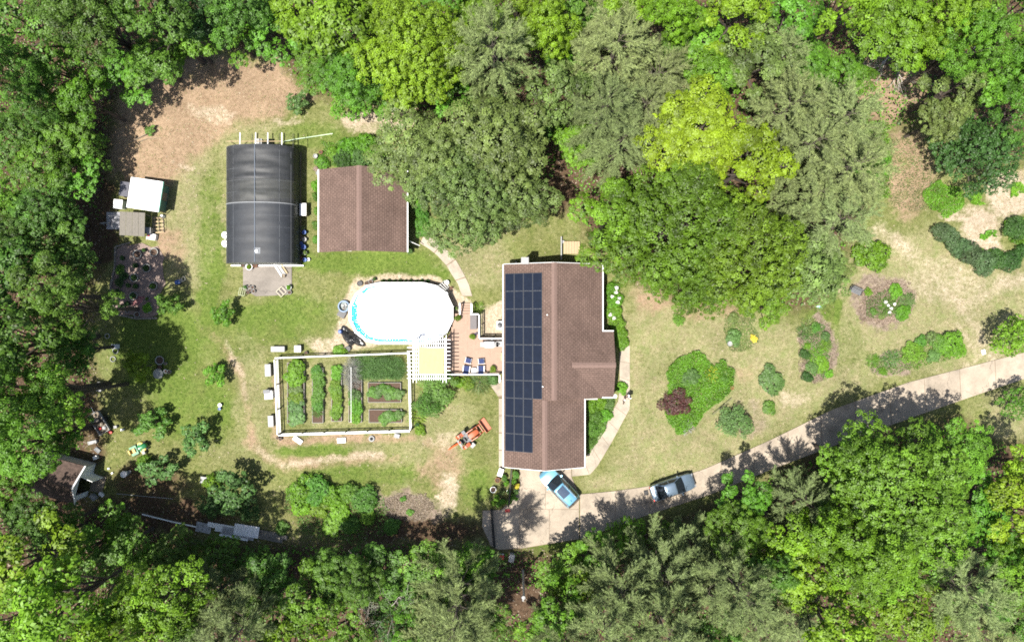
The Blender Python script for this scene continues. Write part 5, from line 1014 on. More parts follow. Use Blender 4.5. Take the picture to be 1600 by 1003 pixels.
for s in (-1, 1): bk.loft([[(a, s * (.70 + d), z) for a, z in ((1.50, .62), (1.48, .12), (1.60, .03), (2.15, .02), (1.75, .58))] for d in (0, .03)])
part('loader_bucket', bk, M['orange'], t, smooth=30)
c = MB(); c.tube([(-1.25, .05, .55), (-1.9, .12, .75), (-2.55, .1, .5), (-2.75, .1, .2)], [.10, .09, .07, .04], 6); part('rear_boom', c, mat('red_orange_paint', (.62, .09, .02), .4), t); c = MB(); c.box((-1.38, 0, .5), (.14, .9, .14)); part('rear_hitch', c, M['lgrey'], t)
c = MB(); c.box((-.4, -.95, .52), (.5, .42, .06), .2); part('side_step', c, M['lgrey'], t); c = MB(); c.box((-.35, .72, .98), (.35, .4, .3)); part('tool_box', c, M['grey'], t)

# green ride-on mower
x, y = P(215.5, 701, .6); t = thing('riding_mower', 'green riding mower with yellow seat on the lawn near shed', 'riding mower', (x, y, 0), R(26))
c = MB(); c.loft([[(a, -w_, .3), (a, -w_, h - .08), (a, -w_ * .6, h), (a, w_ * .6, h), (a, w_, h - .08), (a, w_, .3)] for a, w_, h in ((.15, .27, .88), (.5, .27, .86), (.85, .23, .76), (.95, .16, .62))]); part('hood', c, M['green_paint'], t, smooth=40)
c = MB(); c.box((-.5, 0, .5), (.75, .95, .08)); c.box((-.15, 0, .34), (.5, .8, .05)); part('fender_deck', c, M['green_paint'], t)
c = MB(); c.box((-.52, 0, .64), (.42, .44, .12)); c.box((-.76, 0, .84), (.12, .44, .36)); part('seat', c, M['yellow'], t); c = MB(); c.tube([(.1, 0, .6), (-.08, 0, .95)], .02, 6); c.tube([(-.1 + .04 * math.cos(a), .17 * math.sin(a), .96 + .1 * math.cos(a)) for a in [k * math.pi / 6 for k in range(13)]], .016, 5); part('steering_wheel', c, M['black'], t)
c = MB(); c.lathe((.12, 0, .12), [(.5, 0), (.52, .06), (.45, .16), (0, .16)], 16, None, 1.0, 1.15); part('cutting_deck', c, mat('deck_yellow', (.6, .5, .12), .5), t)
for s in (1, -1): wheel(t, (-.5, s * .42, .25), .25, .24, rim=M['yellow']); wheel(t, (.7, s * .36, .18), .18, .15, rim=M['yellow'])
c = MB(); c.box((.25, -.62, .3), (.3, .3, .35)); part('discharge_chute', c, M['lgrey'], t)
# blue push mower
x, y = P(279, 440, .3); t = thing('push_mower', 'blue push mower standing on the dry lawn', 'lawn mower', (x, y, 0), R(200))
c = MB(); c.lathe((.18, 0, .08), [(.30, 0), (.31, .1), (.24, .2), (0, .22)], 14, None, 1.1, .85); part('cutting_deck', c, M['blue_plastic'], t, smooth=40)
c = MB(); c.lathe((.2, 0, .3), [(.17, 0), (.17, .12), (.1, .18), (0, .18)], 12); part('engine', c, M['blue_plastic'], t, smooth=40)
for sx in (-.08, .44):
    for s in (1, -1): wheel(t, (sx, s * .26, .1), .1, .06)
c = MB(); c.tube([(-.05, .2, .2), (-.5, .2, .55), (-.98, .2, .92), (-1.0, 0, .94), (-.98, -.2, .92), (-.5, -.2, .55), (-.05, -.2, .2)], .016, 6); part('handle', c, M['lgrey'], t); c = MB(); c.loft([[(-.15, -.17, .2), (-.15, .17, .2), (-.15, .17, .4), (-.15, -.17, .4)], [(-.5, -.15, .28), (-.5, .15, .28), (-.5, .15, .48), (-.5, -.15, .48)]]); part('grass_bag', c, M['grey'], t)

# ---------------------------------------------------------------- person and dog
def skin(name, verts, edges, radii, m, parent=None, root=0, sub=2):
    me = bpy.data.meshes.new(name); me.from_pydata(verts, edges, []); o = link(name, me, m, parent)
    md = o.modifiers.new('skin', 'SKIN'); md.use_smooth_shade = True
    for i, r in enumerate(radii):
        rr = r if isinstance(r, tuple) else (r, r); me.skin_vertices[0].data[i].radius = rr; me.skin_vertices[0].data[i].use_root = (i == root)
    s_ = o.modifiers.new('sub', 'SUBSURF'); s_.levels = sub; s_.render_levels = sub; return o
x, y = P(980.5, 617.5, .0); ps = thing('person', 'person in white shirt and dark trousers standing on the walk beside dog', 'person', (x, y, .06), R(215))
skinm = mat('skin', (.45, .27, .19), .6, var=.05)
V = [(0, 0, .90), (0, 0, 1.08), (0, 0, 1.28), (0, 0, 1.40), (.01, 0, 1.47), (.02, 0, 1.56), (.02, 0, 1.64)]; E = [(i, i + 1) for i in range(6)]; Rd = [(.13, .10), (.12, .09), (.14, .10), (.10, .08), .05, (.075, .085), (.06, .07)]
for s in (1, -1):
    b = len(V); V += [(0, s * .17, 1.36), (.03, s * .22, 1.10), (.14, s * .20, .90), (.19, s * .19, .83)]; E += [(3, b), (b, b + 1), (b + 1, b + 2), (b + 2, b + 3)]; Rd += [.055, .042, .034, (.035, .02)]
    for k, (dx, dy, ln_) in enumerate(((.03, -.035, .055), (.05, -.018, .075), (.052, 0, .085), (.05, .018, .078), (.045, .034, .06))):
        f = len(V); V += [(.19 + dx * .6, s * (.19 + dy), .80), (.19 + dx, s * (.19 + dy), .80 - ln_ * .8)]; E += [(b + 3, f), (f, f + 1)]; Rd += [.009, .008]
    b = len(V); V += [(0, s * .09, .86), (.02, s * .10, .48), (-.01, s * .10, .09), (.12, s * .11, .03)]; E += [(0, b), (b, b + 1), (b + 1, b + 2), (b + 2, b + 3)]; Rd += [.085, .058, .04, (.04, .03)]
skin('body', V, E, Rd, skinm, ps)
V = [(0, 0, .92), (0, 0, 1.10), (0, 0, 1.30), (0, 0, 1.41)]; E = [(0, 1), (1, 2), (2, 3)]; Rd = [(.17, .13), (.155, .12), (.17, .125), (.10, .09)]
for s in (1, -1): b = len(V); V += [(0, s * .18, 1.37), (.02, s * .23, 1.16)]; E += [(3, b), (b, b + 1)]; Rd += [.085, .07]
skin('shirt', V, E, Rd, mat('white_shirt', (.78, .78, .78), .8, var=.04), ps)
V = [(0, 0, .92)]; E = []; Rd = [(.165, .125)]
for s in (1, -1): b = len(V); V += [(0, s * .095, .80), (.02, s * .10, .46), (-.01, s * .10, .10)]; E += [(0, b), (b, b + 1), (b + 1, b + 2)]; Rd += [.105, .075, .06]
skin('trousers', V, E, Rd, mat('dark_cloth', (.02, .022, .035), .85), ps)
c = MB(); c.lathe((-.005, 0, 1.50), [(.06, -.06), (.10, .02), (.105, .10), (.09, .17), (.05, .215), (0, .225)], 14); part('hair', c, mat('dark_hair', (.015, .012, .010), .6), ps, smooth=60)
for s in (1, -1): c = MB(); c.lathe((.105, s * .032, 1.575), [(0, -.012), (.010, 0), (0, .012)], 8); part('eye', c, M['black'], ps)
c = MB(); c.loft([[(.10, -.016, 1.54), (.10, .016, 1.54), (.10, .008, 1.58), (.10, -.008, 1.58)], [(.125, -.01, 1.535), (.125, .01, 1.535), (.112, .004, 1.575), (.112, -.004, 1.575)]]); part('nose', c, skinm, ps)
c = MB(); c.box((.10, 0, 1.515), (.012, .045, .010)); part('mouth', c, mat('lips', (.3, .1, .09), .6), ps)
for s in (1, -1): c = MB(); c.box((.07, s * .105, .035), (.25, .09, .07)); part('shoe', c, M['black'], ps)
x, y = P(975.5, 624, .3); dg = thing('dog', 'brown and white dog walking on the front walk', 'dog', (x, y, .06), R(250))
brown = mat('dog_fur', (.055, .032, .022), .85, var=.3, scale=9)
V = [(-.24, 0, .40), (-.05, 0, .42), (.16, 0, .42), (.27, 0, .50), (.36, 0, .58), (.42, 0, .57), (.52, 0, .54)]; E = [(i, i + 1) for i in range(6)]; Rd = [(.085, .095), (.085, .09), (.10, .12), (.065, .07), (.065, .06), (.055, .05), (.028, .026)]
for s in (1, -1):
    b = len(V); V += [(-.24, s * .07, .34), (-.17, s * .08, .24), (-.30, s * .08, .13), (-.29, s * .08, .02), (-.24, s * .08, .012)]; E += [(0, b), (b, b + 1), (b + 1, b + 2), (b + 2, b + 3), (b + 3, b + 4)]; Rd += [.06, .04, .024, .02, .02]
    b = len(V); V += [(.18, s * .07, .34), (.16, s * .075, .20), (.17, s * .075, .03), (.21, s * .075, .012)]; E += [(2, b), (b, b + 1), (b + 1, b + 2), (b + 2, b + 3)]; Rd += [.045, .028, .02, .02]
b = len(V); V += [(-.34, 0, .45), (-.46, 0, .50), (-.55, 0, .60)]; E += [(0, b), (b, b + 1), (b + 1, b + 2)]; Rd += [.03, .02, .012]
skin('body', V, E, Rd, brown, dg, 1)
for s in (1, -1): c = MB(); c.loft([[(.33, s * .045, .63), (.38, s * .05, .63), (.38, s * .07, .61), (.33, s * .07, .61)], [(.35, s * .085, .55), (.38, s * .085, .55), (.38, s * .095, .54), (.35, s * .095, .54)]]); part('ear', c, brown, dg)
c = MB(); c.lathe((.05, 0, .50), [(.0, .035), (.09, .018), (.11, -.03), (.0, -.05)], 10, None, 1.3, .8); part('white_patch', c, mat('white_fur', (.7, .68, .64), .9), dg, smooth=60)
c = MB(); c.lathe((.535, 0, .545), [(0, -.014), (.016, 0), (0, .014)], 8); part('nose', c, M['black'], dg)
# ---------------------------------------------------------------- deck furniture
def at(px, py, z=0.0): x, y = P(px, py, z); return (x, y, z)
def patio(kind, label, px, py, rz):
    x, y = P(px, py, DZ + .4); t = thing(kind, label, 'chair' if kind == 'patio_chair' else 'footstool', (x, y, DZ), R(rz))
    L_ = .62 if kind == 'patio_chair' else .55
    c = MB()
    for sx in (-1, 1):
        for sy in (-1, 1): c.box((sx * (L_ / 2 - .03), sy * .30, .19), (.05, .05, .38))
    c.box((0, 0, .33), (L_, .62, .05)); part('frame', c, M['vinyl'], t)
    c = MB(); c.box((0, 0, .41), (L_ - .06, .54, .12)); part('cushion', c, M['navy'], t)
    if kind == 'patio_chair':
        c = MB(); c.loft([[(-.24, -.28, .44), (-.24, .28, .44), (-.36, .28, .44), (-.36, -.28, .44)], [(-.42, -.28, .98), (-.42, .28, .98), (-.54, .28, .98), (-.54, -.28, .98)]]); part('back_cushion', c, M['navy'], t)
        for s in (-1, 1): c = MB(); c.box((0, s * .33, .58), (.6, .07, .04)); c.box((.26, s * .33, .45), (.05, .05, .26)); c.box((-.26, s * .33, .45), (.05, .05, .26)); part('armrest', c, M['vinyl'], t)
    return t
patio('patio_chair', 'left blue cushioned patio chair by the lower deck railing', 729, 576, 82); patio('patio_chair', 'right blue cushioned patio chair by the lower deck railing', 751.5, 576, 90)
patio('footstool', 'left blue cushioned footstool in front of patio chair', 731.5, 563.5, 75); patio('footstool', 'right blue cushioned footstool in front of patio chair', 752, 564.5, 95)
x, y = P(740.5, 579, DZ + .4); t = thing('side_table', 'small white side table between the blue patio chairs', 'table', (x, y, DZ)); c = MB(); c.box((0, 0, .42), (.5, .5, .04)); part('table_top', c, M['vinyl'], t)
for sx in (-1, 1):
    for sy in (-1, 1): c = MB(); c.box((sx * .2, sy * .2, .2), (.04, .04, .4)); part('leg', c, M['vinyl'], t)
x, y = P(740, 503.5, DZ + .5); t = thing('storage_bench', 'long grey storage bench beside the upper deck railing', 'storage bench', (x, y, DZ)); c = MB(); c.box((0, 0, .24), (.62, 1.38, .48)); part('box', c, M['grey'], t); c = MB(); c.box((-.02, 0, .51), (.68, 1.44, .06)); part('lid', c, mat('taupe_lid', (.095, .085, .085), .6), t)
x, y = P(764.5, 538, DZ + .9); t = thing('gas_grill', 'large white and steel gas grill against the deck railing', 'grill', (x, y, DZ)); c = MB(); c.box((0, 0, .42), (1.0, .55, .78)); part('cabinet', c, M['steel'], t); c = MB(); c.loft([[(a, -.32, .82), (a, -.30, 1.0), (a, -.12, 1.15), (a, .15, 1.15), (a, .28, 1.0), (a, .28, .82)] for a in (-.5, .5)]); part('hood', c, M['vinyl'], t, smooth=40)
for s, m_ in ((-.72, 'lgrey'), (.72, 'lgrey')): c = MB(); c.box((s, -.02, .84), (.42, .5, .05)); part('side_shelf', c, M[m_], t)
for k in range(4): c = MB(); c.lathe((-.35 + .23 * k, -.30, .70), [(.035, 0), (.035, .04), (0, .04)], 8); part('knob', c, M['black'], t)
c = MB(); c.tube([(-.4, -.36, .95), (.4, -.36, .95)], .018, 6); part('handle', c, M['steel'], t)
x, y = P(768.5, 530.5, DZ + .9); t = thing('gas_bottle', 'grey gas bottle behind the deck grill', 'gas bottle', (x, y + .05, DZ)); c = MB(); c.lathe((0, 0, 0), [(.14, 0), (.16, .05), (.16, .36), (.1, .46), (0, .47)], 12); part('tank', c, M['steel'], t, smooth=40); c = MB(); c.lathe((0, 0, .47), [(.08, 0), (.09, .1), (.07, .1), (.06, 0)], 10); part('collar', c, M['lgrey'], t)
x, y = P(781, 537.5, DZ + .8); t = thing('prep_cart', 'pale grey prep cart with round pan beside the grill', 'cart', (x, y, DZ)); c = MB(); c.box((0, 0, .84), (.75, .55, .05)); part('top', c, M['lgrey'], t); c = MB(); c.box((0, 0, .2), (.7, .5, .04)); part('shelf', c, M['lgrey'], t)
for sx in (-.33, .33):
    for sy in (-.23, .23): c = MB(); c.box((sx, sy, .41), (.04, .04, .82)); part('leg', c, M['steel'], t)
c = MB(); c.lathe((-.12, 0, .87), [(.09, 0), (.12, .05), (.11, .05), (.08, .01), (0, .01)], 12); part('pan', c, M['dark_metal'], t)
x, y = P(784.5, 557, DZ + .9); c = MB(); c.box((0, 0, .5), (.25, .75, 1.0)); c.box((0, 0, 1.02), (.3, .8, .04)); single('deck_cabinet', c, M['lumber'], 'narrow wooden cabinet on the deck against the house', 'cabinet', (x + .0, y, DZ))

# ---------------------------------------------------------------- pots and planters
def pot(px, py, rpx, h, m, label, cat='plant pot', plant_m=None, proto='B1', ph=.5, z=0.0, soil=True, name='plant_pot', pr=None, group=None):
    x, y = P(px, py, z + h); r = rpx / 15 * (CAM_H - z - h) / CAM_H; t = thing(name, label, cat, (x, y, z), 0, group)
    c = MB(); c.lathe((0, 0, 0), [(0, -.02), (r * .74, -.02), (r * .93, h * .86), (r, h * .87), (r, h), (r * .86, h), (r * .80, h * .72), (0, h * .72)], 16); part('pot', c, M[m] if isinstance(m, str) else m, t, smooth=35)
    if soil: c = MB(); c.lathe((0, 0, 0), [(r * .80, h * .70), (r * .8, h * .80), (0, h * .83)], 14); part('soil', c, M['soil'], t)
    if plant_m:
        cr, st = PROTO[proto]; o = bpy.data.objects.new('foliage', cr); COL.objects.link(o); o.parent = t; q = (pr or rpx * 1.0) / 15; o.scale = (q, q, ph / HT[proto[0]]); o.location = (0, 0, h * .75); o.rotation_euler = (0, 0, rv.random() * 6)
        if not cr.materials: cr.materials.append(LF['m'])
        o.material_slots[0].link = 'OBJECT'; o.material_slots[0].material = LF[plant_m]
    return t
pot(716, 497, 3.6, .35, 'terracotta', 'round clipped green potted plant at the top of deck stairs', plant_m='D', proto='B2', ph=.6, z=DZ, pr=5.2); pot(738.5, 526, 3.4, .3, 'terracotta', 'yellow green potted plant below the grey storage bench', plant_m='y', proto='B1', ph=.5, z=DZ, pr=5)
pot(744, 521.5, 2, .3, 'blue_plastic', 'small blue pot by the deck corner railing', z=DZ); pot(770.5, 576.5, 3.6, .3, 'wood', 'bushy potted plant at the lower right deck corner', plant_m='D', proto='B2', ph=.5, z=DZ, pr=5.6)
tub = M['tub']
TUBS = [(214, 397.5, 6.8, None, 'shaded grey ring planter at the top of the planter bed'), (240, 394, 6.6, None, 'sunlit empty round planter at upper right of planter bed'), (228.5, 419, 6.6, 'd', 'round planter with green plant, second down on the right side'), (209, 434, 6.6, 'd', 'round planter in the shaded middle of planter bed'), (239, 447, 6.4, 's', 'round planter with green tuft at the right edge of bed'),
        (208, 462.5, 6.6, 'd', 'shaded round planter just left of the pink frame'), (231, 482, 7.2, 'b', 'round planter overflowing with bright green plant'), (213.5, 491.5, 4.6, None, 'small pale ring pot at the lower edge of planter bed'), (198.5, 485.5, 3.2, None, 'smallest pale ring pot near lower left of planter bed'), (230, 466.5, 3.6, 's', 'small pot beside the pink frame in planter bed')]
for px, py, r, pm, l_ in TUBS: pot(px, py, r, .32, tub, l_, plant_m=pm, proto='B3', ph=.45, pr=r * (.75 if pm != 'b' else 1.15), name='round_planter', cat='planter', group='round planters of the gravel bed')
for i, (px, py, r) in enumerate(((190, 480, 4.6), (199, 475, 4), (212, 415, 4), (212, 447, 4), (200, 446, 3.5), (191, 403, 3.4), (225, 391, 3))): pot(px, py, r, .3, 'black', ['black pot at lower left inside planter bed', 'black pot beside the smallest ring pot', 'black pot under the topmost ring planter', 'black pot below the middle round planter', 'black pot left of another below middle planter', 'black pot near the bed upper left edge', 'black pot near the bed upper right edge'][i], plant_m='d', proto='B3', ph=.4, pr=r * 1.1)
for i, (px, py, r) in enumerate(((187, 422, 8), (192, 432, 7), (186, 442, 7), (184, 457, 6))): x, y = P(px, py, .3); plant('bed_shrub', 'B1', x, y, r / 15, .6, LF['s' if i == 0 else 'd'], ORD[i] + ' low green shrub down the left edge of planter bed', 'shrub')
t = thing('pink_frame', 'low pink plastic rack lying in the planter bed', 'rack', at(219, 470)); 
for k in range(6): c = MB(); c.tube([(-.85 + k * .14, -.45, .06), (-.15 + k * .14, .42, .06)], .03, 5); part('bar', c, mat('pink_plastic', (.32, .12, .13), .6), t)
for s in (-1, 1): c = MB(); c.tube([(-.5 + s * .35, -.43 + (s + 1) * .4, .12), (.2 + s * .35, -.43 + (s + 1) * .4, .12)], .03, 5); part('cross_bar', c, mat('pink_plastic', (.32, .12, .13), .6), t)
def stones(label, pts, n, seed):
    rs = random.Random(seed); t = thing('stone_edging', label, 'edging', at(*pts[0]))
    tot = [math.hypot(b[0] - a[0], b[1] - a[1]) for a, b in zip(pts[:-1], pts[1:])]; S_ = sum(tot)
    for i in range(n):
        s = (i + .5) / n * S_; k = 0
        while k < len(tot) - 1 and s > tot[k]: s -= tot[k]; k += 1
        a, b = pts[k], pts[k + 1]; f = s / tot[k]; x, y = P(a[0] + (b[0] - a[0]) * f, a[1] + (b[1] - a[1]) * f); an = math.atan2(-(b[1] - a[1]), b[0] - a[0])
        c = MB(); l_ = S_ / n / 15 * .88; c.box((x, y, .05), (l_, rs.uniform(.14, .22), rs.uniform(.16, .22)), an + rs.uniform(-.12, .12)); part('stone', c, M['stone'], t, True)
stones('grey stone edging along the left of the planter bed', [(205, 379), (181, 386), (180, 420), (173, 450), (181, 489)], 26, 1); stones('pale stone edging along the bottom of the planter bed', [(183, 491), (215, 498), (246, 497)], 14, 2)

# ---------------------------------------------------------------- clutter by the coop, greenhouse and shed
def box_thing(name, label, cat, px, py, d, rz, m, lid=None, z=0.0, lidm=None):
    x, y = P(px, py, z + d[2]); t = thing(name, label, cat, (x, y, z), R(rz)); c = MB(); w_ = .03
    c.box((0, 0, d[2] / 2 - .01), (d[0], d[1], d[2])); part('body', c, M[m], t)
    if lid: c = MB(); c.box((0, 0, d[2] + .02), (d[0] + .06, d[1] + .06, .05)); part('lid', c, M[lid], t)
    else:
        c = MB(); a_, b_ = d[0] / 2 + .01, d[1] / 2 + .01; rg = [(a_, b_), (-a_, b_), (-a_, -b_), (a_, -b_)]; ri_ = [(q[0] * (1 - .06 / a_), q[1] * (1 - .06 / b_)) for q in rg]; z0, z1 = d[2] - .02, d[2] + .025
        c.add([(*q, z0) for q in rg] + [(*q, z1) for q in rg] + [(*q, z1) for q in ri_] + [(*q, z0) for q in ri_], [(k * 4 + i, k * 4 + (i + 1) % 4, ((k + 1) % 4) * 4 + (i + 1) % 4, ((k + 1) % 4) * 4 + i) for k in range(4) for i in range(4)]); part('rim', c, M[lidm or m], t)
    return t
box_thing('cooler_box', 'white box with dark slot left of the lean-to', 'box', 184.5, 319, (.85, .85, .7), -6, 'vinyl', 'vinyl'); c = MB(); c.box((0, 0, 0), (.10, .5, .02)); x, y = P(189, 318, .8); 
box_thing('styrofoam_box', 'small white box standing between coop and lean-to', 'box', 252.5, 337.5, (.35, .3, .35), -25, 'styro', None, lidm='black')
t = thing('wooden_pallet', 'wooden pallet with dark wire frame right of the lean-to', 'pallet', at(249, 352), R(4))
for k in range(5): c = MB(); c.box((0, -.75 + k * .37, .11), (1.0, .13, .025)); part('slat', c, M['lumber'], t)
for k in (-1, 0, 1): c = MB(); c.box((k * .42, 0, .045), (.08, 1.6, .1)); part('stringer', c, M['wood'], t)
t = thing('wire_cage', 'dark wire cage standing on the wooden pallet', 'frame', at(251, 352, .0), R(4))
for a, b in (((-.3, -.7), (-.3, .7)), ((.3, -.7), (.3, .7)), ((-.3, -.7), (.3, -.7)), ((-.3, .7), (.3, .7)), ((-.3, 0), (.3, 0))): c = MB(); c.tube([(a[0], a[1], .95), (b[0], b[1], .95)], .022, 5); part('bar', c, M['dark_metal'], t)
for a in ((-.3, -.7), (.3, -.7), (-.3, .7), (.3, .7)): c = MB(); c.tube([(a[0], a[1], .12), (a[0], a[1], .95)], .022, 5); part('leg', c, M['dark_metal'], t)
box_thing('blue_cabinet', 'pale blue cabinet tucked at the lean-to right edge', 'cabinet', 230.5, 360, (.6, .55, .8), -3, 'lgrey', 'lgrey')
box_thing('junk_tub', 'white tub with red and green odds below the lean-to', 'tub', 236, 370, (.9, .6, .45), -10, 'vinyl'); c = MB(); c.box((0, 0, 0), (.2, .2, .15)); c.box((.3, .1, .02), (.25, .2, .2)); x, y = P(236, 370, .5); single('red_can', MB().lathe((0, 0, 0), [(.1, 0), (.12, .2), (.07, .26), (0, .26)], 10), M['red'], 'small red can standing on the white tub', 'can', (x - .25, y + .1, .45))
t = thing('tarp_heap', 'pale crumpled tarp left of the lean-to', 'tarp', at(178, 345)); rs_ = np.random.RandomState(4); c = MB(); nx = 12; secs = []
for j in range(nx + 1):
    secs.append([(-.75 + 1.5 * i / nx, -.9 + 1.8 * j / nx, max(.02, (.5 + .5 * math.sin(i * 1.3 + j * .7) * math.cos(j * 1.1)) * .8 * math.sin(math.pi * i / nx) * math.sin(math.pi * j / nx) + .03)) for i in range(nx + 1)])
c.loft(secs, closed=False); part('sheet', c, mat('grey_tarp', (.26, .26, .28), .6, var=.3), t, smooth=60)
t = thing('saw_horse', 'pale little trestle left of the crumpled tarp', 'trestle', at(169, 350)); c = MB(); c.box((0, 0, .55), (.9, .1, .08)); part('beam', c, M['lgrey'], t)
for sx in (-.35, .35):
    for sy in (-.2, .2): c = MB(); c.tube([(sx, sy, -.02), (sx, 0, .55)], .03, 5); part('leg', c, M['lgrey'], t)
# along the greenhouse right wall
box_thing('potting_bench', 'small white topped potting table against the greenhouse wall', 'table', 473.5, 327.5, (.6, 1.2, .85), 0, 'wood', 'vinyl')
for i, (px, py, r, h, m_, pm, l_) in enumerate(((473, 356, 2.8, .4, 'lgrey', 'g', 'pale pot with grey green plant, topmost of the greenhouse wall row'), (475, 363, 3.2, .5, 'blue_plastic', None, 'blue tub below topmost pot on greenhouse wall row'), (469.5, 371, 3.0, .45, 'terracotta', 'w', 'pot with pale spiky plant by the greenhouse wall'), (475.5, 374, 3.4, .45, 'lgrey', None, 'pale tub beside the spiky plant pot'), (470.5, 380, 2.8, .5, 'blue_plastic', None, 'upper small blue bucket beside greenhouse wall'), (474, 386, 3.8, .55, 'blue_plastic', None, 'large blue drum beside the greenhouse wall'),
     (470, 395, 3.2, .4, 'black', None, 'black pot beside the large blue drum'), (476, 395, 3.6, .45, 'lgrey', 'g', 'pale pot with plants below the large blue drum'), (471, 404, 3.0, .4, 'terracotta', None, 'terracotta pot at lower end of the greenhouse wall'), (476, 406, 3.2, .5, 'blue_plastic', None, 'blue bucket at lower end of the greenhouse wall'), (481.5, 405.5, 2.6, .3, 'vinyl', None, 'small white bucket at lower right of greenhouse'))): pot(px, py, r, h, m_, l_, 'bucket' if not pm else 'plant pot', plant_m=pm, proto='S2' if pm == 'w' else 'B3', ph=.35, soil=(pm is not None or m_ == 'terracotta'))
# on the greenhouse pad
pot(389, 417, 5.2, .5, 'vinyl', 'white square looking planter with yellow green plant at greenhouse door', plant_m='y', proto='B1', ph=.4, pr=3.4); pot(379, 414.5, 3, .4, 'black', 'black bucket left of the white planter at greenhouse door', 'bucket'); pot(398.5, 415, 3.2, .5, 'terracotta', 'dark red bucket right of the white planter at greenhouse door', 'bucket')
t = thing('plank_ramp', 'two pale planks leaning from greenhouse door onto the pad', 'ramp', at(438, 418, .06), R(-57))
for s in (-.32, .0, .3): c = MB(); c.box((0, s, .16), (1.9, .16 if s else .3, .05)); part('plank', c, M['white'] if s < 0 else M['lumber'] if s else M['lgrey'], t)
for sx in (-.7, .7): c = MB(); c.box((sx, 0, .06), (.1, .8, .14)); part('bearer', c, M['wood'], t)
pot(442.5, 431, 3, .35, 'wood', 'small wooden tub at the foot of the plank ramp', 'tub', soil=False); pot(451, 449, 4.2, .4, 'vinyl', 'white pot with bright green plant on the pad corner', plant_m='b', proto='B1', ph=.45, pr=4); pot(452, 457, 3.4, .3, 'lgrey', 'grey pot below the white pot on the pad corner')
def frame_thing(name, label, cat, px, py, lx, ly, z, rz, m, bars=1):
    x, y = P(px, py, z); t = thing(name, label, cat, (x, y, 0), R(rz))
    for sy in (-1, 1): c = MB(); c.box((0, sy * ly / 2, z), (lx, .05, .05)); part('rail', c, m, t)
    for sx in (-1, 1):
        c = MB(); c.box((sx * lx / 2, 0, z), (.05, ly - .05, .05)); part('rail', c, m, t)
        for sy in (-1, 1): c = MB(); c.box((sx * (lx / 2 - .0), sy * (ly / 2 - .0), z / 2 - .03), (.045, .045, z + .02)); part('leg', c, m, t)
    for k in range(bars): c = MB(); c.box((-lx / 2 + lx * (k + 1) / (bars + 1), 0, z), (.05, ly - .05, .04)); part('cross_bar', c, m, t)
    return t
frame_thing('bench_frame', 'pale open bench frame lying at lower right of pad', 'frame', 439.5, 456, .75, .75, .35, 42, mat('cream_paint', (.4, .37, .27), .6))
frame_thing('chair_frame', 'pale green metal chair at the lower left corner of pad', 'chair', 378, 456, .6, .75, .45, -12, mat('pale_green_metal', (.24, .27, .17), .6), 2)
for i, (px, py, r) in enumerate(((383.5, 448.5, 3.2), (389, 448, 2.4), (394.5, 449, 2.8), (390.5, 453.5, 2.6), (396, 455, 2.8), (387, 457, 3))): pot(px, py, r, .35, 'black' if i in (0, 5) else 'lgrey', ['dark pot with greenery, top left of the pot cluster on pad', 'small pale pot in top middle of pot cluster on pad', 'pale pot at the right of the pot cluster on pad', 'pale pot in the centre of the pot cluster on pad', 'pale pot at lower right of the pot cluster on pad', 'dark pot at the bottom of the pot cluster on pad'][i], plant_m='k' if i == 0 else None, proto='B3', ph=.35)
# around the pool
x, y = P(536.5, 478.5, .5); t = thing('paddling_ring', 'round blue rimmed tub with junk left of the pool', 'tub', (x, y, 0)); c = MB(); c.tube([(.55 * math.cos(k * math.pi / 10), .55 * math.sin(k * math.pi / 10), .32) for k in range(21)], .09, 8); part('rim', c, mat('blue_grey_vinyl', (.16, .22, .30), .4), t, smooth=60); c = MB(); c.lathe((0, 0, 0), [(.5, -.02), (.52, .3), (.5, .3), (.48, .03), (0, .03)], 18); part('basin', c, mat('dark_basin', (.16, .2, .2), .6), t)
for k, (dx, dy, m_) in enumerate(((-.15, .1, 'lgrey'), (.12, -.12, 'grey'), (-.05, -.2, 'stone'), (.18, .15, 'lgrey'))): c = MB(); c.box((dx, dy, .12), (.28, .2, .18), k * .8); part('float_piece', c, M[m_], t)
box_thing('filter_lid', 'dark square lid below the round blue rimmed tub', 'lid', 534, 490.5, (.75, .65, .25), -30, 'dark_metal', 'dark_metal')
t = thing('black_tarp', 'crumpled shiny black tarp at lower left of pool', 'tarp', at(549, 526)); c = MB(); secs = []
for j in range(13):
    rr = 1 - j / 12 * .985; sec = []
    for i in range(40):
        th = i / 40 * 2 * math.pi; ro_ = 1 + .16 * math.sin(3 * th + .6) + .10 * math.sin(5 * th + 2) + .05 * math.sin(9 * th)
        X_, Y_ = 1.45 * rr * ro_ * math.cos(th), .70 * rr * ro_ * math.sin(th) * (1 + .25 * math.cos(th)); nn = float(fbm(np.array([X_ * 1.4]), np.array([Y_ * 3.4]), 1.6, 8, 3)[0])
        sec.append((X_ * math.cos(-.62) - Y_ * math.sin(-.62), X_ * math.sin(-.62) + Y_ * math.cos(-.62), .03 + (1 - rr ** 3) * (nn - .15) * .95))
    secs.append(sec)
c.loft(secs); part('sheet', c, M['tarp'], t, smooth=28)
x, y = P(530.5, 518, .6); c = MB(); c.lathe((0, 0, 0), [(.22, -.02), (.24, .3), (.16, .45), (.16, .55), (0, .56)], 12); single('pump_drum', c, M['blue_plastic'], 'small blue pump drum at the tarp upper left end', 'drum', (x, y, 0), smooth=40)
pot(543, 545, 4.5, .4, 'black', 'black tub under the crumpled tarp by the fence', 'tub', soil=False); x, y = P(537.5, 549, .3); plant('fence_plant', 'B3', x, y, .4, .6, LF['y'], 'yellow green plant beside black tub at garden fence', 'plant')
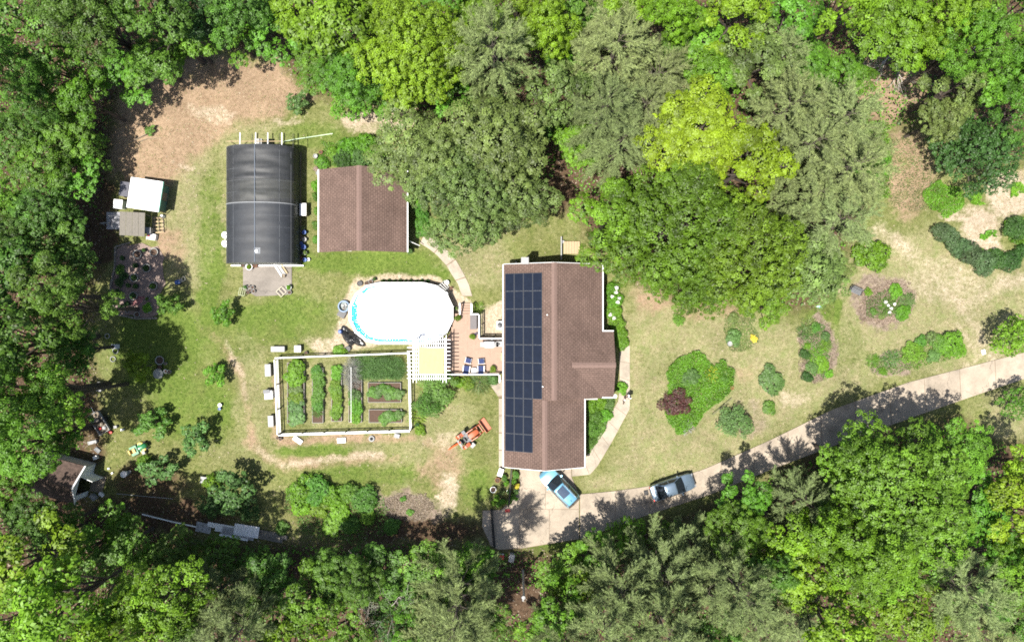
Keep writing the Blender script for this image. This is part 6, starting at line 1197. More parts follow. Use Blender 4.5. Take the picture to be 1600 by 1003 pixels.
for i, (px, py, r) in enumerate(((562, 443, 4.4), (573, 443, 3.6), (579, 440, 3.4), (585, 436, 3.0))): pot(px, py, r, .25, 'black' if i != 2 else 'lgrey', ['brown tyre ring planter at the upper left pool edge', 'second dark pot along upper left pool edge', 'pale pot along the upper left pool edge', 'small dark pot above the pool upper left rim'][i], plant_m='d' if i == 3 else None, proto='B3', ph=.3, soil=i != 0)
for i in range(9): x, y = P(599 + i * 8.6, 440, .2); plant('pool_side_plant', 'B2', x, y, .26, .45, LF['d'], ORD[i] + ' low dark plant from left along the pool top edge', 'plant', 'plants along pool top edge')
t = thing('pool_ladder', 'white A-frame ladder at the upper right pool edge', 'ladder', at(694, 450))
for dx in ((-6, 4), (4, -6)):
    pass
for (a, b) in (((683, 449), (695, 438)), ((694, 456), (702, 448))): c = MB(); c.tube([P3(*a, 1.45), P3(*b, .0)], .05, 6); part('rail', c, M['vinyl'], t, True)
for k in range(4): f = (k + .5) / 4; c = MB(); c.tube([P3(683 + 12 * f, 449 - 11 * f, 1.45 * (1 - f)), P3(694 + 8 * f, 456 - 8 * f, 1.45 * (1 - f))], .03, 5); part('rung', c, M['vinyl'], t, True)
pot(698, 441.5, 3.6, .5, 'vinyl', 'white sand filter drum beside the pool ladder', 'drum', soil=False); pot(705, 450, 2.2, .3, 'terracotta', 'small terracotta pot right of the pool ladder'); pot(679.5, 444, 2.2, .3, 'terracotta', 'small terracotta pot left of the pool ladder'); pot(712.5, 482, 3.2, .4, 'lgrey', 'pale pot with plant squeezed between pool and deck stairs', plant_m='g', proto='B3', ph=.35)
c = MB(); c.lathe((0, 0, 0), [(.16, 0), (.2, .12), (.1, .2), (0, .2)], 12); x, y = P(697, 459, 1.4); single('skimmer', c, M['vinyl'], 'white skimmer cap on the pool rim near ladder', 'skimmer', (x, y, PH + .02), smooth=40)
t = thing('air_conditioner', 'white round fan unit against the house left wall', 'air conditioner', at(785, 508)); c = MB(); c.box((-.25, 0, .38), (.7, .8, .8)); part('case', c, M['vinyl'], t); c = MB(); c.lathe((-.25, 0, .79), [(.3, 0), (.3, .02), (.05, .04), (0, .04)], 16); part('fan_grille', c, M['dark_metal'], t)
# around the garden fence
for nm, l_, px, py, d, rz, m_, ld in (('hive_box', 'long pale box lying above the upper left garden corner', 434, 545.5, (1.35, .5, .5), 0, 'lgrey', 'lgrey'), ('hive_box', 'short pale blue box above the upper garden fence', 465, 545, (.6, .6, .55), 0, 'lgrey', 'vinyl'), ('hive_box', 'tall grey box left of the garden fence, topmost', 418.5, 578.5, (.55, 1.2, .6), 2, 'stone', 'lgrey'), ('hive_box', 'white and grey box left of garden fence, middle one', 419.5, 617, (.75, .8, .6), 4, 'vinyl', 'vinyl'), ('hive_box', 'small slate box just above the middle box left of fence', 416.5, 612, (.6, .35, .7), 4, 'grey', 'grey'), ('hive_box', 'grey box left of the garden fence, lowest', 423, 658, (.5, 1.1, .6), 3, 'stone', 'lgrey'),
                                   ('foam_block', 'white foam slab tilted below the lower left garden corner', 465, 687.5, (1.0, .45, .2), -35, 'styro', None), ('foam_block', 'white foam slab lying flat below the garden fence middle', 533.5, 688, (.85, .5, .15), 4, 'styro', None), ('foam_block', 'pale small box at the lower right garden corner outside', 620, 681, (.55, .4, .3), -15, 'lgrey', None)): box_thing(nm, l_, 'box', px, py, d, rz, m_, ld)
pot(433.5, 684, 2.4, .3, 'black', 'dark pot at lower left garden corner, left of a pair'); pot(438, 686, 2.4, .3, 'black', 'dark pot at lower left garden corner, right of a pair'); pot(478, 551, 2.6, .3, 'black', 'dark pot leaning at the upper garden fence'); 
t = thing('tyre', 'old tyre with white wall below the lower garden fence', 'tyre', at(581, 685)); c = MB(); c.tube([(.24 * math.cos(k * math.pi / 9), .24 * math.sin(k * math.pi / 9), .08) for k in range(19)], .09, 8); part('rubber', c, M['lgrey'], t, smooth=60); c = MB(); c.lathe((0, 0, .05), [(.17, 0), (.1, .05), (.1, .08), (.16, .1), (.06, .11), (.06, .02)], 14); part('hub', c, M['tyre'], t)
pot(652, 664, 3.6, .35, 'black', 'dark pot right of the lower right garden corner', plant_m='d', proto='B3', ph=.3); 
# near the shed
x, y = P(155.5, 660.5, .55); t = thing('utility_trailer', 'open grey utility trailer with junk under trees at left', 'trailer', (x, y, 0), R(-58))
c = MB(); c.box((0, 0, .42), (2.3, 1.15, .06)); part('bed', c, M['wood'], t)
for cc, d in (((0, .58, .58), (2.3, .05, .3)), ((0, -.58, .58), (2.3, .05, .3)), ((1.15, 0, .58), (.05, 1.2, .3)), ((-1.15, 0, .58), (.05, 1.2, .3))): c = MB(); c.box(cc, d); part('side_board', c, M['lgrey'], t)
for s in (1, -1): wheel(t, (-.1, s * .70, .27), .27, .16)
c = MB(); c.tube([(-1.15, 0, .42), (-1.9, 0, .35)], .04, 6); part('drawbar', c, M['steel'], t)
for i, (dx, dy, m_, s_) in enumerate(((.7, .2, 'lgrey', .22), (.5, -.25, 'red', .16), (.2, .1, 'wood', .25), (-.3, -.1, 'stone', .3))): x2 = x + dx * math.cos(R(-58)) - dy * math.sin(R(-58)); y2 = y + dx * math.sin(R(-58)) + dy * math.cos(R(-58)); c = MB(); c.lathe((0, 0, 0), [(s_ * .9, 0), (s_, s_), (s_ * .6, s_ * 1.4), (0, s_ * 1.4)], 9); single('scrap_item', c, M[m_], ['grey bucket in the trailer front', 'red can in the trailer', 'brown wooden crate in the trailer', 'grey stone lump at the back of trailer'][i], 'scrap', (x2, y2, .45))
for i, (px, py, m_, d, rz) in enumerate(((171.5, 675, 'red', (.4, .2, .25), -20), (180, 667, 'lgrey', (.3, .25, .3), 10), (190.5, 671.5, 'vinyl', (.25, .2, .25), 0), (117, 678, 'lgrey', (.35, .5, .4), -10), (144, 691, 'lgrey', (.9, .32, .3), 14), (152, 703, 'grey', (.6, .4, .12), -40), (148.5, 715, 'vinyl', (.4, .35, .3), 20), (178, 541.5, 'vinyl', (.55, .45, .55), 0), (155, 604, 'lgrey', (.5, .95, .5), -10), (169.5, 732, 'styro', (.15, .15, .15), 10), (175, 739, 'styro', (.16, .14, .14), 40), (158, 772.5, 'vinyl', (.5, .3, .2), -40), (144.5, 777, 'lgrey', (.65, .4, .45), -40))):
    box_thing('odd_box', ['red crate at the right end of the trailer', 'grey crate right of the red crate by the trailer', 'small white crate right of the trailer on grass', 'pale crate under trees left of the trailer', 'long pale log box below the trailer', 'flat grey board below the long pale box', 'white bucket box near the shed gable', 'white and blue box in shade at left lawn edge', 'pale trough standing in shade at the left trees', 'tiny white block near the shed door, left', 'tiny white block near the shed door, right', 'white rimmed box right of the shed ramp', 'pale blue cart box by the shed ramp'][i], 'box', px, py, d, rz, m_, None, lidm='vinyl' if i in (7, 11) else None)
pot(193, 741, 5, .6, 'vinyl', 'white round barrel on the grass right of the shed', 'barrel', soil=False); pot(202, 737, 2.5, .2, 'lgrey', 'small grey pot right of the white barrel near shed', soil=False)
for i, (px, py, r) in enumerate(((181, 548, 4.2), (177, 561, 4), (168, 525, 3.6))): t = thing('hoop_ring', ['pale ring below the white and blue box in shade', 'lowest pale ring at the shaded left lawn', 'top pale ring at the shaded left lawn'][i], 'ring', at(px, py)); c = MB(); c.tube([(r / 15 * math.cos(k * math.pi / 9), r / 15 * math.sin(k * math.pi / 9), .06) for k in range(19)], .05, 6); part('ring', c, M['tub'], t, smooth=60)
for i, (px, py, r) in enumerate(((249, 563, 7), (247, 584, 8), (249, 574, 4), (258, 568, 2.2), (258.5, 580, 3), (264, 581, 3))): pot(px, py, r, .3, ('tub', 'tub', 'black', 'lgrey', 'vinyl', 'lgrey')[i], ['largest grey round tub under the lone yellow green tree', 'flat grey tub below the largest tub under lone tree', 'black pot between the two large tubs under lone tree', 'tiny pale pot right of the largest grey tub', 'white ring pot right of the large tubs under lone tree', 'rightmost pale ring pot under the lone tree'][i], 'tub', soil=i != 1)
pot(343, 633, 3, .35, 'vinyl', 'white bucket alone on the left lawn', 'bucket', soil=False); pot(342.5, 639, 2.4, .3, 'blue_plastic', 'small blue bucket below the white bucket on lawn', 'bucket', soil=False)
box_thing('crate', 'dark grey wooden crate beside shrub at lower left', 'crate', 320, 750, (.85, .6, .5), -8, 'grey', 'lgrey')
# boards and sheets at lower left
c = MB(); c.tube([P3(182, 771, .08), P3(225, 775, .06), P3(270, 779, .08)], .035, 6); single('plastic_pipe', c, M['lgrey'], 'thin pale pipe on the ground right of the shed', 'pipe')
c = MB(); c.tube([P3(222, 803, .25), P3(270, 815, .22), P3(307, 823, .2)], .07, 6); single('gutter_length', c, M['vinyl'], 'long white bent gutter length on the shaded ground', 'gutter')
t = thing('sheet_pile', 'pile of corrugated white and grey roofing sheets at lower left', 'roofing sheets', at(375, 830))
rs_ = random.Random(12)
for k, (px, py, l_, wd, rz, m_, z) in enumerate(((318, 824, 1.6, 1.0, -12, 'sheet', .10), (345, 822, 2.8, .5, -10, 'vinyl', .16), (360, 828, 3.2, .7, -10, 'vinyl', .22), (372, 833, 3.4, .9, -11, 'sheet', .28), (385, 829, 2.6, 1.2, -9, 'vinyl', .34), (420, 834, 3.4, .6, -10, 'sheet_old', .12), (418, 840, 3.2, .5, -11, 'sheet_old', .18), (430, 837, 2.6, .45, -10, 'sheet_old', .24), (365, 839, 3.0, .25, -11, 'vinyl', .4))):
    x, y = P(px, py, z); c = MB(); nn = int(wd / .06); an = R(rz); secs = []
    for e in (-l_ / 2, l_ / 2): secs.append([(x + e * math.cos(an) - (-wd / 2 + wd * i / nn) * math.sin(an), y + e * math.sin(an) + (-wd / 2 + wd * i / nn) * math.cos(an), z + .018 * (-1) ** i) for i in range(nn + 1)])
    c.loft(secs, closed=False); c.loft([[(q[0], q[1], q[2] - .01) for q in s_] for s_ in secs], closed=False); part('sheet', c, M[m_], t, True)
c = MB(); c.box((*P(375, 831), .03), (9.0, .12, .12), R(-10)); part('bearer', c, M['wood'], t, True)
# pole, signs, driveway items
t = thing('lamp_pole', 'tall slim pole with white lamp arm below the parking apron', 'pole', at(817, 891)); c = MB(); c.tube([(0, 0, -.1), (0, 0, 3.5), (0, 0, 7.0)], [.13, .11, .09], 8); part('mast', c, M['grey_bark'], t); c = MB(); c.tube([(0, 0, 5.6), (-.05, -.1, 6.4), (-.1, -.3, 7.0)], .09, 6); part('arm', c, M['lgrey'], t); c = MB(); c.lathe((-.05, 0, 6.95), [(.05, 0), (.2, .05), (.18, .16), (0, .2)], 12); part('lamp_head', c, M['lgrey'], t, smooth=40)
x, y = P(782.5, 870, .6); box_thing('mail_box', 'small red and white box under trees below apron', 'box', 782.5, 870, (.6, .4, .5), -5, 'vinyl', 'red'); box_thing('metal_bin', 'pale blue grey metal bin right of red and white box', 'bin', 799.5, 872, (.5, .75, .6), -12, 'lgrey', 'steel')
c = MB(); c.box((0, 0, .12), (.22, 4.0, .24)); single('drain_timber', c, mat('black_timber', (.022, .02, .018), .8), 'long black timber lying across the parking apron left edge', 'timber', (*P(770, 825, .2), .05), R(5))
c = MB(); c.box((0, 0, 0), (.14, 4.1, .10)); t = single('black_beam', c, mat('black_timber', (.022, .02, .018), .8), 'long dark beam raised over the potted plants by the apron', 'beam', (*P(797, 761.5, .75), .75), R(-4)); 
for s in (-1, 1): c = MB(); c.box((0, s * 1.9, -.40), (.1, .1, .8)); part('support', c, M['black'], t)
c = MB(); c.box((0, 0, .09), (.5, .28, .18)); single('red_kerb_block', c, M['red'], 'small red block at the foot of the dark beam', 'block', (*P(793, 797), .05), R(5))
x, y = P(1009.5, 769.5, .1); c = MB(); c.box((0, 0, .06), (.42, .48, .12)); c.box((0, 0, .14), (.34, .4, .05)); single('black_mat', c, M['black'], 'small black box on the driveway behind the silver car', 'box', (x, y, .05), R(8))
for i, (px, py, r, m_, pm) in enumerate(((788, 746, 4.6, 'terracotta', 's'), (777.5, 750, 4.2, 'terracotta', None), (770.5, 765, 4.8, 'vinyl', None), (784, 770, 4.4, 'black', 'g'), (791, 755, 4, 'black', 'b'), (795, 768, 3.6, 'vinyl', 'k'), (806, 742, 5.4, 'terracotta', 's'), (803, 752, 4.4, 'black', 'b'), (808, 759, 4, 'terracotta', 'F'), (807, 768, 3.8, 'lgrey', 'k'), (801, 776, 4.4, 'terracotta', 's'), (806, 779, 3.2, 'vinyl', 'b'), (795, 784, 4.6, 'black', 's'), (785, 783, 4.6, 'black', 'b'), (776, 778, 4.6, 'black', 'b'), (770, 786, 4.2, 'terracotta', 'b'), (779, 788, 4.2, 'black', 's'))):
    pot(px, py, r, .4, m_, ORD[i % 12] + (' pot counted from the house' if i < 12 else ' pot in the lowest group') + ' in the potted garden by apron', plant_m=pm, proto='B3' if i % 2 else 'B1', ph=.45, pr=r * 1.15, group='potted garden by the apron')
box_thing('white_bench_box', 'white narrow stand at the top left of the potted garden', 'stand', 782, 738, (.45, .75, .5), -18, 'vinyl', 'vinyl')
# benches in the front garden
t = thing('garden_bench', 'dark grey garden bench near the big trees on dry lawn', 'bench', at(1334, 455), R(-24))
for k in range(4): c = MB(); c.box((0, -.22 + k * .13, .44), (1.25, .10, .03)); part('seat_slat', c, M['grey'], t)
for k in range(3): c = MB(); c.box((0, .26 + .03 * k, .58 + k * .14), (1.25, .03, .10)); part('back_slat', c, M['grey'], t)
for s in (-1, 1): c = MB(); c.tube([(s * .58, -.24, -.02), (s * .58, -.22, .62), (s * .58, .22, .62), (s * .58, .3, .95)], .03, 6); c.tube([(s * .58, .24, -.02), (s * .58, .22, .6)], .03, 6); part('end_frame', c, M['dark_metal'], t)
t = thing('swing_bench', 'grey wire arch bench at the edge of the round shrub', 'bench', at(1135, 652), R(44))
for k in range(4): c = MB(); c.box((0, -.18 + k * .11, .42), (1.4, .06, .03)); part('seat_slat', c, M['steel'], t)
for s in (-1, 1): c = MB(); c.tube([(s * .68, -.2, -.02), (s * .68, -.2, .6), (s * .68, .25, .6), (s * .68, .25, -.02)], .025, 6); part('end_frame', c, M['steel'], t)
c = MB(); c.tube([(-.68, .25, .6), (-.68, .3, .95), (.68, .3, .95), (.68, .25, .6)], .025, 6); part('back_rail', c, M['steel'], t)
t = thing('border_fence', 'low grey wire fence along the big planted bed edge', 'fence', at(1127, 634), R(40))
for k in range(12): c = MB(); c.tube([(-1.3 + k * .236, 0, -.02), (-1.3 + k * .236, 0, .5)], .012, 4); part('bar', c, M['steel'], t)
for z in (.1, .5): c = MB(); c.tube([(-1.3, 0, z), (1.3, 0, z)], .015, 4); part('rail', c, M['steel'], t)
x, y = P(1140, 537, .5); t = thing('bird_bath', 'small white bird bath in the weedy planting', 'bird bath', (x, y, 0)); c = MB(); c.lathe((0, 0, 0), [(.14, -.02), (.06, .08), (.06, .5), (.24, .58), (.26, .64), (.2, .6), (0, .58)], 14); part('basin', c, M['lgrey'], t, smooth=40)
pot(1144, 606, 3.0, .4, 'terracotta', 'small rust red pot at the right edge of big planted bed', soil=False)
x, y = P(1280, 479.5, .1); c = MB(); c.lathe((0, 0, 0), [(0, 0), (.2, .03), (.22, .08), (.1, .14), (0, .15)], 10, None, 1.3, .6); single('water_toy', c, mat('pale_cyan', (.4, .7, .75), .4), 'small pale blue toy on the greenest grass patch', 'toy', (x, y, 0), R(-20), smooth=40)
x, y = P(1537, 550, .1); c = MB(); c.box((0, 0, .05), (.38, .5, .1), .3); c.box((.05, .1, .12), (.2, .2, .05), .3); single('white_meter_box', c, M['vinyl'], 'small white box on the ground beside the driveway end', 'box', (x, y, 0))
pot(492.5, 244, 3.6, .4, 'lgrey', 'pale round stand at upper left of outbuilding shrubs', 'stand', soil=False); pot(501, 238, 3, .35, 'terracotta', 'terracotta pot above the pale round stand'); pot(493, 264, 3.8, .4, 'wood', 'wooden tub at the outbuilding upper left corner', plant_m='B', proto='B3', ph=.2); pot(496, 270.5, 3, .35, 'lgrey', 'pale bucket at the outbuilding upper left corner', 'bucket', soil=False)
c = MB(); c.tube([P3(501, 249, .25), P3(505, 250, .3), P3(508, 254, .25)], .08, 6); single('hose_coil', c, M['lgrey'], 'pale bent pipe among the outbuilding shrubs', 'pipe')
t = thing('wood_step', 'pale plank platform at the house upper wall under tree', 'platform', at(893, 385)); 
for k in range(6): x, y = P(882.5 + k * 4.3, 387, .3); c = MB(); c.box((x, y, .3), (.25, 1.3, .03)); part('plank', c, M['lumber'], t, True)
c = MB(); c.box((*P(893, 387, .3), .14), (1.6, 1.2, .26)); part('base', c, M['wood'], t, True)
c = MB(); c.box((0, 0, .5), (.12, 2.4, .1)); c.box((0, 1.1, .22), (.1, .1, .5)); c.box((0, -1.1, .22), (.1, .1, .5)); single('grab_rail', c, M['lgrey'], 'long pale handrail beside the plank platform at house', 'rail', (*P(877, 388, .5), 0)); pot(880, 378, 2.4, .3, 'steel', 'small metal pot at the end of the handrail', soil=False)
x, y = P(803, 410, .3); pot(806, 410, 2, .3, 'lgrey', 'small grey pot at house upper left corner', soil=False); pot(640.5, 392, 4, .4, 'black', 'dark pot with green shrub at the outbuilding lower right corner', plant_m='k', proto='B2', ph=.5, pr=5)
# ---------------------------------------------------------------- yard trees, shrubs and beds
def shrub(px, py, rpx, h, proto, m, label, name='garden_shrub', cat='shrub', group=None):
    zc = h * .55; x, y = P(px, py, zc); r = rpx / 15 * (CAM_H - zc) / CAM_H
    return plant(name, proto, x, y, r / RAD[proto[0]] * 1.08, h / HT[proto[0]], LF[m], label, cat, group)
YARD = [(266, 474, 21, 2.6, 'F1', 's', 'broad leafed young tree right of the round planter bed'), (350, 490, 20, 2.5, 'F2', 'm', 'young tree in the middle of left lawn under the greenhouse pad'), (336, 587, 21, 2.3, 'F1', 'm', 'small round tree between the left lawn and garden'), (218, 573, 23, 4.2, 'F2', 'y', 'lone yellow green tree at the shaded left lawn'),
 (237, 661, 27, 2.6, 'F2', 's', 'loose young tree above the green riding mower'), (308, 685, 27, 3.2, 'F1', 'k', 'blue green young tree at lower left lawn'), (248, 732, 26, 2.8, 'F1', 'k', 'blue green shrub right of the white barrel'), (360, 766, 33, 4.2, 'F1', 'k', 'large blue green tree at lower left lawn edge'), (330, 790, 20, 2.0, 'H1', 'd', 'dark shrub left under the large blue green tree'), (388, 795, 22, 2.2, 'H1', 'd', 'dark shrub right under the large blue green tree'), (330, 755, 14, 1.6, 'B1', 'y', 'yellow green shrub beside the dark grey crate'),
 (225, 722, 13, 1.0, 'B1', 'b', 'low bright shrub below the riding mower'), (466, 160, 20, 2.0, 'F2', 'k', 'scraggly blue green sapling at the top clearing edge'), (235, 204, 9, .7, 'F2', 's', 'little cut branch with leaves in bare clearing')]
for a in YARD: shrub(*a[:6], a[6], 'yard_tree' if a[4][0] == 'F' else 'garden_shrub', 'tree' if a[4][0] == 'F' else 'shrub')
ROW = [(470, 770, 24, 1.7, 'B1', 'b'), (495, 765, 20, 1.6, 'B2', 's'), (520, 775, 19, 1.4, 'B1', 'b'), (545, 770, 18, 1.3, 'B1', 's'), (568, 782, 20, 1.5, 'B2', 's'), (470, 795, 15, 1.0, 'B3', 'b'), (497, 798, 14, .9, 'B3', 'y'), (530, 800, 16, 1.0, 'B1', 'b'), (515, 822, 14, .8, 'B3', 'm'), (545, 822, 15, .9, 'B1', 's'), (575, 808, 12, .8, 'B3', 'm'), (630, 780, 5, .4, 'B3', 's'), (640, 801, 6, .4, 'B3', 's'), (612, 822, 12, .6, 'B1', 's'), (440, 825, 11, .7, 'B1', 's')]
for i, a in enumerate(ROW): shrub(*a, (ORD[i] + ' shrub' if i < 11 else ['tiny upper plant', 'tiny lower plant', 'low shaded plant', 'low plant by the sheet pile'][i - 11]) + (' from upper left in the shrub row below the lawn' if i < 11 else ' in the brown mulch patch at bottom' if i < 14 else ' at bottom'), group='shrub row below the lawn' if i < 11 else None)
for i, (px, py, r, h, p_, m, l_) in enumerate(((545, 232, 20, 1.5, 'B1', 'b', 'bright shrub above the outbuilding roof, left'), (570, 228, 22, 1.8, 'B1', 'b', 'bright shrub above the outbuilding roof, right'), (535, 247, 15, 1.6, 'B2', 'd', 'dark round shrub against the outbuilding upper wall, left'), (565, 248, 16, 1.6, 'B2', 'k', 'dark round shrub against the outbuilding upper wall, right'), (592, 245, 14, 1.3, 'B1', 'b', 'bright shrub at the oak edge above outbuilding'), (520, 240, 12, .9, 'B3', 'm', 'low shrub near the outbuilding upper left corner'), (504, 254, 10, .8, 'B3', 'm', 'small leafy plant by the pale round stand'),
        (494, 290, 9, .9, 'B1', 'b', 'first shrub down the outbuilding left wall'), (494, 307, 8, .9, 'B1', 's', 'second shrub down the outbuilding left wall'), (496, 330, 7, .7, 'B3', 's', 'third shrub down the outbuilding left wall'), (495, 352, 7, .6, 'B3', 's', 'fourth shrub down the outbuilding left wall'), (495, 375, 8, .6, 'B3', 's', 'fifth shrub down the outbuilding left wall'),
        (656, 310, 12, 1.4, 'B1', 'b', 'upper shrub right of the outbuilding under the oak'), (658, 332, 13, 1.4, 'B2', 's', 'middle shrub right of the outbuilding under the oak'), (664, 356, 15, 1.4, 'B2', 's', 'lower shrub right of the outbuilding by the walk'),
        (668, 633, 22, 2.2, 'H1', 's', 'dark feathery evergreen at the garden right side'), (686, 606, 26, 1.9, 'H1', 's', 'wide dark evergreen below the pergola'), (650, 650, 12, .8, 'S2', 'y', 'yellow green leafy plant at the lower right garden corner'), (655, 672, 10, .7, 'B3', 'y', 'small leafy plant at the lower right garden corner'), (716, 598, 9, .8, 'B3', 'y', 'first plant from left below the deck railing'), (731, 600, 10, .7, 'B1', 'y', 'yellow green plant below the deck railing'), (750, 597, 15, 1.0, 'S1', 'k', 'blue green spiky yucca below the deck railing'), (771, 594, 9, .7, 'B3', 'k', 'small plant at the deck lower right corner'), (746, 481, 8, .8, 'S2', 'y', 'spiky yellow green plant right of the deck stairs'), (528, 548, 8, .5, 'B3', 'm', 'weedy tuft near the black tarp'))): shrub(px, py, r, h, p_, m, l_)
EAST = [(957, 452, 13, 1.1, 'B1', 'b'), (961, 470, 13, 1.1, 'B1', 'b'), (960, 488, 13, 1.0, 'B1', 'b'), (964, 505, 13, 1.1, 'B2', 'b'), (969, 522, 13, .9, 'B1', 'b'), (972, 535, 11, .8, 'B1', 'b')]
for i, a in enumerate(EAST): shrub(*a, ORD[i] + ' bright shrub down the house right wall', group='shrubs along the house right wall')
for i, (px, py) in enumerate(((957, 463), (963, 457), (954, 492), (960, 497), (968, 466), (966, 472), (964, 450))): x, y = P(px, py, 1.1); plant('hydrangea_bloom', 'B4', x, y, .2, .22, LF['W'], ORD[i] + ' white bloom among the bright shrubs at house right wall', 'flower', 'white blooms at the house right wall', z=.85)
COURT = [(925, 632, 13, 1.2, 'B1', 'b'), (940, 628, 10, .9, 'B1', 'y'), (953, 630, 9, .7, 'B2', 'k'), (930, 650, 13, 1.0, 'B1', 's'), (946, 650, 11, .8, 'B1', 'b'), (926, 672, 13, 1.1, 'B2', 's'), (940, 668, 9, .7, 'B3', 's'), (923, 690, 10, .8, 'B2', 's'), (971, 606, 9, .8, 'B3', 'b')]
for i, a in enumerate(COURT): shrub(*a, (ORD[i] + ' shrub from top in the courtyard planting by the house') if i < 8 else 'light green shrub at the house wing corner by the person', group='courtyard shrubs' if i < 8 else None)
# big planted bed at right with groundcover
bedpoly = [(1047, 570), (1062, 556), (1090, 548), (1108, 556), (1130, 572), (1146, 590), (1147, 605), (1130, 622), (1100, 645), (1080, 672), (1062, 678), (1045, 668), (1036, 640), (1040, 600)]
def cover(name, label, poly_px, n, lsize, m, z1, seed, cat, stuff=True):
    rs = np.random.RandomState(seed); po = np.array([P(*q) for q in poly_px]); lo, hi = po.min(0), po.max(0); pts = rs.uniform(lo, hi, (int(n * 1.9), 2)); nz = (fbm(pts[:, 0], pts[:, 1], .9, seed) - .5) * 1.9
    pts = pts[inpoly(pts[:, 0] + nz, pts[:, 1] + nz, [tuple(q) for q in po])][:n]; h = z1 * (.35 + 1.0 * fbm(pts[:, 0], pts[:, 1], 1.6, seed + 5)) 
    C, N, U, L_, W_, v = flat_leaves(rs, pts, 0, 1, lsize); C[:, 2] = C[:, 2] ** .6 * h + .02; v = v * .6 + .9 * fbm(pts[:, 0], pts[:, 1], .9, seed + 9) - .25
    o = link(name, leaf_mesh(name, C, N, U, L_, W_, v), LF[m]); return tag(o, label, cat, None, 'stuff' if stuff else None)
cover('groundcover', 'dense bright green groundcover filling the big planted bed', bedpoly, 16000, .13, 'b', .55, 51, 'groundcover')
shrub(1056, 631, 22, 1.5, 'B4', 'r', 'dark maroon weeping shrub at the left of big planted bed'); shrub(1080, 590, 13, .9, 'B1', 'k', 'darker leafy clump in the big planted bed centre'); shrub(1112, 585, 8, .7, 'S2', 'F', 'yellowish spiky clump in the upper right big bed'); shrub(1132, 592, 8, .6, 'B3', 's', 'small clump at the right of the big planted bed'); shrub(1074, 668, 9, .6, 'S2', 'w', 'silvery tuft at the bottom of the big planted bed')
shrub(1150, 661, 29, 1.9, 'H1', 'k', 'round blue green shrub between the big bed and driveway'); shrub(1208, 597, 21, .8, 'B3', 'k', 'low spreading shrub in dry lawn right of big bed'); shrub(1201, 637, 12, .5, 'B3', 's', 'little plant in dry lawn below low spreading shrub')
shrub(1060, 500, 9, .6, 'B4', 'm', 'small round green shrub on dry lawn below big trees'); shrub(1366, 398, 27, 1.9, 'B1', 'y', 'bright rounded shrub on dry lawn below the pines'); shrub(1146, 527, 14, .8, 'B3', 'k', 'dark leafy plant by the white bird bath'); shrub(1145, 497, 10, .5, 'B3', 'g', 'pale weedy plant above the white bird bath'); shrub(1178, 529, 6, .5, 'B4', 'F', 'small yellow flowering clump right of bird bath')
cover('weeds', 'patch of pale weeds around the white bird bath', [(1135, 490), (1165, 475), (1180, 500), (1185, 535), (1160, 550), (1135, 540), (1130, 515)], 2600, .10, 'g', .22, 61, 'weeds')
BEDPL = [[(1264, 508, 10, .6, 'S2', 'g'), (1258, 520, 10, .6, 'S2', 'k'), (1275, 512, 8, .6, 'B1', 's'), (1290, 525, 8, .6, 'B3', 'k'), (1258, 554, 8, .7, 'B2', 'd'), (1262, 540, 6, .4, 'B3', 'b'), (1291, 540, 8, .5, 'S1', 'b'), (1275, 555, 10, .5, 'S2', 'b'), (1285, 570, 11, .5, 'B1', 'b'), (1270, 575, 10, .6, 'B1', 'k'), (1262, 590, 8, .7, 'B2', 'd'), (1296, 585, 7, .4, 'B3', 'b')],
         [(1401, 455, 11, .7, 'B1', 'b'), (1357, 456, 6, .5, 'B4', 'y'), (1418, 470, 10, .4, 'S1', 'k'), (1390, 478, 11, .5, 'S2', 's'), (1412, 488, 12, .6, 'B1', 'b'), (1365, 487, 6, .4, 'B3', 's'), (1378, 495, 6, .3, 'B3', 'g')],
         [(1488, 538, 20, 1.2, 'B2', 'b'), (1470, 540, 14, .9, 'B2', 's'), (1458, 530, 12, .7, 'B3', 'g'), (1460, 555, 11, .6, 'B3', 'k'), (1428, 550, 17, .7, 'B4', 'm'), (1392, 560, 11, .6, 'S2', 'k'), (1365, 564, 9, .5, 'S1', 'b'), (1380, 580, 7, .5, 'B4', 'b'), (1440, 535, 10, .5, 'B3', 's')]]
for b_, bn in zip(BEDPL, ('tall oval bed', 'upper round mulch bed by the bench', 'lower long bed above the driveway')):
    for i, a in enumerate(b_): shrub(*a, ORD[i] + ' plant from top in the ' + bn, 'bed_plant', 'plant', 'plants of the ' + bn)
for i, (px, py) in enumerate(((1388, 477), (1393, 482), (1398, 475), (1390, 488), (1384, 472))): x, y = P(px, py, .4); plant('white_flower', 'B4', x, y, .18, .2, LF['W'], ORD[i] + ' white flower cluster in the upper round mulch bed', 'flower', 'white flowers of the round bed', z=.3)
HED = [(1474, 362, 14, 1.4, 'B2', 'h'), (1488, 374, 16, 1.6, 'B2', 'h'), (1505, 386, 17, 1.7, 'B1', 'h'), (1522, 398, 17, 1.7, 'B2', 'h'), (1540, 410, 18, 1.7, 'B1', 'h'), (1560, 405, 14, 1.4, 'B2', 'd'), (1583, 408, 16, 1.6, 'B2', 'd'), (1598, 395, 14, 1.5, 'B1', 'd'), (1590, 355, 18, 1.8, 'B2', 'd')]
for i, a in enumerate(HED): shrub(*a, ORD[i] + ' dark shrub from left in the hedge under the sandy patch', 'hedge_shrub', 'shrub', 'hedge under the sandy patch')
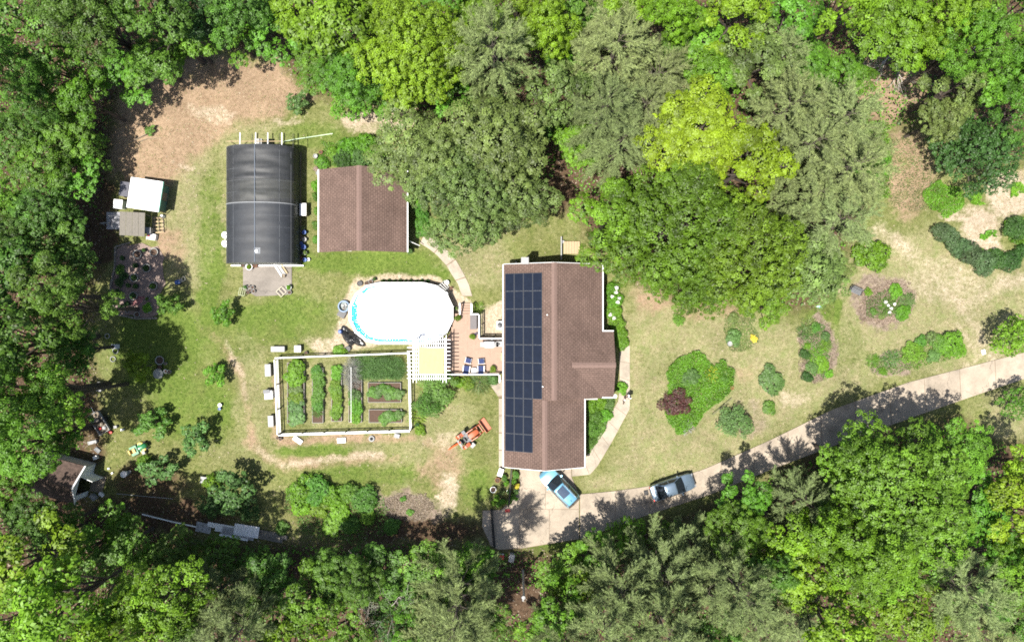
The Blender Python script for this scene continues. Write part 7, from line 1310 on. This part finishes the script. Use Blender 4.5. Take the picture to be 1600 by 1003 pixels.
for i, poly in enumerate(([(1440, 300), (1470, 280), (1500, 300), (1505, 325), (1470, 345), (1445, 330)], [(1505, 300), (1530, 300), (1540, 318), (1515, 326)], [(1565, 345), (1600, 340), (1610, 385), (1575, 385)], [(1530, 366), (1552, 360), (1555, 374), (1535, 378)], [(1578, 285), (1600, 290), (1600, 310), (1582, 305)], [(1330, 190), (1385, 200), (1385, 310), (1340, 320)], [(1530, 388), (1560, 388), (1560, 404), (1535, 404)])):
    cover('vine_cover', ['bright green vine mat left of the sandy patch', 'small green vine mat above the sandy patch', 'green vine mat at the right edge by sandy patch', 'little green vine island in the sandy patch', 'small vine mat at right edge above the sandy patch', 'green leafy tangle beside the pines at right', 'little vine mat behind the hedge'][i], poly, [3600, 900, 1800, 500, 700, 7000, 700][i], .13, 'b' if i != 5 else 'm', .3 if i != 5 else 1.3, 70 + i, 'vines')
cover('weeds', 'mixed weeds under the shrub row at bottom', [(445, 785), (480, 750), (600, 770), (610, 830), (560, 850), (470, 835)], 5000, .11, 's', .3, 83, 'weeds')
cover('weeds', 'low weeds along the outbuilding upper wall', [(498, 225), (560, 215), (600, 222), (600, 262), (500, 262)], 3500, .11, 'm', .3, 84, 'weeds')
cover('weeds', 'low leafy cover in the house courtyard', [(916, 622), (960, 622), (958, 640), (935, 690), (918, 712)], 3000, .10, 'b', .3, 85, 'weeds')
cover('fern_foliage', 'soft feathery green haze of the asparagus clumps', [(555, 560), (628, 558), (630, 590), (565, 592)], 4500, .07, 'k', 1.25, 90, 'foliage')
cover('weeds', 'pale green weeds at the garden upper right corner', [(560, 560), (630, 558), (630, 592), (570, 590)], 1500, .10, 'y', .2, 86, 'weeds')
for i, (poly, l_) in enumerate((([(1255, 505), (1292, 505), (1300, 560), (1285, 595), (1258, 590), (1252, 545)], 'scattered weeds in the tall oval flower bed'), ([(1352, 462), (1400, 445), (1428, 470), (1410, 497), (1360, 497)], 'scattered weeds in the round flower bed'), ([(1362, 555), (1410, 545), (1450, 530), (1480, 525), (1490, 560), (1400, 585), (1365, 582)], 'scattered weeds in the lower long flower bed'), ([(1400, 210), (1440, 215), (1470, 330), (1400, 330), (1380, 280)], 'dry pale weeds left of the dark dense tree'))):
    cover('weeds', l_, poly, (2400, 1700, 2600, 2600)[i], .10, ('s', 's', 'b', 'g')[i], .25, 120 + i, 'weeds')
cover('mulch_litter', 'brown dry leaf mulch of the tall oval flower bed', [(1252, 500), (1290, 500), (1302, 545), (1298, 585), (1275, 600), (1255, 590), (1247, 545)], 2600, .12, 'B', .08, 87, 'mulch')
cover('mulch_litter', 'brown dry leaf mulch of the round flower bed', [(1340, 465), (1375, 440), (1415, 438), (1432, 465), (1425, 490), (1375, 512), (1340, 500)], 3800, .12, 'B', .08, 88, 'mulch')
cover('mulch_litter', 'brown bark mulch patch at the bottom of lawn', [(595, 785), (620, 770), (665, 770), (682, 790), (660, 815), (610, 815)], 3000, .12, 'B', .08, 89, 'mulch')
# undergrowth and leaf litter of the woods floor, loose grass on the lawn
def scatter(n, test, seed):
    rs = np.random.RandomState(seed); u = rs.uniform(-120, 1720, n); v = rs.uniform(-110, 1110, n); k = test(u, v, rs); return np.stack([(u[k] - 800) / 15, (501.5 - v[k]) / 15], -1)
wood = lambda u, v, r: (~inpoly(u, v, CLEARING)) & (fbm(u, v, 1 / 40, 31) > .36) & ~inpoly(u, v, [(752, 796), (906, 772), (1560, 555), (1720, 515), (1720, 560), (1540, 618), (906, 850), (770, 862)]) & ~inpoly(u, v, [(0, 700), (150, 715), (150, 800), (0, 800)])
pts = scatter(130000, wood, 101); h = .15 + 2.2 * np.clip(fbm(pts[:, 0], pts[:, 1], .5, 44) - .38, 0, 1) * 2
C, N, U, L_, W_, v = flat_leaves(np.random.RandomState(102), pts, 0, 1, .24); C[:, 2] *= h
tag(link('undergrowth', leaf_mesh('undergrowth', C, N, U, L_, W_, v), LF['m']), 'low green undergrowth on the floor of the woods', 'undergrowth', None, 'stuff')
pts = scatter(60000, lambda u, v, r: ~inpoly(u, v, [(175, 160), (330, 75), (900, 300), (1000, 460), (1290, 490), (1400, 200), (1480, 270), (1720, 290), (1720, 700), (1100, 800), (880, 860), (150, 780), (160, 300)]), 103)
C, N, U, L_, W_, v = flat_leaves(np.random.RandomState(104), pts, .0, .04, .17, 2.0); tag(link('leaf_litter', leaf_mesh('leaf_litter', C, N, U, L_, W_, v), LF['B']), 'brown dry leaf litter under the trees', 'leaf litter', None, 'stuff')
BLD = [[(786, 410), (962, 410), (962, 735), (786, 735)], [(497, 260), (638, 260), (638, 396), (497, 396)], [(353, 222), (465, 222), (465, 415), (353, 415)], [(752, 730), (906, 730), (906, 862), (752, 862)], [(906, 772), (1100, 733), (1420, 597), (1720, 520), (1720, 552), (1450, 643), (1110, 772), (906, 842)], [(540, 438), (790, 438), (790, 588), (640, 600), (540, 545)], [(890, 735), (965, 530), (986, 530), (986, 640), (925, 745)], [(655, 366), (672, 366), (745, 470), (718, 470)], [(380, 410), (456, 410), (456, 463), (380, 463)], [(172, 380), (256, 380), (256, 498), (172, 498)], [(776, 585), (792, 585), (792, 735), (776, 735)]]
def lawn(u, v, r):
    k = inpoly(u, v, CLEARING)
    for b in BLD: k &= ~inpoly(u, v, b)
    return k & (r.rand(len(u)) < .25 + .9 * (fbm(u, v, 1 / 22, 55) - .3))
pts = scatter(330000, lawn, 105); n = len(pts); r_ = np.random.RandomState(106)
U = nrm(r_.normal(size=(n, 3)) * [1, 1, .25] + [0, 0, .45]); L_ = r_.uniform(.07, .20, n); C = np.concatenate([pts, np.zeros((n, 1))], 1) + U * L_[:, None] * .45; N = nrm(r_.normal(size=(n, 3)) * .6 + [0, 0, .6])
Zp = zones(800 + pts[:, 0] * 15, 501.5 - pts[:, 1] * 15); v = .30 + .62 * np.clip(Zp['dry'] + Zp['dirt'] * .6 + Zp['sand'], 0, 1) - .3 * Zp['lush'] + r_.normal(0, .16, n)
tag(link('grass', leaf_mesh('grass', C, N, U, L_, r_.uniform(.03, .07, n), v, 0), LF['G']), 'short green and dry straw grass of the yard', 'grass', None, 'stuff')
pts = scatter(90000, lawn, 107); Zs = zones(800 + pts[:, 0] * 15, 501.5 - pts[:, 1] * 15); r_ = np.random.RandomState(108); pts = pts[r_.rand(len(pts)) < .06 + .75 * np.clip(Zs['dry'] - .25, 0, 1) + .3 * Zs['dirt']]
C, N, U, L_, W_, v = flat_leaves(r_, pts, .0, .03, .19, 2.5, .45); tag(link('straw', leaf_mesh('straw', C, N, U, L_, W_, v), LF['T']), 'pale dry straw and clippings lying on the lawn', 'straw', None, 'stuff')
# bare branches: dead trees and brush
def dead(px, py, h, seed, label, spread=.9, rz=0, tilt=0, name='dead_tree', cat='tree', base=None):
    rs = random.Random(seed); mb = MB()
    def grow(p, d, l_, r, k):
        q = p + d * l_; mid = p + d * l_ * .5 + Vector((rs.uniform(-.1, .1), rs.uniform(-.1, .1), rs.uniform(-.05, .1))) * l_ * .5; mb.tube([p, mid, q], [r, r * .8, r * .6], 4)
        if k:
            for _ in range(rs.choice((2, 3, 3))): a = (d + Vector((rs.uniform(-1, 1), rs.uniform(-1, 1), rs.uniform(-.3, .7))) * spread).normalized(); grow(q if rs.random() < .6 else mid, a, l_ * rs.uniform(.55, .8), r * .58, k - 1)
    d0 = Vector((math.sin(tilt), 0, math.cos(tilt))); grow(Vector((0, 0, 0)), d0, h * .38, .09, 5 if not tilt else 4)
    x, y = P(px, py, h * .6 if not tilt else .3); t = thing(name, label, cat, (x, y, .1 if tilt else 0), rz); part('branches', mb, M['grey_bark'], t); return t
dead(560, 940, 11, 3, 'bare grey dead tree among the bottom edge woods'); dead(590, 960, 9, 4, 'smaller bare grey dead tree right of another at bottom'); dead(1005, 160, 9, 6, 'bare grey dead tree among the pines above the house'); dead(1205, 215, 8, 7, 'bare twiggy dead tree right of the lime trees')
for i, (px, py, h, rz) in enumerate(((1382, 95, 4.5, 240), (1405, 100, 5, 262), (1395, 85, 4.5, 225), (1440, 95, 4, 285), (1545, 50, 5, 215))): dead(px, py, h, 20 + i, ['fallen bare branch, leftmost over the brown gap at top', 'fallen bare branch, middle one over the brown gap at top', 'short fallen bare branch at the top of brown gap', 'fallen bare branch, right one over the brown gap at top', 'grey fallen limb among the top right corner trees'][i], .6, R(rz), R(80), 'fallen_branch', 'branch')
t = thing('cut_branch', 'thin dry fallen branch in the bare clearing', 'branch', at(222, 216)); c = MB(); c.tube([P3(200, 224, .06), P3(220, 214, .12), P3(236, 206, .3)], [.02, .04, .05], 5); c.tube([P3(208, 225, .05), P3(230, 217, .1), P3(252, 216, .06)], [.015, .03, .02], 5); part('branches', c, M['wood'], t, True)
